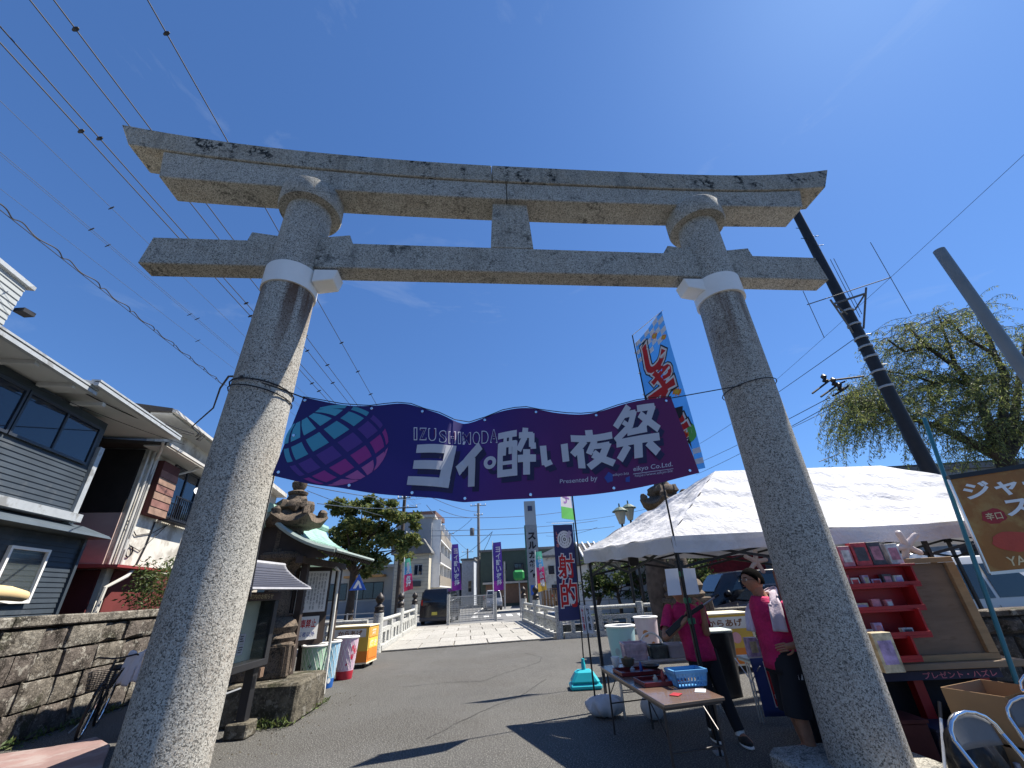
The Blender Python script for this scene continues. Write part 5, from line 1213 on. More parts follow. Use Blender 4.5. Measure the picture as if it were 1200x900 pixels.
def head(par, c, fwd, up, k=1.0, glasses=False, cropped=True):
    """c: centre of the skull; face with brow, nose, lips, chin, ears"""
    fwd = Vector(fwd).normalized(); up = Vector(up).normalized(); rt = fwd.cross(up).normalized(); up = rt.cross(fwd)
    mt = Matrix((rt, fwd, up)).transposed(); c = Vector(c)
    mb = MB(); n, m_ = 28, 20
    for j in range(m_ + 1):
        th = math.pi * j / m_
        for i in range(n):
            ph = 2 * math.pi * i / n; x, y, z = math.sin(th) * math.sin(ph), math.sin(th) * math.cos(ph), math.cos(th)
            X, Y_, Z = x * .076, y * .095, z * .115
            if z < 0: X *= 1 - .30 * (-z) ** 1.3; Y_ *= 1 - .12 * (-z)
            if y > 0:
                g = math.exp(-(x / .22) ** 2)
                Y_ += g * (.020 * math.exp(-((z + .10) / .13) ** 2) + .010 * math.exp(-((z + .02) / .2) ** 2))      # nose
                Y_ += math.exp(-(x / .35) ** 2) * (.007 * math.exp(-((z + .42) / .07) ** 2) + .009 * math.exp(-((z + .78) / .16) ** 2))   # lips, chin
                Y_ -= math.exp(-((abs(x) - .38) / .16) ** 2) * .009 * math.exp(-((z - .12) / .10) ** 2)   # sockets
                Y_ += math.exp(-(x / .6) ** 2) * .005 * math.exp(-((z - .28) / .09) ** 2)
            mb.v.append(c + mt @ (Vector((X, Y_, Z)) * k))
    for j in range(m_):
        for i in range(n): i2 = (i + 1) % n; mb.f.append([j * n + i, j * n + i2, (j + 1) * n + i2, (j + 1) * n + i]); mb.m.append(0)
    h = mb.build('head', SKIN, par, smooth='full')
    for s in (-1, 1):
        MB().blob(c + mt @ Vector((s * .077 * k, -.004, -.005)), (.012 * k, .02 * k, .032 * k), 10, .05).build('ear', SKIN, h, smooth=True)
        MB().blob(c + mt @ (Vector((s * .029, .083, .012)) * k), .010 * k, 10, 0).build('eye', WHITE, h, smooth=True)
        MB().blob(c + mt @ (Vector((s * .029, .0905, .012)) * k), .0045 * k, 8, 0).build('pupil', KPRINT, h, smooth=True)
        MB().bar(c + mt @ (Vector((s * .014, .096, .033)) * k), c + mt @ (Vector((s * .045, .086, .036)) * k), .006, .006).build('eyebrow', HAIR, h)
    MB().bar(c + mt @ (Vector((-.02, .0955, -.052)) * k), c + mt @ (Vector((.02, .0955, -.052)) * k), .008, .006).build('mouth', K('lip', (.26, .08, .06), .5), h)
    hb = MB(); o = 0; nn, mm = 28, 12; rr = random.Random(2)
    for j in range(mm + 1):
        th = math.pi * .60 * j / mm
        for i in range(nn):
            ph = 2 * math.pi * i / nn; lim = 1.0 - (.50 * max(0, math.cos(ph)) ** .7 if math.cos(ph) > 0 else 0)
            t2 = th * lim; x, y, z = math.sin(t2) * math.sin(ph), math.sin(t2) * math.cos(ph), math.cos(t2); g = 1 + rr.uniform(-.01, .012)
            hb.v.append(c + mt @ (Vector((x * .083 * g, y * .101 * g - .003, z * .125 * g + .002)) * k))
    for j in range(mm):
        for i in range(nn): i2 = (i + 1) % nn; hb.f.append([j * nn + i, j * nn + i2, (j + 1) * nn + i2, (j + 1) * nn + i]); hb.m.append(0)
    hb.build('hair', HAIR, par, smooth='full', solid=.006)
    if glasses:
        for s in (-1, 1):
            ring = [c + mt @ (Vector((s * .031 + .022 * math.cos(a), .104, .010 + .015 * math.sin(a))) * k) for a in [2 * math.pi * i / 14 for i in range(15)]]
            MB().tube(ring, .0018, 5).build('spectacles', BLACK, h); MB().tube([c + mt @ (Vector((s * .053, .102, .012)) * k), c + mt @ (Vector((s * .079, .0, .012)) * k)], .002, 5).build('spectacle_arm', BLACK, h)
    return h
def hand(J, E, roots, wrist, d, palm_n, curl=.6, k=1.0, thumb=1):
    """palm is already the last joint of the arm; fingers are separate skinned chains rooted in the palm"""
    d = Vector(d).normalized(); n = Vector(palm_n).normalized(); s = d.cross(n).normalized()
    w = Vector(wrist)
    for i, (off, ln) in enumerate(((-.030, .068), (-.010, .078), (.011, .074), (.030, .058))):
        b = len(J); p0 = w + d * .055 * k + s * off * k; l = ln * k
        p1 = p0 + d * .030 * k; d2 = (d * math.cos(curl) + n * math.sin(curl)); p2 = p1 + d2 * l * .42; d3 = (d * math.cos(curl * 2.1) + n * math.sin(curl * 2.1)); p3 = p2 + d3 * l * .34; d4 = (d * math.cos(curl * 2.9) + n * math.sin(curl * 2.9)); p4 = p3 + d4 * l * .24
        J += [(p0, .0095), (p1, .0095), (p2, .0088), (p3, .008), (p4, .0068)]; E += [(b + j, b + j + 1) for j in range(4)]; roots.append(b)
    b = len(J); p0 = w + d * .02 * k - s * .028 * thumb * k; p1 = p0 + (d * .6 - s * .8 * thumb + n * .2).normalized() * .035 * k; p2 = p1 + (d * .8 - s * .25 * thumb + n * .5).normalized() * .030 * k; p3 = p2 + (d * .8 + n * .6).normalized() * .022 * k
    J += [(p0, .011), (p1, .0105), (p2, .0095), (p3, .008)]; E += [(b, b + 1), (b + 1, b + 2), (b + 2, b + 3)]; roots.append(b)
def person_shooter():
    b = Vector((2.28, 6.2, 0)); t = thing('person', 'man in hot pink polo aiming a toy gun behind the brown table', 'person', b)
    fw = Vector((.75, -.55, 0)).normalized(); rt = fw.cross(Vector((0, 0, 1))).normalized(); up = Vector((0, 0, 1))
    # joints (world)
    pel = Vector((2.22, 6.22, .88)); chest = Vector((2.13, 6.22, 1.25)); neck = Vector((2.10, 6.2, 1.43)); hd = Vector((2.07, 6.16, 1.57))
    shL, shR = chest + Vector((-.20, .02, .12)), chest + Vector((.21, .0, .13))
    elL, elR = Y(779, 750, 6.02), Y(829, 745, 6.05); wrL, wrR = Y(803, 727, 5.86), Y(823, 712, 5.95)
    hipL, hipR = pel + Vector((-.09, 0, -.02)), pel + Vector((.10, 0, -.02))
    knL, knR = Vector((2.18, 6.14, .48)), Vector((2.35, 6.14, .48)); anL, anR = Vector((2.18, 6.24, .09)), Vector((2.40, 6.02, .09))
    toL, toR = anL + Vector((-.02, -.15, -.05)), anR + Vector((.04, -.17, -.05))
    dL, dR = (wrL - elL).normalized(), (wrR - elR).normalized()
    pmL, pmR = wrL + Vector((.04, -.01, .04)), wrR + Vector((-.02, -.01, .05))
    J = [(pel, (.15, .11)), (pel.lerp(chest, .5), (.13, .10)), (chest, (.15, .105)), (neck, .058), (hd - Vector((0, 0, .03)), .06), (shL, .058), (elL, .043), (wrL, .030), (pmL, (.036, .02)), (shR, .058), (elR, .043), (wrR, .030), (pmR, (.036, .02)), (hipL, .085), (knL, .058), (anL, .040), (toL, .034), (hipR, .085), (knR, .058), (anR, .040), (toR, .034)]
    E = [(0, 1), (1, 2), (2, 3), (3, 4), (2, 5), (5, 6), (6, 7), (7, 8), (2, 9), (9, 10), (10, 11), (11, 12), (0, 13), (13, 14), (14, 15), (15, 16), (0, 17), (17, 18), (18, 19), (19, 20)]
    roots = [0]; hand(J, E, roots, wrL, (pmL - wrL), Vector((0, -.3, 1)), .75); hand(J, E, roots, wrR, (pmR - wrR), Vector((-.8, 0, .2)), .8, thumb=-1)
    skin_body(t, J, E, root=roots)
    head(t, hd, Vector((.75, -.62, .0)), Vector((-.12, .08, 1)))
    RT, FWv = Vector((1, 0, 0)), Vector((0, -1, 0))
    loft(t, 'polo_shirt', [(Vector((2.215, 6.21, .79)), .195, .14, RT, FWv), (Vector((2.21, 6.21, .90)), .185, .135, RT, FWv), (Vector((2.18, 6.21, 1.05)), .178, .128, RT, FWv), (Vector((2.15, 6.21, 1.2)), .195, .135, RT, FWv), (Vector((2.13, 6.21, 1.31)), .215, .130, RT, FWv), (Vector((2.12, 6.205, 1.385)), .165, .10, RT, FWv), (Vector((2.11, 6.20, 1.425)), .085, .08, RT, FWv)], PINKS, wr=.018)
    for a, e in ((shL, elL), (shR, elR)): tubes_loft(t, 'sleeve', [a + (a - e).normalized() * .035, a, a.lerp(e, .5), a.lerp(e, .68)], [.045, .072, .074, .078], PINKS)
    for s in (-1, 1): MB().hexa([neck + Vector(k) for k in ((s * .02, -.085, -.06), (s * .085, -.05, -.03), (s * .09, -.045, -.025), (s * .02, -.08, -.055), (s * .012, -.075, -.01), (s * .07, -.03, .02), (s * .068, -.024, .02), (s * .012, -.07, -.008))]).build('collar', PINKS, t, bevel=.004)
    for i, (h_, k_, a_) in enumerate(((hipL, knL, anL), (hipR, knR, anR))): tubes_loft(t, 'trouser_leg', [h_ + Vector((0, 0, .05)), h_, h_.lerp(k_, .6), k_, k_.lerp(a_, .6), a_ + Vector((0, 0, .03))], [.10, .112, .092, .078, .068, .062], TROU)
    loft(t, 'trousers', [(pel + Vector((0, 0, -.16)), .17, .11, RT, FWv), (pel + Vector((0, 0, -.06)), .185, .13, RT, FWv), (pel + Vector((0, 0, .04)), .175, .125, RT, FWv)], TROU)
    for a_, to in ((anL, toL), (anR, toR)):
        d = (to - a_); d.z = 0; d.normalize(); c = a_ + d * .06; c.z = .045
        MB().blob(c, (.055, .14, .055), 12, .02).build('shoe', SHOE, t, smooth=True); MB().blob(c + Vector((0, -.02, -.03)), (.056, .145, .022), 12, 0).build('shoe_sole', WHITE, t, smooth=True)
        MB().lathe([(.05, 0), (.052, .05)], (a_.x, a_.y, .085), 12).build('sock', WHITE, t, smooth=True)
    # toy gun
    gun = thing('toy_gun', 'black toy cork gun held up by the man in the pink shirt', 'toy gun', wrL)
    g0, g1 = wrL + Vector((-.10, .02, -.02)), Y(842, 697, 5.9)
    d = (g1 - g0)
    MB().tube([g0 + d * .35, g0 + d * .92], .011, 10).build('barrel', K('gun_steel', (.35, .35, .36), .3, .05, 3, 0, metal=.8), gun, smooth=True)
    MB().bar(g0 + d * .18, g0 + d * .62, .035, .045).build('fore_stock', BLACK, gun, bevel=.006)
    MB().bar(g0 - d * .25 + Vector((0, 0, -.05)), g0 + d * .19, .032, .07).build('stock', BLACK, gun, bevel=.008)
    MB().tube([g0 + d * .9, g0 + d], .013, 10).build('muzzle', BLACK, gun, smooth=True)
person_shooter()
def person_side():
    t = thing('person', 'man with glasses in pink polo and black shorts, hand on hip beside right pillar', 'person', (2.62, 5.35, 0))
    pel = Vector((2.64, 5.40, .88)); chest = Vector((2.60, 5.42, 1.25)); neck = Vector((2.545, 5.42, 1.42)); hd = Vector((2.495, 5.42, 1.575))
    B0 = Vector((2.64, 5.4, 0))
    shN, shF = Vector((2.655, 5.26, 1.335)), Vector((2.57, 5.60, 1.35))
    elN, elF = Vector((2.84, 5.14, 1.10)), Vector((2.72, 5.80, 1.08)); wrN, wrF = Vector((2.60, 5.12, .99)), Vector((2.6, 5.68, .93))
    pmN, pmF = Vector((2.53, 5.15, .97)), Vector((2.56, 5.62, .92))
    hipN, hipF = pel + Vector((.0, -.09, -.03)), pel + Vector((0, .10, -.03)); knN, knF = Vector((2.60, 5.30, .47)), Vector((2.66, 5.52, .47)); anN, anF = Vector((2.66, 5.31, .09)), Vector((2.74, 5.54, .09))
    J = [(pel, (.13, .14)), (pel.lerp(chest, .5), (.125, .13)), (chest, (.12, .15)), (neck, .06), (hd - Vector((0, 0, .03)), .062), (shN, .06), (elN, .046), (wrN, .033), (pmN, (.036, .022)), (shF, .06), (elF, .046), (wrF, .033), (pmF, (.036, .022)), (hipN, .09), (knN, .062), (anN, .042), (anN + Vector((-.15, -.02, -.05)), .035), (hipF, .09), (knF, .062), (anF, .042), (anF + Vector((-.15, .0, -.05)), .035)]
    E = [(0, 1), (1, 2), (2, 3), (3, 4), (2, 5), (5, 6), (6, 7), (7, 8), (2, 9), (9, 10), (10, 11), (11, 12), (0, 13), (13, 14), (14, 15), (15, 16), (0, 17), (17, 18), (18, 19), (19, 20)]
    roots = [0]; hand(J, E, roots, wrN, pmN - wrN, Vector((.1, .9, -.3)), .5, thumb=-1); hand(J, E, roots, wrF, pmF - wrF, Vector((0, -.9, -.1)), .5)
    skin_body(t, J, E, root=roots)
    head(t, hd, Vector((-1, -.22, -.12)), Vector((-.08, 0, 1)), 1.04, glasses=True)
    RT, FW_ = Vector((1, 0, 0)), Vector((0, -1, 0))
    loft(t, 'polo_shirt', [(Vector((2.655, 5.41, .75)), .185, .19, RT, FW_), (Vector((2.65, 5.41, .88)), .178, .185, RT, FW_), (Vector((2.63, 5.41, 1.05)), .175, .175, RT, FW_), (Vector((2.61, 5.42, 1.2)), .168, .185, RT, FW_), (Vector((2.59, 5.42, 1.31)), .150, .195, RT, FW_), (Vector((2.57, 5.42, 1.385)), .11, .15, RT, FW_), (Vector((2.55, 5.42, 1.42)), .085, .085, RT, FW_)], PINKS, wr=.015)
    for a, e in ((shN, elN), (shF, elF)): tubes_loft(t, 'sleeve', [a + (a - e).normalized() * .04, a, a.lerp(e, .5), a.lerp(e, .78)], [.045, .074, .076, .080], PINKS)
    loft(t, 'shorts', [(pel + Vector((0, 0, -.16)), .165, .19, RT, FW_), (pel + Vector((0, 0, -.04)), .165, .185, RT, FW_), (pel + Vector((0, 0, .05)), .155, .175, RT, FW_)], TROU)
    for h_, k_ in ((hipN, knN), (hipF, knF)): tubes_loft(t, 'shorts_leg', [h_ + Vector((0, 0, .05)), h_, h_.lerp(k_, .5), k_ + Vector((0, 0, .0)), k_ + Vector((0, 0, -.09))], [.11, .13, .118, .108, .106], TROU)
    MB().box((2.63, 5.195, .72), (.035, .006, .045)).build('shorts_logo', WPRINT, t)
    for a_ in (anN, anF):
        MB().blob((a_.x - .05, a_.y, .04), (.14, .055, .045), 12, .02).build('shoe', SHOE, t, smooth=True)
    MB().tube([wrN + (elN - wrN).normalized() * .05 + Vector((.036 * math.cos(a), .015 * math.sin(a), .034 * math.sin(a))) for a in [6.283 * k / 12 for k in range(13)]], .006, 6).build('wristband', BLACK, t, smooth=True)
    # towel: one long strip round the neck
    TW = K('pale_towel', (.62, .52, .58), .95, .12, 14, .3, 60)
    def S(s, q):
        a = (s - .5) * 2
        path = [Vector((2.54, 5.185, 1.10)), Vector((2.54, 5.19, 1.24)), Vector((2.57, 5.25, 1.38)), Vector((2.63, 5.34, 1.475)), Vector((2.655, 5.43, 1.49)), Vector((2.62, 5.50, 1.465)), Vector((2.53, 5.53, 1.39)), Vector((2.455, 5.52, 1.26)), Vector((2.43, 5.50, 1.07))]
        f = s * (len(path) - 1); i = min(int(f), len(path) - 2); p = path[i].lerp(path[i + 1], f - i)
        w = .105; side = Vector((.75, -.15, .0)) if (s < .25 or s > .8) else Vector((.35, 0, .5))
        if s > .8: side = Vector((-.4, .5, 0))
        return p + side.normalized() * w * (q - .5) + Vector((-.02 * math.sin(q * 6), -.012 * math.sin(q * 9 + s * 5), 0))
    o = MB().grid(S, 36, 6).build('towel', TW, None, smooth='full', fix=False, solid=.008); tag(o, 'pale printed towel draped round the neck of the man with glasses', 'towel'); M0 = Matrix.Translation(t.location); t.location.x += .11; t.scale = (1.24, 1.14, 1.045); t.rotation_euler.y = R(5.5)
    o.matrix_world = t.matrix_basis @ M0.inverted() @ Matrix.Translation(o.location)
person_side()
# far walker in white shirt across the canal
def walker():
    b = Vector((-9.9, 20.6, 0)); b = Vector((-10.9, 24.2, 0)); t = thing('person', 'small distant walker in white top and dark trousers beyond the left canal rail', 'person', b)
    v = lambda x, y, z: b + Vector((x, y, z))
    J = [(v(0, 0, .9), (.13, .1)), (v(0, 0, 1.25), (.15, .1)), (v(.02, 0, 1.42), .055), (v(.03, 0, 1.5), .06), (v(-.19, 0, 1.36), .05), (v(-.22, .05, 1.1), .04), (v(-.2, -.05, .88), .03), (v(.19, 0, 1.36), .05), (v(.22, .05, 1.1), .04), (v(.26, -.1, .9), .03), (v(-.09, 0, .85), .08), (v(-.1, .08, .47), .055), (v(-.1, .15, .08), .04), (v(.09, 0, .85), .08), (v(.1, -.1, .47), .055), (v(.1, -.12, .08), .04)]
    skin_body(t, J, [(0, 1), (1, 2), (2, 3), (1, 4), (4, 5), (5, 6), (1, 7), (7, 8), (8, 9), (0, 10), (10, 11), (11, 12), (0, 13), (13, 14), (14, 15)], lv=1)
    head(t, v(.03, 0, 1.58), (1, -.3, 0), (0, 0, 1))
    RT, FW_ = Vector((1, 0, 0)), Vector((0, -1, 0)); WS = K('white_shirt', (.72, .73, .75), .85, .05, 4, .1)
    loft(t, 'shirt', [(v(0, 0, .8), .18, .13, RT, FW_), (v(0, 0, 1.1), .17, .125, RT, FW_), (v(0, 0, 1.3), .19, .12, RT, FW_), (v(0, 0, 1.43), .08, .07, RT, FW_)], WS)
    for s in (-1, 1): tubes_loft(t, 'sleeve', [v(s * .17, 0, 1.38), v(s * .2, .02, 1.28), v(s * .22, .04, 1.12)], [.065, .07, .066], WS); tubes_loft(t, 'trouser_leg', [v(s * .09, 0, .92), v(s * .1, 0, .7), v(s * .1, -s * .1, .4), v(s * .1, -s * .12 + .02, .1)], [.11, .10, .08, .07], K('navy_trousers', (.02, .03, .08), .8))
walker()

# ================================================================== TABLES AND WHAT STANDS ON THEM
TTOP = K('table_top_laminate', (.16, .105, .075), .16, .15, 3, .02, 30, stretch=(1, 6, 1), spec=.6); TEDGE = K('table_edge', (.30, .18, .10), .5)
def fold_table(label, c00, c10, c11, c01, z, top, legm, foldleg=True, group='folding tables at the shooting stall'):
    q = [Vector((*k, 0)) for k in (c00, c10, c11, c01)]; ce = sum(q, Vector()) / 4
    t = thing('folding_table', label, 'table', ce, group)
    MB().prism(q, (0, 0, z - .028), (0, 0, z)).build('tabletop', top, t, bevel=.004)
    MB().prism([ce + (p - ce) * .965 for p in q], (0, 0, z - .055), (0, 0, z - .0285)).build('apron', legm, t)
    for a, b, s in ((q[0], q[1], 1), (q[3], q[2], -1)):
        d = ((q[3] - q[0]) if s > 0 else (q[0] - q[3])).normalized(); u = (b - a).normalized()
        A_, B_ = a + d * .14 + u * .05, b + d * .14 - u * .05
        for p in (A_, B_): MB().tube([p, p + Vector((0, 0, z - .05))], .012, 8).build('leg', legm, t, smooth=True)
        MB().tube([A_ + Vector((0, 0, z * .45)), B_ + Vector((0, 0, z * .45))], .008, 6).build('cross_rail', legm, t)
        for p in (A_, B_): MB().tube([p + Vector((0, 0, z - .30)), p + d * .38 + Vector((0, 0, z - .06))], .007, 6).build('brace', legm, t)
    return t
fold_table('long brown folding table with red trays and blue basket under the tent leg', (1.22, 4.62), (1.84, 4.78), (1.62, 6.88), (1.00, 6.72), .70, TTOP, K('dark_steel', (.05, .045, .045), .4, .1, 3, 0, metal=.4))
fold_table('pale table with aluminium legs holding white tubs behind the shooter', (1.28, 7.05), (2.80, 7.15), (2.82, 7.55), (1.30, 7.45), .68, K('pale_table', (.42, .42, .42), .4), ALU)
def tray(label, c, w, l, rz, m, zz=.70, h=.035):
    t = thing('display_tray', label, 'tray', (c[0], c[1], zz)); F = Matrix.Rotation(rz, 3, 'Z'); C0 = Vector((*c, zz + .002))
    MB().box(C0 + Vector((0, 0, .005)), (w, l, .01), ax=F).build('tray_base', m, t)
    for x, y, a, b in ((-w / 2, 0, .012, l), (w / 2, 0, .012, l), (0, -l / 2, w, .012), (0, l / 2, w, .012)): MB().box(C0 + F @ Vector((x, y, h / 2 + .0055)), (a, b, h), ax=F).build('tray_side', m, t)
    return t
REDL = K('red_lacquer', (.16, .012, .012), .35, .1, 3, .02)
tray('dark red tray near the far end of the brown table', (1.36, 6.12), .50, .36, .12, REDL); tray('dark red tray in the middle of the brown table', (1.46, 5.50), .48, .34, .12, REDL)
def bowl(label, c, r, h, m, rim=None):
    t = MB().lathe([(r * .55, 0), (r * .85, h * .3), (r, h * .8), (r * 1.03, h), (r * .93, h * .97), (r * .6, h * .3), (.01, h * .2)], c, 24).build('bowl', m, None, smooth=True); return tag(t, label, 'bowl')
bowl('dark bowl with corks on the far end of the brown table', (1.30, 6.30, .742), .085, .09, K('dark_pot', (.10, .085, .06), .4, .3, 8, .1))
bowl('small dark ash tray bowl beside the dark corks bowl', (1.54, 6.12, .742), .10, .035, BLACK)
for k in range(12):
    a = rnd.uniform(0, 6.28); r_ = rnd.uniform(0, .05); o = MB().lathe([(.011, 0), (.013, .028)], (1.30 + r_ * math.cos(a), 6.30 + r_ * math.sin(a), .80 + rnd.uniform(0, .03)), 8).build('cork', K('cork', (.32, .2, .1), .8), None); tag(o, 'cork bullet heaped in the dark bowl on the brown table', 'cork', 'corks heaped in the dark bowl')
def basket(label, c, w, l, h, m, rz=0.0, cat='basket', k=1.18, lines=9):
    t = thing('plastic_basket', label, cat, c); C0 = Vector(c); F = Matrix.Rotation(rz, 3, 'Z')
    P = lambda x, y, z: C0 + F @ Vector((x * (1 + (k - 1) * z / h), y * (1 + (k - 1) * z / h), z))
    MB().hexa([P(-w / 2, -l / 2, 0), P(w / 2, -l / 2, 0), P(w / 2, l / 2, 0), P(-w / 2, l / 2, 0), P(-w / 2, -l / 2, .008), P(w / 2, -l / 2, .008), P(w / 2, l / 2, .008), P(-w / 2, l / 2, .008)]).build('basket_floor', m, t)
    lat = MB()
    cs = [(-w / 2, -l / 2), (w / 2, -l / 2), (w / 2, l / 2), (-w / 2, l / 2)]
    for i in range(4):
        a, b = cs[i], cs[(i + 1) % 4]
        for j in range(lines + 1):
            f = j / lines; x, y = a[0] + (b[0] - a[0]) * f, a[1] + (b[1] - a[1]) * f; lat.bar(P(x, y, .005), P(x, y, h), .012, .012)
        for z in (.0, .3, .62): lat.bar(P(*a, h * z + .008), P(*b, h * z + .008), .010, .010)
    stuff(lat.build('basket_lattice', m, t))
    for i in range(4):
        a, b = cs[i], cs[(i + 1) % 4]; MB().bar(P(*a, h), P(*b, h), .024, .028).build('basket_rim', m, t)
    for i in range(4):
        a, b = cs[i], cs[(i + 1) % 4]; q = [P(a[0], a[1], h * .72), P(b[0], b[1], h * .72), P(b[0], b[1], h * .98), P(a[0], a[1], h * .98)]; n = (q[1] - q[0]).cross(q[3] - q[0]).normalized() * .003
        MB().prism(q, -n, n).build('basket_band', m, t)
    return t
SKYB = K('sky_blue_plastic', (.10, .30, .55), .4, .06, 3, 0)
basket('sky blue plastic lattice basket at the near end of the brown table', (1.70, 5.33, .702), .30, .20, .135, SKYB, .12)
for k, (x, y, w, l, rz, c, lb) in enumerate(((1.30, 5.55, .14, .20, .3, 'paper_a', 'white price sheet lying beside the middle red tray'), (1.72, 5.05, .10, .15, -.4, 'paper_a', 'small white slip at the near corner of the brown table'), (1.44, 4.95, .12, .09, .9, 'red_a', 'small red card near the front edge of the brown table'), (1.60, 5.62, .07, .12, .2, 'paper_a', 'white slip between the blue basket and the red tray'))):
    o = MB().box((x, y, .7035 + .001 * k), (w, l, .003), rz).build('paper_slip', PAPER if c == 'paper_a' else K('red_card', (.35, .02, .03), .6)); tag(o, lb, 'paper')
for k, (x, y, r_, h, c, lb) in enumerate(((1.50, 5.52, .022, .11, (.45, .06, .05), 'small red bottle standing on the middle red tray'), (1.40, 5.47, .026, .07, (.5, .45, .35), 'cream cup standing on the middle red tray'), (1.30, 6.10, .03, .06, (.3, .32, .35), 'grey tin on the far red tray'), (1.42, 6.16, .02, .10, (.05, .1, .3), 'small blue bottle on the far red tray'))):
    o = MB().lathe([(r_, 0), (r_, h * .6), (r_ * .5, h * .8), (r_ * .45, h)], (x, y, .7125), 14).build('prize_bottle', K('bottle_col_%d' % k, c, .35, .1, 5, 0), smooth=True); tag(o, lb, 'bottle')
# tubs on the pale table
CLR = K('clear_plastic', (.45, .42, .45), .3, .1, 6, 0)
for k, (x, y, w, l, h, m, lb) in enumerate(((1.62, 7.30, .30, .26, .20, K('tub_pink_white', (.58, .44, .48), .5, .25, 14, 0), 'white tub with pink bow print on the pale table'), (1.98, 7.32, .22, .22, .15, K('tub_dark', (.10, .11, .10), .4, .4, 12, 0), 'dark clear tub full of small things on the pale table'), (2.24, 7.30, .22, .22, .16, CLR, 'clear plastic tub at the right on the pale table'))):
    basket(lb, (x, y, .682), w, l, h, m, 0, 'tub', 1.1, 16)
    o = MB().box((x, y, .682 + h * .4), (w * .9, l * .9, h * .7)).build('tub_contents', m if k else K('pink_things', (.5, .3, .36), .7, .4, 20, .3)); tag(o, ('pink and white things', 'dark packets', 'pale packets')[k] + ' inside the ' + ('bow print tub', 'dark clear tub', 'clear right tub')[k], 'contents')
bowl('white dotted cup behind the dark corks bowl', (1.20, 6.62, .702), .055, .11, WHITE)
sb_ = MB().grid(lambda s, t: Vector((1.72 + .16 * (1 + .1 * math.sin(6.28 * s * 5)) * math.sin(math.pi * t) * math.cos(6.283 * s), 7.1 + .13 * math.sin(math.pi * t) * math.sin(6.283 * s), .15 - .15 * math.cos(math.pi * t))), 24, 10).build('plastic_bag', K('bag_white_grey', (.5, .5, .52), .5, .15, 8, .4, 14), smooth='full', fix=False); tag(sb_, 'white plastic bag on the ground under the pale table', 'plastic bag')
for k in range(3):
    th = [[(1.66 + .0, 7.42 + .0)]]; pass
tor = MB().tube([Vector((1.98 + .17 * math.cos(a), 7.62, .80 + .17 * math.sin(a))) for a in [math.pi * i / 14 for i in range(15)]], .016, 8).build('white_hoop', WHITE, smooth=True); tag(tor, 'white curved hoop behind the tubs on the pale table', 'hoop')

# ---- pastel bins behind
t = cup_bin((2.02, 10.1, 0), 'pale blue cup shaped bin with white rim behind the brown table', K('bin_pale_blue', (.34, .52, .56), .5, .05, 3, 0), K('bin_pale_blue_low', (.36, .52, .56), .5), (K('grey_teddy_print', (.28, .33, .38), .5), [(-2.2, .45, .14), (-1.2, .62, .12), (-1.5, .3, .12)], 'dot'), 'plain', .90, .30)
t = cup_bin((2.92, 11.4, 0), 'white and pink cup shaped bin behind the pale blue one', K('bin_white_pink', (.60, .52, .56), .5, .1, 6, 0), K('bin_pink_low', (.5, .28, .34), .5), (K('teddy_print', (.45, .2, .08), .5), [(-2.0, .62, .15), (-1.4, .4, .12)], 'dot'), 'plain', .95, .27)
# ---- second cart, right
t2_, F2_ = cart('yellow and orange festival cart with scalloped edge behind the man with glasses', (3.62, 9.95), 88, 1.15, .75, .90, '')
cart_front(t2_, frame((3.62, 9.95), 88), 1.15, .90, 'からあげ')
SCL = frame((4.79, 10.58), -2)
for k in range(16): MB().lathe([(.03, 0), (.03, .01)], frame((3.62, 9.95), 88)(1.13, .004, .20 + k * .05), 10, ax=((frame((0, 0), 88)(0, 1, 0)).to_track_quat('Z', 'Y').to_matrix())).build('scallop', CRM, t2_)
# ---- black lined bin with white lid by the shooter
bb = thing('lined_bin', 'black plastic lined rubbish bin with pale lid to the right of the shooter', 'rubbish bin', (3.20, 8.2, 0))
def BBg(s, t, c=Vector((3.2, 8.2, 0))):
    a = 6.283 * s; r = .25 + .06 * t + .02 * math.sin(a * 6 + t * 3); return c + Vector((r * math.cos(a), r * .8 * math.sin(a), .88 * t))
MB().grid(BBg, 36, 8).build('bin_bag', K('bin_bag', (.012, .012, .014), .35, .2, 8, .4, 12), bb, smooth='full', fix=False)
MB().box((3.2, 8.2, .90), (.52, .42, .05)).build('lid', K('pale_lid', (.48, .55, .52), .5), bb, bevel=.015)
# ---- blue cloth sign hanging on a small table
blt = fold_table('small side table with the blue cloth sign behind the man with glasses', (2.95, 6.55), (4.0, 6.65), (4.0, 7.0), (2.95, 6.9), .72, K('pale_table'), ALU)
S = quadS(Vector((2.95, 6.50, .12)), Vector((3.75, 6.56, .10)), Vector((3.75, 6.56, .73)), Vector((2.95, 6.50, .73)), .02, waves=2)
cs_ = MB().grid(S, 16, 8).build('cloth_sign', K('sign_blue_cloth', (.03, .05, .18), .8, .1, 3, .1), None, smooth='full', fix=False, solid=.004); tag(cs_, 'dark blue cloth sign with red lettering hanging from the side table', 'cloth sign')
poly_print('red_panel', R4(.22, .16, .42, .92), S, RPRINT, cs_, .005); poly_print('panel_edge', R4(.205, .145, .435, .935), S, WPRINT, cs_, .003)
for k, ch in enumerate('たのしい'): print_text('letter', ch, S, R4(.24, .76 - k * .18, .40, .90 - k * .18), WPRINT, cs_, .007, .02, cuts=1)
print_text('letter_outline', '射的', S, R4(.52, .15, .98, .9), WPRINT, cs_, .004, .07, ref_offset=0, cuts=2); print_text('letter', '射的', S, R4(.52, .15, .98, .9), RPRINT, cs_, .006, .03, ref_offset=0, cuts=2)
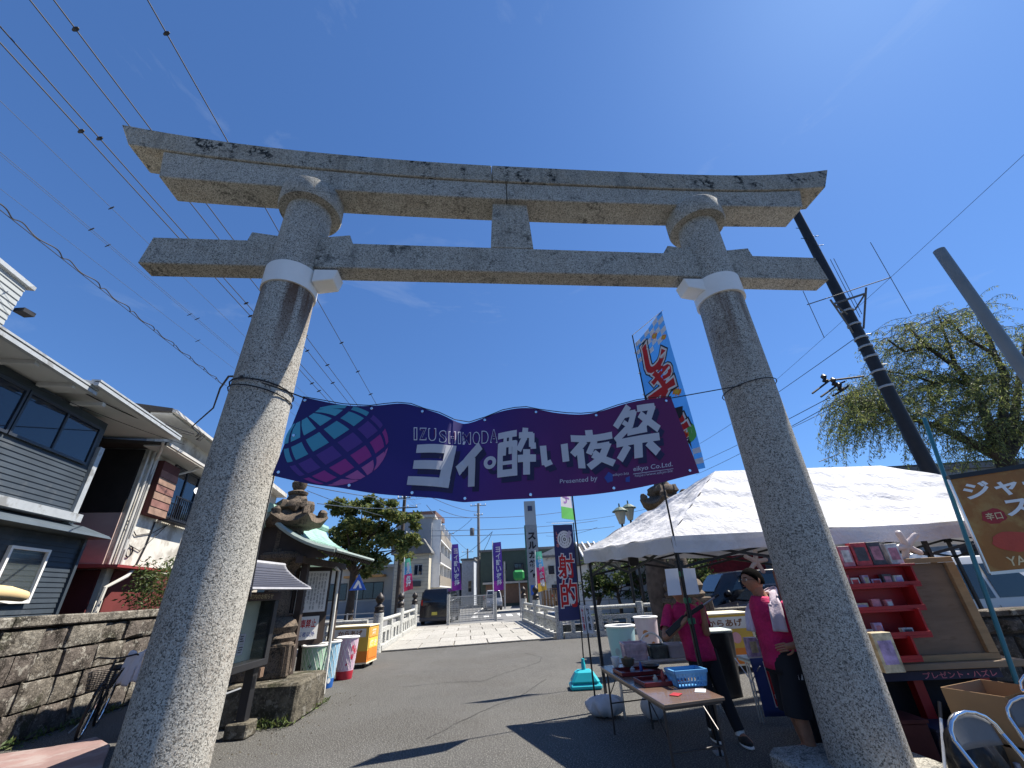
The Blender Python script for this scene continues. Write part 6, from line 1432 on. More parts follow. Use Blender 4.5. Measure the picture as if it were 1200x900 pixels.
PRN = [K('box_' + n, c, .45, .45, 16, 0) for n, c in (('pink', (.42, .16, .20)), ('mauve', (.36, .26, .42)), ('white', (.5, .46, .45)), ('red', (.40, .04, .05)), ('dark', (.06, .05, .06)), ('cream', (.48, .40, .26)))]
def gift(label, c, d, m, rz=0.0, group=None):
    t = thing('prize_box', label, 'box', c, group); F = Matrix.Rotation(rz, 3, 'Z'); C0 = Vector(c)
    MB().box(C0 + Vector((0, 0, d[2] / 2)), d, ax=F).build('carton', m, t, bevel=.002)
    MB().box(C0 + F @ Vector((0, -d[1] / 2 - .0015, d[2] * .5)), (d[0] * .7, .002, d[2] * .6), ax=F).build('picture_panel', rnd.choice(PRN), t)
    return t
for k in range(3): gift('%s prize box on the side table behind the man with glasses' % ('mauve', 'pale', 'dark pink')[k], (3.12 + k * .17, 6.72, .722), (.14, .10, .22 - .03 * k), PRN[(1, 2, 0)[k]], .1)

# ================================================================== SHOOTING STALL
PLY = K('plywood', (.19, .125, .08), .8, .16, 2, .05, 30, stretch=(1, 1, 6), col2=(.16, .10, .06), c2amt=.25, c2scale=5); PINE = K('pine_batten', (.30, .185, .09), .7, .15, 4, .05, 30, stretch=(1, 1, 6))
RED = K('stall_red', (.30, .012, .015), .45, .1, 4, .03)
stall = thing('prize_rack', 'plywood shooting gallery rack with red stepped shelves behind the right pillar', 'shelf rack', (4.1, 5.6, 0))
FP = frame((3.05, 5.50), 93); 
B(FP, 0, 2.0, -.03, 0, .84, 1.74).build('back_panel', PLY, stall)
for a in ((0, 2.06, -.0, .05, .78, .838), (1.96, 2.06, .001, .05, .84, 1.74), (0, 2.06, .001, .045, 1.742, 1.80)): B(FP, *a).build('batten', PINE, stall, bevel=.004)
B(FP, 0, 2.25, -.35, .12, .72, .778).build('counter', K('counter_wood', (.22, .15, .09), .6, .2, 3, .05), stall, bevel=.004)
B(FP, .05, 2.2, -.33, -.30, .02, .715).build('added_dark_panel', K('dark_sheet', (.012, .012, .016), .8, .3, 5, .3, 12), stall)  # added dark panel: hides the bright ground behind, keeps the under-counter space dark
for x in (.3, 1.2, 1.9): B(FP, x, x + .10, -.25, -.15, 0, .719).build('stall_leg', RED, stall)
B(FP, .1, 2.0, .0, .03, .62, .70).build('counter_band', K('band_navy', (.02, .02, .05), .6), stall)
print_text('letter', 'プレゼント・ハズレ', SN(FP, 1.2, 1.95, .63, .69, .031), FULL, K('pink_letter', (.5, .15, .2), .6), stall, .002, .01, cuts=1)
tiers = [(1.53, 1.72, .16, 1.50), (1.30, 1.50, .24, 1.38), (1.06, 1.27, .32, 1.26), (.86, 1.03, .38, 1.02)]
for i, (z0, z1, dpt, x1) in enumerate(tiers):
    B(FP, 0, x1, .002, dpt, z0 - .022, z0).build('shelf_board', RED, stall, bevel=.002); B(FP, 0, x1, dpt - .02, dpt, z0 + .001, z0 + .035).build('shelf_lip', RED, stall)
    B(FP, x1 - .02, x1, .002, dpt - .021, z0 + .001, z1 + (.03 if i else .0)).build('shelf_end', RED, stall); B(FP, 0, x1 - .021, .002, .018, z0 + .001, z1).build('shelf_back', RED, stall)
B(FP, 0, 1.52, .002, .17, 1.725, 1.748).build('shelf_board', RED, stall, bevel=.002)
rr = random.Random(21); cnt = 0
PG = 'small prize boxes on the red shelves'
for i, (z0, z1, dpt, x1) in enumerate(tiers[:3]):
    x = .32
    while x < x1 - .16:
        w = rr.uniform(.06, .14); h = rr.uniform(.06, .13)
        if rr.random() < .93: gift('small packet on the %s red shelf of the shooting rack' % ('upper', 'middle', 'lower')[i], FP(x + w / 2, dpt - .09, z0 + .002), (w, .05, h), rr.choice(PRN), R(-3) + rr.uniform(-.15, .15), PG)
        x += w + rr.uniform(.01, .06)
TOPL = ['pale pink figure box with floral print, leftmost on the rack top', 'second pale figure box from the left on the rack top', 'grey blue cup behind the figure boxes on the rack top', 'pink boxed doll in the middle of the rack top', 'red and pink doll box right of the pink boxed doll', 'dark patterned box near the right end of the rack top', 'white box last on the right of the rack top']
for k, (x, w, h, m, y) in enumerate(((.34, .12, .26, 2, .09), (.50, .12, .27, 0, .09), (.63, .12, .27, 2, .0), (.76, .13, .22, 0, .09), (.91, .18, .25, 3, .09), (1.10, .15, .25, 4, .09), (1.30, .14, .22, 2, .09))): gift(TOPL[k], FP(x + w / 2, y, 1.749), (w, .09, h), PRN[m], R(-3))
gift('cream tall box standing on the counter beside the pillar', FP(.62, .05 + .40, .78), (.20, .12, .34), PRN[5], 0)
for k, (x, w_, h, c_, lb) in enumerate(((.55, .4, .30, (.10, .03, .03), 'dark red crate under the stall counter, nearest the pillar'), (1.0, .35, .22, (.03, .04, .08), 'dark blue crate in the middle under the stall counter'), (1.45, .36, .34, (.05, .05, .05), 'black crate at the right under the stall counter'))):
    cm = K('crate_%d' % k, c_, .6, .2, 6, .1); t = thing('storage_crate', lb, 'crate', FP(x + w_ / 2, .02, 0)); B(FP, x, x + w_, -.16, .18, .0, h).build('crate_body', cm, t, bevel=.01); B(FP, x - .01, x + w_ + .01, -.17, .19, h + .001, h + .03).build('crate_rim', cm, t)
# balloons: white inflatable stars
def star_balloon(label, c, r, rz, tilt):
    m = MB(); c = Vector(c); F = Matrix.Rotation(tilt, 3, 'X') @ Matrix.Rotation(rz, 3, 'Y')
    t = thing('star_balloon', label, 'balloon', c, 'white star shaped balloons under the tent'); BALM = K('balloon_white', (.66, .58, .56), .4, .05, 3, .03, trans=.2)
    for k in range(5):
        a = 2 * math.pi * k / 5 + .3; d = F @ Vector((math.cos(a), 0, math.sin(a)))
        MB().tube([c + d * r * .1, c + d * r * .35, c + d * r * .6, c + d * r * .85, c + d * r * .96, c + d * r], [r * .2, r * .18, r * .16, r * .17, r * .12, r * .02], 12).build('balloon_arm', BALM, t, smooth=True)
    MB().blob(c, (r * .26, r * .2, r * .26), 12, 0).build('balloon_centre', BALM, t, smooth=True); return t
star_balloon('white five armed balloon hanging above the man with glasses', Y(886, 658, 5.95), .16, .2, 0)
star_balloon('white five armed balloon hanging at the middle tent leg', Y(1062, 640, 5.5), .21, .8, .4); star_balloon('small white balloon below the larger one by the middle tent leg', Y(1050, 655, 5.55), .12, 1.5, -.3)
for (a, b, l) in (((886, 640), (884, 622), 'cord holding the balloon above the man with glasses'), ((1062, 622), (1064, 612), 'cord holding the white balloon by the middle tent leg')):
    rope('balloon_cord', [Y(*a, 5.9), Y(*b, 5.9)], .004, l, 'cord')
sp_ = MB().box(Y(742, 655, 7.6), (.16, .12, .22)).build('black_speaker', BLACK, bevel=.02); tag(sp_, 'small dark box hanging from the tent frame above the pine bush', 'hanging box')

# ================================================================== RIGHT: BOXES, CHAIRS, SIGN
CARD = K('cardboard', (.36, .22, .11), .85, .06, 3, .05)
def carton(label, F, w, l, h, z, flaps=()):
    t = thing('cardboard_box', label, 'cardboard box', F(w / 2, l / 2, z), 'cardboard boxes by the stall'); e = .006
    fbx = lambda *a: B(F, *a)
    fbx(0, w, 0, l, z, z + e).build('box_bottom', CARD, t); fbx(0, w, 0, e, z + e, z + h).build('box_side', CARD, t); fbx(0, w, l - e, l, z + e, z + h).build('box_side', CARD, t); fbx(0, e, e, l - e, z + e, z + h).build('box_side', CARD, t); fbx(w - e, w, e, l - e, z + e, z + h).build('box_side', CARD, t)
    for k in flaps:
        if k == 0: q = [F(0, 0, z + h), F(w, 0, z + h), F(w + .03, -.10, z + h + .12), F(-.03, -.10, z + h + .12)]
        elif k == 1: q = [F(w, 0, z + h), F(w, l, z + h), F(w + .16, l, z + h + .08), F(w + .16, 0, z + h + .08)]
        else: q = [F(0, l, z + h), F(w, l, z + h), F(w + .02, l + .14, z + h + .06), F(-.02, l + .14, z + h + .06)]
        n = (q[1] - q[0]).cross(q[3] - q[0]).normalized() * .003; MB().prism(q, -n, n).build('flap', CARD, t)
    return t
FB1 = frame((3.82, 4.72), 70); carton('large open cardboard box standing on another box by the stall', FB1, .62, .45, .34, .36, (2,))
FB2 = frame((3.80, 4.70), 72); carton('lower cardboard box beneath the open one by the stall', FB2, .64, .47, .35, .0)
# broom handle, dark bag, blue bag
br_ = thing('dustpan_stick', 'white stick with black grip leaning on the lower cardboard box', 'broom', (3.3, 4.5, 0))
a, b = Vector((3.28, 4.42, .10)), Vector((3.66, 4.60, .62)); MB().tube([a, a.lerp(b, .8)], .011, 8).build('stick', WHITE, br_, smooth=True); MB().tube([a.lerp(b, .8), b], .014, 8).build('grip', BLACK, br_, smooth=True)
def bag(name, label, c, r, m, cat='bag', seed=0):
    c = Vector(c); r = Vector(r)
    def S(s, t):
        a = 6.283 * s; th = math.pi * t; w = 1 + .10 * math.sin(a * 5 + th * 4 + seed) + .07 * math.sin(a * 11 + seed); return c + Vector((r.x * w * math.sin(th) * math.cos(a), r.y * w * math.sin(th) * math.sin(a), r.z * (1 - math.cos(th))))
    o = MB().grid(S, 40, 16).build(name, m, None, smooth='full', fix=False); return tag(o, label, cat)
bag('rubbish_bag', 'black rubbish bag beside the lower cardboard box', (3.62, 4.42, 0), (.20, .18, .26), K('bin_bag'), seed=2)
bag('blue_bag', 'bright blue plastic bag on the ground behind the right pillar base', (3.36, 4.28, 0), (.17, .14, .13), K('blue_bag', (.02, .16, .45), .35, .1, 6, .3, 14), seed=5)
o = MB().lathe([(.045, 0), (.045, .19), (.02, .24), (.02, .27)], (3.86, 4.35, 0), 14).build('bottle', CLR, None, smooth=True); tag(o, 'clear plastic bottle standing beside the black rubbish bag', 'bottle')
# folded and open steel pipe chairs with grey seats
def pipe_chair(label, c, rz, tilt=0.0, stack=0):
    t = thing('pipe_chair', label, 'chair', c, 'chrome pipe folding chairs at the lower right'); c = Vector(c); F = Matrix.Rotation(rz, 3, 'Z') @ Matrix.Rotation(tilt, 3, 'X')
    P = lambda x, y, z: c + F @ Vector((x, y, z))
    w = .21
    def arc(y0, z0, y1, z1, hgt=.22):
        pts = [P(-w, y0, z0), P(-w, (y0 + y1) / 2, (z0 + z1) / 2), P(-w, y1, z1)]
        for k in range(9): a_ = math.pi * (1 - k / 8); pts.append(P(w * math.cos(a_), y1 + .02 * math.sin(a_), z1 + hgt * math.sin(a_) * .6))
        pts += [P(w, y1, z1), P(w, (y0 + y1) / 2, (z0 + z1) / 2), P(w, y0, z0)]; return pts
    MB().tube(arc(-.18, .02, .17, .66), .0125, 10).build('back_frame', CHROME, t, smooth=True)
    MB().tube([P(-w + .02, .25, .02), P(-w + .02, -.12, .43), P(w - .02, -.12, .43), P(w - .02, .25, .02)], .0115, 8).build('front_frame', CHROME, t, smooth=True)
    MB().tube([P(-w, -.17, .05), P(w, -.17, .05)], .009, 6).build('cross_bar', CHROME, t)
    GSE = K('seat_grey_vinyl', (.13, .135, .145), .4, .1, 5, .05)
    sh_ = [(.19 * math.copysign(abs(math.cos(a_)) ** .5, math.cos(a_)), .17 * math.copysign(abs(math.sin(a_)) ** .5, math.sin(a_))) for a_ in [2 * math.pi * k / 24 for k in range(24)]]
    MB().prism([P(x, y - .01, .435) for x, y in sh_], F @ Vector((0, 0, 0)), F @ Vector((0, 0, .035))).build('seat', GSE, t, bevel=.008)
    def Bk(s, q): a_ = math.pi * (.12 + .76 * s); return P(-w * .93 * math.cos(a_), .165 + .035 * math.sin(a_) + .02 * q, .60 + .19 * q * (.35 + .65 * math.sin(a_)))
    MB().grid(Bk, 12, 5).build('backrest', GSE, t, smooth='full', fix=False, solid=.014)
    return t
pipe_chair('nearest chrome pipe chair with grey backrest at the bottom edge', (3.05, 3.42, 0), R(12))
pipe_chair('chrome pipe chair right of the nearest one, partly cut by the frame', (3.75, 3.72, 0), R(-20))
for k in range(2):
    pipe_chair(('lower', 'upper')[k] + ' of the two chrome chairs stacked at the right edge', (4.22 + .015 * k, 4.05, .0 + .085 * k), R(-35 + 3 * k), 0)
# German steak sign on its leaning blue pole
sgn = thing('food_sign', 'orange food poster sign with white Japanese lettering and steak picture on a blue pole', 'sign', (5.1, 5, 0))
YS = 5.0; q = [Y(1160, 672, YS), Vector((6.35, 4.7, 1.66)), Vector((6.50, 4.72, 2.72)), Y(1112, 562, YS)]
SS = quadS(*q, 0)
MB().grid(lambda s, t: Vector(SS(s, t)) , 2, 2).build('poster', K('poster_orange', (.30, .115, .018), .5, .2, 2.2, .02, col2=(.37, .20, .05), c2amt=.5, c2scale=3), sgn, fix=False, solid=.02)
for a, b in (((0, 0), (1, 0)), ((1, 0), (1, 1)), ((0, 1), (0, 0))): MB().bar(SS(*a), SS(*b), .022, .03).build('sign_frame', ALU, sgn)
MB().bar(SS(0, 1.02), SS(1, 1.02), .05, .05).build('sign_top_rail', BLACK, sgn)
print_text('letter', 'ジャーマン', SS, R4(.06, .74, 1.15, .93), WHITE, sgn, .013, .03, cuts=1); print_text('letter', 'ステーキ', SS, R4(.30, .52, 1.15, .71), WHITE, sgn, .013, .03, cuts=1)
def blobp(cx, cy, rx, ry, n, jit, m, out, seed=1):
    r_ = random.Random(seed); pts = []
    for i in range(n): a_ = 2 * math.pi * i / n; k = 1 + r_.uniform(-jit, jit); pts.append((cx + rx * k * math.cos(a_), cy + ry * k * math.sin(a_)))
    return poly_print('food_print', pts, SS, m, sgn, out)
blobp(.20, .55, .09, .08, 18, .12, K('spice_red', (.32, .02, .02), .5), .0125, 3); print_text('letter', '辛口', SS, R4(.14, .51, .26, .59), K('poster_cream', (.7, .55, .3), .6), sgn, .0145, .01, cuts=1)
blobp(.26, .28, .16, .10, 20, .10, K('ketchup', (.45, .05, .02), .35), .0125, 4); blobp(.66, .34, .30, .20, 26, .12, K('steak', (.13, .035, .02), .45, .5, 9, .2), .0135, 5); blobp(.60, .36, .10, .04, 12, .3, K('steak_light', (.32, .12, .06), .45), .0145, 6); blobp(.74, .28, .12, .03, 12, .3, K('steak_light'), .0147, 7)
print_text('letter', 'YAHAMA SPECIAL', SS, R4(.15, .05, .95, .14), K('poster_cream'), sgn, .013, .01, cuts=1)
BPOLE = K('blue_green_pole', (.03, .16, .20), .4, .1, 4, .02)
a, b = Vector((4.75, 5.06, 0)), Y(1083, 490, YS + .06); b0 = a.lerp(b, 0.0)
MB().tube([a, b], .022, 12).build('pole', BPOLE, sgn, smooth=True)
wtab = MB().box((5.75, 5.1, .86), (1.5, .5, .03)).build('tmp2', K('dark_counter', (.05, .045, .05), .5)); 
bpy.data.objects.remove(wtab)

# ---- dark retaining wall behind the stall with parked cars beyond
DWALL = K('dark_wall_mortar', (.03, .025, .022), .95, .3, 4, .4, 20)
def low_wall(label, P0, az, L, z, stone_h, cap=True, seed=0, mats=WALLSTONE, th=.4):
    F = frame(P0, az); t = thing('low_stone_wall', label, 'stone wall', F(L / 2, 0, 0)); B(F, 0, L, -th, -.07, 0, z).build('wall_core', DWALL, t); rr = random.Random(seed); zz = 0
    while zz < z - .05:
        h = min(stone_h * rr.uniform(.8, 1.2), z - zz); s = 0
        while s < L - .05:
            l = rr.uniform(.35, .7); s2 = min(L, s + l); stone_block(F, s + .008, s2 - .008, -.09, rr.uniform(-.02, .02), zz + .008, zz + h - .008, rr, .035).build('stone', rr.choice(mats), t, smooth=True); s = s2
        zz += h
    if cap:
        s = 0
        while s < L: s2 = min(L, s + rr.uniform(.9, 1.4)); B(F, s + .005, s2 - .005, -th - .03, .05, z + .005, z + .09).build('coping_stone', mats[1], t, bevel=.012); s = s2
    return t
low_wall('brown stone wall with pale coping behind the right hand cart', (5.0, 12.9), 91, 4.6, .86, .28, seed=4)
low_wall('dark low stone wall behind the shooting rack below the parked white car', (6.6, 7.9), 92, 7.5, .92, .30, seed=5, mats=[WALLSTONE[2]] * 3)

# ================================================================== VEHICLES
CARW = mat('car_white_paint', (.62, .62, .60), .25, .03, 2, 0, spec=.6); CARK = mat('car_black_paint', (.012, .012, .016), .15, .05, 2, 0, spec=.6); CARS = mat('car_silver_paint', (.38, .39, .41), .25, .04, 2, 0, spec=.6, metal=.3)
CGL = glass('car_glass', (.015, .02, .025), .04, .94); TYRE = K('tyre_rubber', (.015, .015, .015), .8, .1, 9, .1)
def car(name, label, cat, loc, rz, paint, L=3.6, W=1.5, H=1.75, kind='van', group=None):
    """body lofted from a side outline with rounded shoulders; separate glass, wheels, lamps, bumpers and mirrors"""
    t = thing(name, label, cat, loc, group); Mx = Matrix.Rotation(rz, 3, 'Z'); c = Vector(loc)
    P = lambda x, y, z: c + Mx @ Vector((x, y, z))
    h = H
    if kind == 'van': top = [(-.5, .56), (-.485, .88), (-.46, .985), (-.40, 1.0), (.12, 1.0), (.24, .97), (.37, .64), (.47, .56), (.5, .42)]
    elif kind == 'truck': top = [(-.5, .42), (-.49, .46), (.10, .46), (.12, .9), (.15, 1.0), (.36, 1.0), (.40, .96), (.47, .60), (.5, .45)]
    else: top = [(-.5, .55), (-.48, .64), (-.36, .70), (-.26, .97), (-.18, 1.0), (.08, 1.0), (.22, .68), (.42, .58), (.49, .50), (.5, .40)]
    zb = .22
    m = MB(); ys = [(-1, 0), (-.97, .5), (-.90, .86), (-.80, 1.0), (.80, 1.0), (.90, .86), (.97, .5), (1, 0)]
    rows = []
    for (x, z) in top:
        row = []
        for yy, f in ((-1, 0), (-1, .55), (-.985, .8), (-.86, 1), (.86, 1), (.985, .8), (1, .55), (1, 0)):
            zt = z * h; belt = .56 * h; zz = zb + (zt - zb) * f
            inn = 1 - (.13 * max(0, (zz - belt) / (h - belt))); row.append(P(x * L, yy * W / 2 * inn, zz))
        rows.append(row)
    vs = [p for r in rows for p in r]; fs = []
    for i in range(len(rows) - 1):
        for j in range(7): fs.append((i * 8 + j, i * 8 + j + 1, (i + 1) * 8 + j + 1, (i + 1) * 8 + j))
        fs.append((i * 8 + 7, i * 8, (i + 1) * 8, (i + 1) * 8 + 7))
    fs += [list(range(8)), [len(vs) - 8 + k for k in range(8)][::-1]]
    m.add(vs, fs); bd = m.build('body', paint, t, smooth=True, bevel=.02)
    def pane(nm, q, out): 
        q = [Vector(k) for k in q]; n = (q[1] - q[0]).cross(q[3] - q[0]).normalized(); cc = sum(q, Vector()) / 4
        if n.dot(cc - P(0, 0, h * .6)) < 0: n = -n
        return MB().prism(q, n * .002, n * out).build(nm, CGL, t)
    if kind != 'truck': wins = [(-.45, -.26), (-.25, -.02), (0, .22)] if kind == 'van' else [(-.34, -.10), (-.09, .14)]
    else: wins = [(.17, .38)]
    for s in (-1, 1):
        for i, (a, b) in enumerate(wins):
            ft = lambda x, z: P(x * L, s * W / 2 * (1 - .13 * max(0, (z * h - .56 * h) / (h * .44))), z * h)
            last = i == len(wins) - 1; first = i == 0
            xt0 = a + (.04 if first and kind != 'van' else 0) + (.06 if first and kind == 'car' else 0); xt1 = b - (.09 if last else 0)
            pane('side_window', [ft(a, .60), ft(b + (.03 if last and kind == 'van' else 0), .60), ft(xt1, .92), ft(xt0, .92)], .008)
        for x in (-.33, .33):
            wc = P(x * L, s * (W / 2 - .09), .29); ax = (Mx @ Vector((0, s, 0))).to_track_quat('Z', 'Y').to_matrix()
            wh = MB().lathe([(.17, -.08), (.27, -.08), (.29, -.04), (.29, .06), (.27, .10), (.18, .10)], wc, 24, ax=ax).build('wheel', TYRE, t, smooth=True)
            MB().lathe([(.17, .085), (.165, .095), (.05, .075), (.03, .10), (.01, .10)], wc, 16, ax=ax).build('rim', GREYM, wh, smooth=True)
        mx_ = .27 if kind != 'truck' else .42
        MB().blob(P(mx_ * L, s * (W / 2 + .10), .63 * h), (.09, .10, .11), 10, .02).build('mirror', BLACK if paint is not CARW else K('mirror_grey', (.12, .12, .12), .3), t, smooth=True)
        MB().box(P(.497 * L, s * W * .36, .50 * h * .86), (.05, .28, .14), ax=Mx).build('headlight', K('lamp_glass', (.6, .6, .62), .1, .02, 2, 0, spec=.8), t, bevel=.01)
        MB().box(P(-.497 * L, s * W * .43, .62 * h), (.04, .10, .3), ax=Mx).build('tail_light', K('lamp_red', (.35, .01, .01), .2), t, bevel=.01)
        MB().box(P(-.02 * L, s * (W / 2 + .003), .40 * h), (.008, .004, .5), ax=Mx).build('door_seam', BLACK, t)
        MB().box(P(-.10 * L, s * (W / 2 + .012), .47 * h), (.14, .02, .03), ax=Mx).build('door_handle', paint, t)
    wr = (.245, .66, .355) if kind == 'van' else ((.40, .60, .465) if kind == 'truck' else (.085, .70, .215))
    x0, x1 = (.25, .36) if kind == 'van' else ((.395, .462) if kind == 'truck' else (.095, .212)); z1_, z0_ = (.935, .665) if kind == 'van' else ((.95, .62) if kind == 'truck' else (.965, .70))
    pane('windscreen', [P(x1 * L, -W * .42, z0_ * h), P(x1 * L, W * .42, z0_ * h), P(x0 * L, W * .37, z1_ * h), P(x0 * L, -W * .37, z1_ * h)], .03)
    if kind != 'truck': pane('rear_window', [P(-.492 * L, -W * .40, .62 * h), P(-.492 * L, W * .40, .62 * h), P(-.465 * L, W * .37, .92 * h), P(-.465 * L, -W * .37, .92 * h)] if kind == 'van' else [P(-.355 * L, -W * .4, .72 * h), P(-.355 * L, W * .4, .72 * h), P(-.27 * L, W * .36, .94 * h), P(-.27 * L, -W * .36, .94 * h)], .03)
    for s in (-1, 1): MB().box(P(s * .50 * L, 0, .30), (.10, W * .96, .2), ax=Mx).build('bumper', K('bumper_dark', (.05, .05, .055), .5) if paint is not CARW else paint, t, bevel=.03)
    MB().box(P(.505 * L, 0, .52), (.05, .5, .12), ax=Mx).build('grille', BLACK, t); MB().box(P(-.513 * L, 0, .6), (.02, .33, .165), ax=Mx).build('number_plate', K('plate_yellow', (.6, .5, .08), .5), t)
    return t
car('parked_van', 'white minivan with dark windows parked behind the low dark wall at the right', 'van', (8.95, 9.7, 0), R(4), CARW, 4.2, 1.65, 1.86)
car('parked_van', 'second white van standing behind the nearer white minivan at the right', 'van', (12.0, 12.6, 0), R(8), CARW, 4.6, 1.7, 2.05)
car('parked_van', 'black van parked beyond the far left end of the bridge beside the gate', 'van', (Y(509, 715, 28).x, 30.3, 0), R(90), CARK, 4.4, 1.85, 1.95)
car('parked_van', 'black van beyond the brown stone wall behind the man with glasses', 'van', (8.3, 17.0, 0), R(180), CARK, 4.3, 1.7, 1.9)
car('parked_car', 'silver car parked across the road right of the bank sign', 'car', (4.3, 41, 0), R(-60), CARS, 4, 1.65, 1.5, 'car')
car('parked_car', 'grey pick up truck waiting on the far road right of the purple flag', 'truck', (-3.0, 44, 0), R(-80), CARS, 3.6, 1.5, 1.7, 'truck')
car('parked_car', 'dark hatchback parked behind the brown wall near the leafy shrub', 'car', (8.0, 15.0, 0), R(175), CARK, 3.9, 1.6, 1.45, 'car')

# ================================================================== BACKGROUND BUILDINGS
def WX(px, y): return Y(px, 690, y).x
def HZ(px, py, y): return Y(px, py, y).z
def block(name, label, F, L, D, H, wallm, wins=(), roof=None, rt=.25, ov=.15, cat='building', sidewins=(), fr=TRIM, rows=None):
    """box building whose facade is the s axis of F (outward +n); windows are (s0,s1,z0,z1,mullions)"""
    t = thing(name, label, cat, F(L / 2, 0, 0)); B(F, 0, L, -D, -.05, 0, H).build('wall', wallm, t)
    B(F, -ov, L + ov, -D - ov, ov, H + .002, H + rt).build('roof', roof or K('roof_grey', (.16, .16, .16), .8), t)
    for w_ in wins: window(F, t, w_[0], w_[1], w_[2], w_[3], -.045, w_[4] if len(w_) > 4 else 0, fr, WGL, .06)
    return t
TILE = mat('cream_tile', (.50, .46, .36), .8, .08, 3, .1, 20); GREYB = K('grey_render', (.27, .27, .27), .85, .1, 1, .1); DGREEN = K('dark_green_metal', (.05, .075, .06), .6, .12, 1, .05)
K('roof_grey', (.16, .16, .16), .8)
# left bank: low grey-beige house behind the tree, cream tiled house, four storey block with balconies
FL = frame((-30, 42.0), 90)
lh = block('low_house', 'low grey beige house with dark window band behind the round tree', FL, 18.2, 8, 4.1, K('grey_beige', (.40, .38, .33), .85, .08, 1, .1), [(.6 + 3.4 * k, 3.4 + 3.4 * k, 1.5, 2.9, 2) for k in range(5)], K('roof_light'), .25, .4, fr=BLACK)
B(FL, 0, 18.2, -.045, .02, 0, 1.35).build('lower_wall', GREYB, lh); B(FL, 13.5, 17.2, .0, .9, 3.3, 3.5).build('awning', K('awning_orange', (.5, .25, .08), .7), lh)
FL2 = frame((-11.6, 40.2), 90)
th_ = thing('tiled_house', 'cream tiled house with grey gabled roof left of the utility pole', 'house', FL2(1.6, 0, 0))
B(FL2, 0, 3.15, -7, -.05, 0, 5.0).build('wall', TILE, th_)
for k in range(16): B(FL2, 0, 3.15, -.049, -.03, .28 + k * .3, .30 + k * .3).build('tile_joint', K('joint_dark', (.25, .23, .19), .9), th_)
MB().prism([FL2(-.3, .3, 5.01), FL2(3.4, .3, 5.01), FL2(3.4, .3, 5.15), FL2(2.6, .3, 6.3), FL2(-.3, .3, 6.1)], Vector((0, 0, 0)), FL2(0, -7.5, 0) - FL2(0, 0, 0)).build('roof', K('roof_grey'), th_)
window(FL2, th_, 1.8, 2.6, 3.2, 4.1, -.045, 1, TRIM, WGL); B(FL2, 1.2, 2.5, -.02, .12, 2.3, 2.75).build('shop_sign', K('sign_dark', (.05, .06, .07), .5), th_)
FQ = frame((-8.43, 41.0), -4.6)
qb = thing('balcony_block', 'four storey grey block with white balconies along the street behind the utility pole', 'building', FQ(8, -3, 0))
B(FQ, 0, 19, -3.4, -.05, 0, 8.3).build('wall', K('block_grey', (.30, .31, .32), .85, .1, .8, .1), qb); B(FQ, -.2, 19.2, -3.6, .25, 8.31, 8.55).build('roof', K('roof_light'), qb)
B(FQ, -.04, -.002, -3.3, -2.2, 0, 5.2).build('wall_panel', TILE, qb)
for fl in range(3):
    z = 2.3 + fl * 2.0
    B(FQ, .5, 16.5, -.04, .85, z - .12, z).build('balcony_slab', WHITE, qb); B(FQ, .5, 16.5, .78, .85, z + .002, z + .85).build('balcony_front', K('balcony_grey', (.20, .20, .20), .7) if fl % 2 else K('balcony_beige', (.26, .23, .19), .7), qb)
    for k in range(4): window(FQ, qb, 1 + k * 4, 3.6 + k * 4, z + .1, z + 1.7, -.045, 1, TRIM, WGL); B(FQ, .5 + 4 * k, .62 + 4 * k, -.04, .78, z + .003, z + 1.87).build('balcony_divider', WHITE, qb)
# red-roofed house peeping above
block('rear_house', 'house with reddish hipped roof behind the four storey block', frame((-14.0, 52), 90), 3.4, 6, 10.2, K('block_grey'), [], K('red_roof', (.12, .07, .06), .8), .6, .3)
# street row beyond, left and right of the vanishing road
block('street_house', 'narrow pale house with small windows between the block and the left purple flag', frame((-11.2, 64), 90), 2.2, 8, 5.2, K('pale_wall', (.45, .43, .40), .85), [(.2, .9, .8, 1.8, 0), (1.2, 1.9, .8, 1.8, 0), (.2, .9, 3.0, 4.2, 0), (1.2, 1.9, 3.0, 4.2, 0)])
block('street_house', 'pale blue grey gabled building right of the left purple flag', frame((-8.4, 62), 90), 1.7, 10, 5.6, K('blue_grey_wall', (.42, .45, .50), .85), [(.9, 1.4, 1.6, 3.0, 0)])
block('street_house', 'grey concrete building left of the tall concrete pole', frame((-7.0, 66), 90), 2.6, 9, 6.0, K('block_grey'), [(.4, 1.0, 1.0, 2.0, 0), (1.5, 2.2, 1.0, 2.0, 0), (.4, 1.0, 3.6, 4.6, 0)], fr=BLACK)
block('shop_building', 'wide dark green metal building behind the right purple flag', frame((-4.9, 52.5), 90), 9.0, 10, 5.8, DGREEN, [(2.0, 3.1, 3.7, 4.4, 1), (4.0, 5.1, 3.7, 4.4, 1), (6.2, 7.4, 3.7, 4.4, 1)], K('roof_grey'), .25, .1, fr=BLACK)
B(frame((-4.9, 52.5), 90), .3, 8.7, -.045, .5, 2.3, 2.5).build('canopy_edge', K('roof_light'), bpy.data.objects['shop_building']); B(frame((-4.9, 52.5), 90), .6, 8.4, -.046, .0, .3, 2.25).build('shopfront', K('brown_shopfront', (.20, .12, .08), .6), bpy.data.objects['shop_building'])
hs = block('white_house', 'small white gabled house with two windows right of the rainbow flag', frame((2.1, 47), 90), 6.2, 8, 4.5, WALLW, [(.7, 1.3, 2.9, 3.7, 0), (2.0, 2.6, 2.9, 3.7, 0), (.9, 2.4, .5, 1.9, 1)], K('roof_grey'), .2, .2, 'house', fr=BLACK)
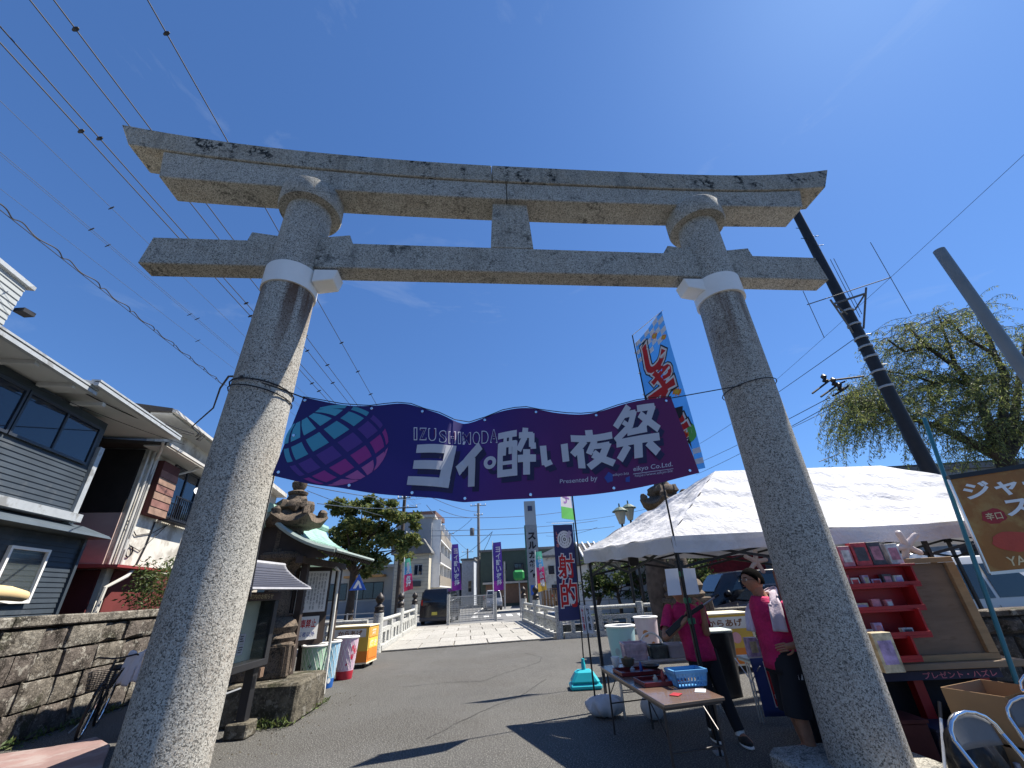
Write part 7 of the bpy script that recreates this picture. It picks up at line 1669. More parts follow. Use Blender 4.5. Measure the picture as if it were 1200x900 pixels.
MB().prism([frame((2.1, 47), 90)(-.4, .3, 4.71), frame((2.1, 47), 90)(6.6, .3, 4.71), frame((2.1, 47), 90)(3.1, .3, 6.0)], Vector((0, 0, 0)), Vector((0, 8.5, 0))).build('gable_roof', K('roof_light'), hs)
# white storehouse with dark tiled roof right of the flag
FW2 = frame((4.55, 29.5), 84); st = thing('white_storehouse', 'white plaster storehouse with ribbed dark and white tiled roof behind the pine shrubs', 'house', FW2(4, 0, 0))
B(FW2, -.2, 9, -6, -.05, 0, 2.95).build('wall', K('plaster_white', (.62, .62, .60), .85, .05, 1, .05), st)
MB().hexa([FW2(-.6, .7, 3.0), FW2(9.6, .7, 3.0), FW2(9.6, -6.5, 3.0), FW2(-.6, -6.5, 3.0), FW2(-.6, .7, 3.12), FW2(9.6, .7, 3.12), FW2(9.0, -3, 4.5), FW2(-.1, -3, 4.5)]).build('roof', K('dark_roof_tile'), st)
for k in range(22): MB().tube([FW2(-.5 + k * .46, .72, 3.17), FW2(-.1 + k * .44, -3, 4.55)], .07, 6).build('tile_rib', WHITE if k % 1 == 0 and k < 14 else K('dark_roof_tile'), st)
window(FW2, st, 2.2, 3.0, 1.5, 2.4, -.045, 0, BLACK, WGL); window(FW2, st, 4.2, 5.0, 1.5, 2.4, -.045, 0, BLACK, WGL)
# dark hall with green roof and red hangings behind the tent
FH2 = frame((8.4, 25), 88); hl = thing('dark_hall', 'dark timber hall with green hipped roof and red hangings seen under the tent', 'hall', FH2(4, 0, 0))
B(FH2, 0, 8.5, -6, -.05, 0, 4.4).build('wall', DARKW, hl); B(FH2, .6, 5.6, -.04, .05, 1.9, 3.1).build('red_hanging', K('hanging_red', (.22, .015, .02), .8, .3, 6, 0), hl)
MB().hexa([FH2(-1, 1.2, 4.2), FH2(9.5, 1.2, 4.2), FH2(9.5, -7, 4.2), FH2(-1, -7, 4.2), FH2(1.5, -2, 6.4), FH2(7, -2, 6.4), FH2(7, -3.5, 6.4), FH2(1.5, -3.5, 6.4)]).build('roof', COPPER, hl)
block('grey_office', 'grey office building with long windows behind the white vans at the right', frame((13.5, 22), 92), 14, 9, 6.2, K('office_grey', (.22, .24, .26), .7), [(1 + 3.2 * k, 3.6 + 3.2 * k, 3.4, 4.6, 2) for k in range(4)] + [(1 + 3.2 * k, 3.6 + 3.2 * k, .9, 2.1, 2) for k in range(4)], fr=BLACK)
block('far_house', 'brown roofed house beyond the grey office building', frame((27, 30), 92), 12, 9, 7.5, BEIGE, [(1 + 3 * k, 3 + 3 * k, 4, 5.4, 1) for k in range(3)], K('dark_roof_tile'), .8, .6, 'house')
block('far_house', 'low dark roofed house at the far left beyond the canal', frame((-44, 40), 88), 12, 9, 6.0, BEIGE, [(1 + 3 * k, 3 + 3 * k, 3, 4.4, 1) for k in range(3)], K('dark_roof_tile'), .8, .6, 'house')
# far ridge of houses and a hill to close the street
hill = MB(); 
def HS_(s, t): 
    a = R(-75 + 150 * s); d = 420; h = (26 + 16 * math.sin(s * 9) + 9 * math.sin(s * 23 + 1) + 5 * math.sin(s * 57)) * t; return Vector(((d + 90 * t) * math.sin(a), (d + 90 * t) * math.cos(a), h * 1.0 - 1))
struct(hill.grid(HS_, 120, 4).build('wooded_hill', mat('hill_green', (.05, .075, .05), .95, .3, .05, 0), smooth='full', fix=False))

# ---- road markings beyond the bridge
for k in range(8):
    xk = 2.6 - k * .85
    MB().hexa([Vector((x, y, z)) for z in (.002, .006) for x, y in ((xk - .42, 33.2), (xk, 33.2), (xk - .2, 35.6), (xk - .62, 35.6))]).build('crossing_stripe', WHITE, None)
for o in [o for o in bpy.data.objects if o.name.startswith('crossing_stripe')]: struct(o)
for (x0, y0, x1, y1) in ((-6.9, 38.5, -8.5, 90), (-4.2, 38.5, -5.5, 90)):
    struct(MB().hexa([Vector((x, y, z)) for z in (.002, .006) for x, y in ((x0, y0), (x0 + .15, y0), (x1 + .15, y1), (x1, y1))]).build('road_line', WHITE))
for (x0, x1, nm) in ((-40, -8.0, 'far_pavement'), (-2.6, 40, 'far_pavement')):
    struct(MB().hexa([Vector((x, y, z)) for z in (.003, .13) for x, y in ((x0, 37.8), (x1, 37.8), (x1, 39.9), (x0, 39.9))]).build(nm, PAVE))
# grass verge and guard pipes beyond the canal, right
vg = []
rg = random.Random(4)
for _ in range(5200): vg.append((rg.uniform(1.6, 22), rg.uniform(23.9, 27.2), rg.uniform(0, .12)))
o = leaves('verge_grass', vg, .16, None, mats=LEAFG[1:], seed=9, droop=-.8, aspect=.18); tag(o, 'green grass verge on the far bank of the canal', 'grass', kind='stuff')

# ---- bank sign, fences, cabinets
bk = thing('bank_sign', 'tall grey pillar sign with white bank lettering and blue letter P across the road', 'sign', (1.3, 38.6, 0)); yb = 38.6
x0, x1, zt = Y(611, 590, yb).x, Y(622, 590, yb).x, Y(616, 588, yb).z
BG = K('bank_grey', (.36, .37, .38), .5, .05, 1, 0); zmid = Y(616, 616, yb).z
MB().box(((x0 + x1) / 2 + .3, yb, (zt + zmid) / 2), (x1 - x0 + .15, .5, zt - zmid - .01)).build('upper_panel', BG, bk); MB().box(((x0 + x1) / 2 + .3, yb, zmid / 2), (x1 - x0 + .18, .52, zmid)).build('lower_panel', K('bank_mid', (.27, .28, .29), .5), bk)
MB().box(((x0 + x1) / 2 + .3 - (x1 - x0) / 2 - .12, yb, zmid / 2), (.10, .56, zmid - .01)).build('green_edge', K('bank_green', (.02, .10, .06), .5), bk)
SK = quadS(Vector((x0 + .25, yb - .27, 0)), Vector((x1 + .35, yb - .27, 0)), Vector((x1 + .35, yb - .27, zt)), Vector((x0 + .25, yb - .27, zt)), 0)
for k, ch in enumerate('スルガ銀行'): print_text('letter', ch, SK, R4(.14, .62 - k * .085, .88, .69 - k * .085), WPRINT if False else KPRINT, bk, .02, .05, cuts=1)
poly_print('blue_logo', R4(.3, .90, .72, .95), SK, K('logo_navy', (.03, .04, .10), .5), bk, .02)
print_text('letter', 'P', SK, R4(.15, .13, .75, .215), K('parking_blue', (.02, .10, .45), .5), bk, .02, .06, cuts=1)
gb = MB().box(Y(608, 674, 30.5), (.75, .6, .62)).build('green_awning', K('awning_green', (.03, .28, .07), .5), bevel=.12); tag(gb, 'bright green rounded awning beside the right bridge posts', 'awning')
MB().tube([Vector((gb.location.x, 30.5, 0)), Vector((gb.location.x, 30.5, gb.location.z + .1))], .04, 8).build('awning_post', GREYM, None); tag(bpy.data.objects['awning_post'], 'thin grey post carrying the bright green awning', 'post')
def fence(label, a, b, h, m, n, m2=None):
    t = thing('fence', label, 'fence', a); a, b = Vector(a), Vector(b)
    for i in range(n + 1): p = a.lerp(b, i / n); MB().box(p + Vector((0, 0, h / 2)), (.07, .07, h)).build('fence_post', m, t)
    for z in (h * .45, h - .05): MB().bar(a + Vector((0, 0, z)), b + Vector((0, 0, z)), .05).build('fence_rail', m, t)
    return t
fence('pale guard rail on the far bank in front of the white storehouse', (2.2, 27.8, 0), (14, 28.2, 0), .9, GREYM, 8)
fence('pale guard rail along the far bank left of the bridge', (-24, 25.6, 0), (-8.6, 26.6, 0), .9, GREYM, 10)
hd_ = fence('brown garden fence at the corner of the dark green building', (-.2, 40.2, 0), (4.2, 40.4, 0), 1.6, K('fence_brown', (.18, .11, .06), .8), 5)
for k in range(16): MB().box((-.1 + k * .28, 40.25, .8), (.2, .03, 1.3)).build('fence_board', K('fence_brown'), hd_)
# road sign: blue pedestrian triangle
sgp = thing('crossing_sign', 'blue triangular pedestrian crossing sign in front of the round tree', 'road sign', Y(420, 715, 27)); p = Y(420, 684, 27)
MB().tube([Vector((p.x, 27, 0)), p], .03, 8).build('post', GREYM, sgp, smooth=True)
MB().prism([p + Vector(k) for k in ((-.5, -.04, -.35), (.5, -.04, -.35), (0, -.04, .52))], (0, 0, 0), (0, .02, 0)).build('sign_plate', K('sign_blue', (.02, .10, .45), .4), sgp)
MB().prism([p + Vector(k) for k in ((-.28, -.05, -.25), (-.1, -.05, -.25), (.02, -.05, .0), (.12, -.05, -.25), (.26, -.05, -.25), (.08, -.05, .12), (-.04, -.05, .2))], (0, 0, 0), (0, .005, 0)).build('walker_emblem', WHITE, sgp)
# two old street lamps at the tent corner
for px, lb in ((727, 'left of the two old street lamp heads above the tent corner'), (737, 'right of the two old street lamp heads above the tent corner')):
    yl = 19.5 if px == 727 else 20.3; p = Y(px, 602 if px == 727 else 598, yl); t = thing('street_lamp', lb, 'street lamp', (p.x, yl, 0), 'old street lamps')
    MB().tube([Vector((p.x, yl, 0)), p + Vector((0, 0, -.45))], [.07, .05], 10).build('post', BLACK, t, smooth=True)
    MB().lathe([(.12, -.45), (.26, .05), (.26, .08)], p, 8).build('lamp_glass', K('lamp_milk', (.55, .52, .42), .3, .05, 2, 0, trans=.3), t)
    MB().lathe([(.36, .081), (.36, .12), (.16, .26), (.04, .30), (.03, .46)], p, 12).build('lamp_roof', K('lamp_green', (.10, .14, .11), .5), t)

# ================================================================== UTILITY POLES AND WIRES
WIRE = K('wire_black', (.015, .015, .018), .7, .1, 4, 0); CONC = K('pole_concrete', (.22, .21, .20), .85, .1, 2, .1)
def upole(label, x, y, h, r, m, arms=(), name='utility_pole', extra=None):
    t = thing(name, label, 'utility pole', (x, y, 0))
    MB().tube([Vector((x, y, 0)), Vector((x, y, h))], [r * 1.25, r * .85], 14).build('pole_shaft', m, t, smooth=True)
    for (z, l, a) in arms:
        d = Vector((math.cos(R(a)), math.sin(R(a)), 0)); MB().bar(Vector((x, y, z)) - d * l / 2 + Vector((0, -r - .04, 0)), Vector((x, y, z)) + d * l / 2 + Vector((0, -r - .04, 0)), .08).build('crossarm', m if m is not BLACKP else BLACK, t)
        for k in (-.45, -.15, .15, .45): MB().lathe([(.05, 0), (.07, .06), (.04, .1), (.06, .16), (.02, .2)], Vector((x, y - r - .04, z + .04)) + d * l * k, 8).build('insulator', WHITE, t, smooth=True)
    return t
p1 = Y(495, 580, 45); P1X = p1.x
u1 = upole('tall dark utility pole with crossarms in front of the four storey block', P1X, 38.0, HZ(496, 578, 38), .17, K('pole_brown', (.06, .045, .035), .8, .2, 3, .1), ((HZ(496, 583, 38), 1.2, 0), (HZ(505, 594, 38), 2.6, 0), (HZ(500, 625, 38), 1.0, 0)))
P1X = Y(495, 640, 38).x; u1.location.x += 0
p2 = Y(558, 640, 58); u2 = upole('slender grey concrete pole with transformer in the middle of the street view', Y(561, 640, 58).x, 58, HZ(558, 590, 58), .2, CONC, ((HZ(558, 593, 58), 2.2, 0), (HZ(558, 604, 58), 1.2, 0)))
MB().lathe([(.28, 0), (.3, .1), (.3, .9), (.25, 1.0)], (p2.x - .5, 57.7, HZ(558, 628, 58)), 12).build('transformer', K('trans_grey', (.12, .12, .12), .5), u2, smooth=True)
u3 = upole('far utility pole beside the balcony block', Y(522, 650, 75).x, 75, HZ(522, 624, 75), .2, CONC, ((HZ(522, 626, 75), 3, 0),))
u5 = upole('distant utility pole behind the left purple flag', Y(548, 650, 95).x, 95, HZ(548, 643, 95), .2, CONC, ((HZ(548, 647, 95), 2.5, 0),))
mp = MB().tube([Vector((Y(591, 690, 46).x, 46, 0)), Vector((Y(591, 662, 46).x, 46, HZ(591, 658, 46)))], .08, 8).build('signal_post', GREYM, smooth=True); tag(mp, 'plain grey post right of the right purple flag', 'post')
# big dark pole with bracket and aerials behind the tent
bx_, by_ = 10.05, 10.6
u4 = thing('utility_pole', 'tall black wooden pole with bracket frame and aerial behind the white tent', 'utility pole', (bx_, by_, 0)); bx_ = Y(1090, 553, by_).x
ztop = HZ(930, 235, by_)
MB().tube([Vector((bx_, by_, 0)), Vector((bx_, by_, ztop + 1.2))], [.19, .12], 16).build('pole_shaft', BLACKP, u4, smooth=True)
def bp(px, py, dy=0): return Y(px, py, by_ + dy)
zb_ = HZ(1005, 402, by_)
for z in [HZ(1000, 366, by_), HZ(1003, 382, by_), HZ(1008, 398, by_), HZ(1015, 408, by_), HZ(1020, 420, by_), HZ(1027, 437, by_), HZ(1035, 455, by_)]: MB().lathe([(.178, 0), (.183, .01), (.183, .05), (.178, .06)], (bx_, by_, z), 16).build('pole_band', GREYM, u4, smooth=True)
BR_ = K('bracket_steel', (.10, .105, .11), .8, .05, 3, 0)
q = [bp(972, 352), bp(1016, 336), bp(1013, 345), bp(978, 356)]
MB().bar(bp(977, 356, -.4), bp(1014, 344, -.4), .05).build('bracket_bar', BR_, u4); MB().bar(bp(973, 351, -.4), bp(1000, 390, 0), .045).build('bracket_arm', BR_, u4); MB().bar(bp(1015, 337, -.4), bp(1012, 385, 0), .045).build('bracket_arm', BR_, u4); MB().bar(bp(1014, 344, -.4), bp(1002, 363, -.1), .035).build('bracket_arm', BR_, u4); MB().bar(bp(978, 357, -.4), bp(993, 368, -.1), .035).build('bracket_arm', BR_, u4)
ae = thing('aerial', 'thin yagi aerial with long crossed rods on the black pole', 'aerial', bp(1000, 345, -.5))
MB().tube([bp(946, 357, -.5), bp(1044, 325, -.5)], .015, 6).build('aerial_boom', BR_, ae); MB().tube([bp(1020, 284, -.5), bp(1068, 368, -.5)], .010, 6).build('aerial_rod', BR_, ae); MB().tube([bp(941, 341, -.5), bp(966, 396, -.5)], .010, 6).build('aerial_rod', BR_, ae)
for (a, b) in (((973, 304), (1008, 372)), ((977, 303), (1010, 368))): MB().tube([bp(*a, -.1), bp(*b, -.1)], .010, 6).build('aerial_rod', BR_, ae)
for (px, py, s) in ((952, 278, 1), (966, 288, 1), (943, 268, -1), (948, 280, -1), (1020, 392, 1), (1008, 412, -1), (1025, 428, 1)):
    p = bp(px, py); c = Vector((bx_, by_, p.z)); MB().tube([c, c + Vector((.32 * s, -.05, 0))], .012, 6).build('step_bolt', BLACK, u4)
# insulated line ends left of it
le = thing('cable_terminal', 'black cable terminals and strain insulators left of the black pole', 'cable terminal', Y(985, 445, 11.5))
for (a, b, c) in (((952, 461), (972, 446), (1012, 441)), ((962, 465), (983, 450), (990, 447)), ((976, 464), (990, 456), (994, 452))):
    MB().tube([Y(*a, 11.5), Y(*b, 11.5), Y(*c, 11.3)], .03, 6).build('cable_end', WIRE, le, smooth=True); MB().lathe([(.03, 0), (.09, .05), (.05, .12), (.09, .2), (.03, .28)], Y(b[0] - 4, b[1] + 2, 11.5), 8).build('insulator', BLACK, le, smooth=True)
# grey steel pole at the right edge
gx = Y(1150, 364, 7).x; gp = MB().tube([Vector((gx, 7, 0)), Vector((gx, 7, HZ(1107, 293, 7)))], .105, 20).build('steel_pole', K('steel_pole_grey', (.17, .18, .18), .45, .1, 2, .05, metal=.3), smooth=True); tag(gp, 'plain grey steel pole leaning into view at the right edge', 'pole')

def wire(label, pts, r=.012, group='overhead wires at the upper left', clips=(), name='overhead_wire', sag=.0, m=WIRE):
    P = [Vector(p) for p in pts]; Q = []
    for i in range(len(P) - 1):
        n = 10
        for k in range(n): f = k / n; q_ = P[i].lerp(P[i + 1], f); q_.z -= sag * 4 * f * (1 - f); Q.append(q_)
    Q.append(P[-1]); o = MB().tube(Q, r, 5).build(name, m, None, smooth=True); tag(o, label, 'wire', group)
    for c in clips:
        p = Vector(c[0]); d = Vector(c[1]); MB().tube([p - d * .5, p - d * .15, p + d * .15, p + d * .5], [r * 1.3, r * 2.6, r * 2.6, r * 1.3], 6).build('wire_marker', WIRE, o)
    return o
def wclip(px, py, a, b, sz=.26):
    """a marker on the wire a-b nearest to the sight line"""
    d = ray(px, py).normalized(); u = (b - a).normalized(); w0 = EYE - a; bb = d.dot(u); t = (d.dot(w0) * bb - u.dot(w0)) / (bb * bb - 1) * -1
    dd, e = d.dot(w0), u.dot(w0); den = 1 - bb * bb; t = (e - bb * dd) / den
    return a + u * t
FY = 38.0
def uw(label, near, far, zn, cl_=(), r=.011, sz=.22, fy=FY, m=WIRE):
    a = G(*near, zn); b = Y(*far, fy); u = (b - a); e = a - u.normalized() * 9
    cs = []
    for c in cl_:
        p = wclip(*c, a, b); k = (p - EYE).length / 12; cs.append((p, Vector((.5, -.1, .15)).normalized() * sz * .55 * max(.6, k)))
    return wire(label, [e, a, b], r, clips=cs, m=m)
uw('upper of the two dark wires running from the left edge to the street pole', (0, 31), (491, 583), 9.3, [(115, 163), (278, 362)])
uw('lower of the two dark wires from the left edge to the street pole', (0, 50), (489, 584), 9.1, [(92, 155), (294, 370), (362, 452), (374, 458)])
uw('dark wire crossing the left end of the top beam', (35, 0), (493, 579), 9.9, [(357, 413), (388, 450)])
uw('dark wire just right of it above the upturned beam end', (63, 0), (497, 579), 10.0, [(89, 34), (360, 393), (385, 427), (423, 475)])
uw('steep dark wire passing behind the left pillar capital', (173, 0), (500, 578), 10.6, [(196, 39), (409, 398), (429, 431), (445, 457)])
FW_ = K('wire_far', (.05, .07, .11), .8)
uw('thin faint wire below the dark pair at the left', (0, 118), (488, 588), 12.0, [(130, 244)], .007, .25, m=FW_); uw('second thin faint wire at the left with two markers', (0, 178), (487, 590), 12.0, [(110, 267), (232, 373)], .007, .25, m=FW_)
uw('third thin faint wire at the left', (20, 198), (486, 591), 12.0, [(121, 291), (243, 354)], .006, .25, m=FW_); uw('lowest thin faint wire at the left edge', (0, 221), (485, 594), 12.2, [(231, 400)], .006, .25, m=FW_)
# looped communication cable
a, b = G(0, 246, 8.0), Y(262, 452, 15.5); u = b - a; pts = []; N_ = 260
for i in range(N_ + 1):
    f = i / N_; ph = f * 2 * math.pi * 10; k_ = .13; pts.append(a - u * .12 + u * 1.12 * f + Vector((k_ * math.cos(ph), 0, k_ * 1.4 * abs(math.sin(ph / 2)) ** 6)))
o = MB().tube(pts, .012, 5).build('looped_cable', WIRE, None, smooth=True); tag(o, 'looped black communication cable at the left above the blue grey house', 'cable'); 
MB().tube([a - u * .12, b], .008, 5).build('carrier_wire', WIRE, o, smooth=True)
# service drops to the houses
def cab(label, pts, r=.012, name='service_cable', group='service cables to the houses'): o = MB().tube(pts, r, 6).build(name, WIRE, None, smooth=True); return tag(o, label, 'cable', group)
def sagline(a, b, s, n=14): return [a.lerp(b, k / n) - Vector((0, 0, 4 * s * (k / n) * (1 - k / n))) for k in range(n + 1)]
cab('thick black service cable in front of the blue grey house roof', sagline(Y(-30, 372, 5.2), FC(.2, .8, 6.2), .18), .016); cab('second black service cable just under the thick one', sagline(Y(-30, 378, 5.2), FC(.1, .8, 6.12), .26), .012)
cab('pale thin wire across the dark upper window band', sagline(Y(-20, 428, 5.6), FC(.3, .6, 5.9), .06), .007)
jn = FC(.3, .82, 6.15); cab('black drop cable from the house corner to the rope on the left pillar', [jn, jn + Vector((.5, -.5, -.12)), Y(225, 500, 7.6), Y(250, 478, 6.0), Y(258, 455, 4.9), Y(268, 441, 4.3), tf(-HS - .1, -.34, 3.86)], .012)
for k in range(4): cab('small black cable tail looped at the house corner', [jn + Vector((.05 * k, 0, 0)), jn + Vector((.18 + .06 * k, -.1, .12 - .05 * k)), jn + Vector((.30, -.15, -.05 - .05 * k)), jn + Vector((.12, -.1, -.12))], .008, 'cable_tail')
# street wires
def sw(label, a, b, sag=0.0, r=.02): wire(label, [a, b], r, 'wires over the street beyond the banner', sag=sag, name='street_wire', m=FW_)
for i, (pa, pb, ya, yb_) in enumerate((((500, 583), (356, 568), 38, 12), ((360, 575), (495, 612), 20, 38), ((508, 606), (660, 600), 38, 55), ((504, 622), (700, 610), 38, 60), ((505, 628), (720, 617), 38, 60), ((515, 597), (560, 606), 38, 58), ((500, 580), (560, 600), 38, 58), ((527, 626), (553, 608), 75, 58), ((535, 655), (576, 624), 75, 46), ((500, 592), (548, 645), 38, 90), ((372, 590), (493, 590), 16, 38), ((440, 585), (493, 605), 24, 38), ((560, 655), (577, 623), 58, 46), ((640, 612), (760, 596), 55, 40), ((640, 628), (700, 618), 55, 40))):
    sw('thin street wire %s the banner' % ('under the left end of', 'slanting below the globe of', 'running right from the dark pole below', 'second line right of the dark pole below', 'third line right of the dark pole below', 'short line between two poles below', 'upper short line between two poles below', 'far short line behind', 'far slanting line below', 'steep line from the dark pole below', 'long left line from the dark pole below', 'middle left line from the dark pole below', 'thick slanting service line below', 'line passing behind the navy flag below', 'lower line passing behind the navy flag below')[i], Y(*pa, ya), Y(*pb, yb_), .3, .028 if yb_ > 40 else .016)
for i, (pa, pb) in enumerate((((1210, 172), (902, 452)), ((1000, 398), (820, 520)), ((972, 466), (812, 545)), ((985, 468), (816, 556)), ((990, 470), (900, 512)), ((960, 541), (1020, 512)))):
    sw(('long faint wire crossing from the right edge behind the black pole', 'faint wire running down left from the black pole', 'upper of the wires from the cable terminals to the left', 'middle of the wires from the cable terminals to the left', 'short wire below the cable terminals', 'lone wire just above the tent roof at the willow')[i], Y(*pa, 12 if i else 14), Y(*pb, 34), .1, .013)

# ================================================================== TREES
def tree(name, label, cat, base, h, limbs, clumps, leafn, lsize, mats, seed=1, tr=.18, barkm=None, droop=0, aspect=.5, sub=5):
    t = thing(name, label, cat, base); rr = random.Random(seed); b = Vector(base); bark = barkm or K('bark', (.07, .05, .035), .9, .3, 6, .5, 20)
    top = b + Vector((0, 0, h)); MB().tube([b - Vector((0, 0, .05)), b + Vector((.05, 0, h * .4)), b + Vector((-.04, .03, h * .75)), top], [tr * 1.3, tr, tr * .85, tr * .6], 12).build('trunk', bark, t, smooth=True)
    pts = []
    for (c, r) in clumps:
        c = Vector(c); r = Vector(r) if not isinstance(r, (int, float)) else Vector((r, r, r * .8))
        s = b.lerp(top, rr.uniform(.65, 1)); mid = s.lerp(c, .5) + Vector((rr.uniform(-.15, .15), rr.uniform(-.15, .15), rr.uniform(0, .2)))
        MB().tube([s, mid, c], [tr * .45, tr * .28, tr * .1], 7).build('limb', bark, t, smooth=True)
        for _ in range(sub):
            sc = c + Vector((rr.uniform(-1, 1) * r.x, rr.uniform(-1, 1) * r.y, rr.uniform(-1, 1) * r.z)) * .75; k = rr.uniform(.28, .5)
            pts += cluster(rr, sc, (r.x * k, r.y * k, r.z * k * .8), leafn)
    leaves('crown', pts, lsize, None, t, mats=mats, seed=seed, droop=droop, aspect=aspect); return t
# round tree, centre-left
TY = 31.0
def tc(px, py, r): return (tuple(Y(px, py, TY + rnd.uniform(-1.2, 1.2))), r)
tb = Vector((Y(412, 690, TY).x, TY, 0))
cl_px = [(395, 628, 1.3), (412, 610, 1.4), (430, 603, 1.5), (450, 606, 1.5), (468, 620, 1.4), (480, 636, 1.1), (440, 625, 1.7), (420, 635, 1.6), (460, 645, 1.4), (405, 648, 1.3), (438, 650, 1.5), (398, 596, .9), (425, 593, 1.0), (476, 610, .9), (388, 640, 1.0), (425, 662, 1.0), (455, 598, .9), (410, 625, 1.3)]
tree('round_tree', 'dense green broadleaf tree with twisted trunk behind the green roofed shelter', 'tree', tb, HZ(412, 650, TY), None, [tc(*k) for k in cl_px], 190, .30, [LEAFG[1], LEAFG[2], LEAFG[3], K('leaf_olive_light', (.19, .20, .06), .6, .3, 3, 0, trans=.45), K('leaf_olive_light')], 3, .24)
# cloud pruned pine and shrubs on the far bank, right
def shrub(label, px, py, y, r, n, mats, seed, name='shrub', sz=.16):
    c = Y(px, py, y); rr = random.Random(seed); cl2 = []
    for _ in range(n): cl2.append((tuple(c + Vector((rr.uniform(-1, 1) * r, rr.uniform(-.6, .6) * r, rr.uniform(-.6, .8) * r * .8))), r * rr.uniform(.3, .5)))
    return tree(name, label, 'shrub', (c.x, y, 0), max(.4, c.z - r * .3), None, cl2, 55, sz, mats, seed, .09)
shrub('dark pruned pine between the navy flag and the thick trunk', 722, 678, 25.6, 1.7, 11, LEAFG[:3], 31, 'pine_bush'); shrub('light green pruned pine tier left of the thick trunk', 748, 668, 25.0, 1.3, 8, LEAFG[1:], 32, 'pine_bush')
shrub('lower dark shrub behind the canal balustrade', 700, 695, 25.4, 1.1, 7, LEAFG[:3], 33); shrub('leafy green shrub right of the thick trunk', 815, 668, 22.0, 1.6, 12, LEAFG[1:], 34, 'leafy_shrub'); shrub('low leafy shrub behind the second white paper sheet', 835, 690, 20.5, .9, 6, LEAFG[1:], 35)
shrub('round hedge beside the black van', 905, 693, 19.5, .8, 5, LEAFG[2:], 36)
# thick trunk behind the shooter
tk = thing('old_tree', 'thick brown tree trunk standing behind the man aiming the gun', 'tree', Y(786, 735, 13.9)); TB = K('old_bark', (.11, .085, .065), .95, .35, 5, .7, 14)
tx = Y(784, 740, 13.9).x; tx2 = tx
MB().tube([Vector((tx, 13.9, -.05)), Vector((tx + .03, 13.9, .5)), Vector((tx - .05, 13.9, 1.5)), Vector((tx + .05, 13.9, 2.6)), Vector((tx + .25, 13.9, 3.3))], [.52, .40, .36, .33, .26], 20).build('trunk', TB, tk, smooth=True)
rr = random.Random(9); pts = []
for k in range(9): c = Vector((tx + .9 + rr.uniform(-1.0, 1.6), 14.4 + rr.uniform(-.5, .8), 3.2 + rr.uniform(-.3, .4))); MB().tube([Vector((tx + .2, 13.9, 3.0)), c], [.1, .03], 6).build('limb', TB, tk); pts += cluster(rr, c, (.5, .5, .3), 130)
leaves('crown', pts, .14, None, tk, mats=LEAFG[:3], seed=12)
# willow on the right
WY = 14.5
wl = thing('willow_tree', 'large airy willow tree with drooping branches behind the tent at the right', 'tree', Vector((Y(1180, 545, WY).x, WY, 0))); wb = K('willow_bark', (.05, .04, .03), .9, .3, 6, .4)
rr = random.Random(17)
def wp_(px, py, dy=0): return Y(px, py, WY + dy)
base = Vector((wp_(1185, 560).x, WY, 0))
MB().tube([base, base + Vector((-.1, 0, 2.2)), wp_(1178, 540)], [.42, .34, .28], 14).build('trunk', wb, wl, smooth=True)
limbs = [[(1178, 540), (1160, 500), (1142, 455), (1120, 430), (1085, 405), (1060, 380)], [(1178, 540), (1175, 495), (1178, 440), (1165, 415), (1155, 385), (1140, 360)], [(1178, 540), (1190, 480), (1196, 430), (1206, 380)], [(1178, 540), (1140, 520), (1100, 500), (1065, 490), (1035, 480)], [(1142, 455), (1120, 445), (1098, 450), (1070, 440), (1040, 435)], [(1178, 540), (1220, 470), (1250, 400)], [(1120, 430), (1110, 400), (1100, 370)], [(1085, 405), (1060, 412), (1040, 398)], [(1165, 415), (1130, 395), (1112, 375)], [(1035, 480), (1012, 470), (998, 462)]]
ends = []
for i, l in enumerate(limbs):
    dy = rr.uniform(-1.5, 1.5); P = [wp_(x, y, dy * k / len(l)) for k, (x, y) in enumerate(l)]
    r0 = .16 if i in (0, 1, 2, 3, 5) else .07; MB().tube(P, [r0 * (1 - .8 * k / (len(P) - 1)) + .012 for k in range(len(P))], 8).build('limb', wb, wl, smooth=True)
    for k in range(1, len(P)): ends += [P[k], P[k].lerp(P[k - 1], .5), P[k].lerp(P[k - 1], .25)]
tw = MB(); lp = []
def strand(p, d0, L, den):
    d = Vector(d0).normalized(); q_ = p.copy(); pts_ = [q_.copy()]; n = int(L / .16)
    for k in range(n):
        d = (d + Vector((-.06, 0, -.20))).normalized(); q_ = q_ + d * .16; pts_.append(q_.copy())
        for _ in range(den): lp.append(tuple(q_ + Vector((rr.uniform(-.06, .06), rr.uniform(-.06, .06), rr.uniform(-.08, .04)))))
    return pts_
for e in ends:
    for _ in range(9):
        a_ = rr.uniform(0, 6.28); d0 = Vector((math.cos(a_) * .9 - .25, math.sin(a_) * .9, rr.uniform(.1, 1.0))); P = strand(e + Vector((rr.uniform(-.2, .2), rr.uniform(-.3, .3), rr.uniform(-.2, .2))), d0, rr.uniform(.8, 2.4), 4); tw.tube(P, [.012 * (1 - .7 * k / len(P)) for k in range(len(P))], 3, cap=False)
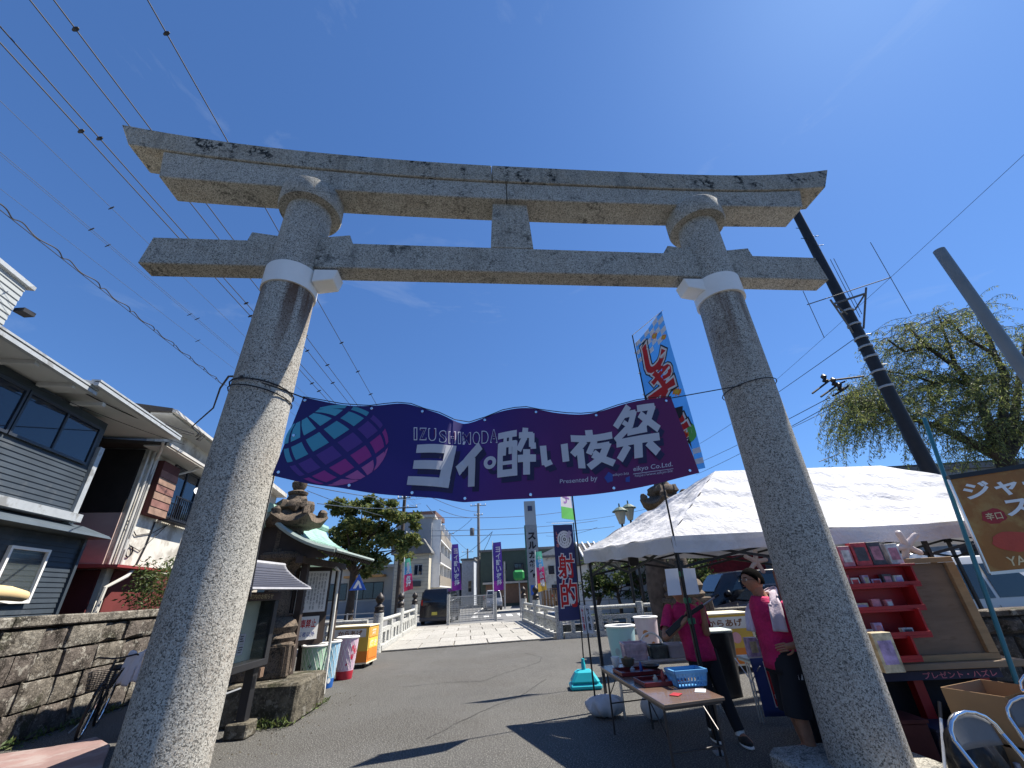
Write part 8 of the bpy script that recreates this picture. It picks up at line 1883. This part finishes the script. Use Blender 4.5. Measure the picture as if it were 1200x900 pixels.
for _ in range(340):   # dense hanging curtain low in the crown
    px = rr.choice((rr.uniform(995, 1215), rr.uniform(1010, 1060), rr.uniform(1080, 1215))); py = rr.uniform(440, 500) if px > 1030 else rr.uniform(455, 500)
    P = strand(wp_(px, py, rr.uniform(-1.8, 1.8)), (rr.uniform(-.8, .3), rr.uniform(-.3, .3), .3), rr.uniform(1.4, 3.0), 5); tw.tube(P, [.010 * (1 - .7 * k / len(P)) for k in range(len(P))], 3, cap=False)
stuff(tw.build('twigs', wb, wl, fix=False)); leaves('crown', lp, .13, None, wl, mats=[LEAFG[2], LEAFG[3], K('leaf_olive_light'), K('leaf_willow', (.27, .31, .10), .6, .2, 3, 0, trans=.45)], seed=21, droop=.8, aspect=.20)
print('willow leaves', len(lp))
# faint wisps of cloud
def cloud(label, px, py, w, h, rot, d=900, seed=0):
    m, t_, b_ = newmat('cloud_wisp'); N = t_.nodes; L = t_.links; co = N.new('ShaderNodeTexCoord')
    return None
# grit and small stones along the edges of the asphalt
gm_ = MB(); rq = random.Random(40)
for _ in range(340):
    k = rq.random()
    if k < .5: p = Vector((-3.9 + rq.gauss(0, .35) + .1, 6.4 + rq.uniform(0, 3.6), 0))
    elif k < .8: p = Vector((rq.uniform(-4.5, 4), 15.9 + rq.gauss(0, .2), 0))
    else: p = Vector((rq.uniform(-3.5, 1), rq.uniform(5.8, 13), 0))
    r_ = rq.uniform(.006, .022) if k < .8 else rq.uniform(.004, .009); q = [p + Vector((rq.uniform(.6, 1) * r_ * math.cos(a), rq.uniform(.6, 1) * r_ * math.sin(a), 0)) for a in (0, 1.3, 2.6, 3.9, 5.2)]
    gm_.add(q + [p + Vector((0, 0, r_ * .8))], [(0, 1, 5), (1, 2, 5), (2, 3, 5), (3, 4, 5), (4, 0, 5)])
o = gm_.build('grit', BLOCK); tag(o, 'small stones and grit scattered along the edges of the asphalt', 'grit', kind='stuff')
wq = []
for _ in range(260): wq.append((-3.72 + rq.gauss(0, .05), 7.8 + rq.uniform(-.1, 1.4), rq.uniform(0, .06)))
for _ in range(160): wq.append((-3.9 + rq.uniform(-.3, .25), 7.66 + rq.gauss(0, .05), rq.uniform(0, .10)))
o = leaves('weeds', wq, .07, None, mats=LEAFG[1:], seed=41, droop=-.6, aspect=.25); tag(o, 'dry green weeds at the foot of the mossy stone block', 'weeds', kind='stuff')
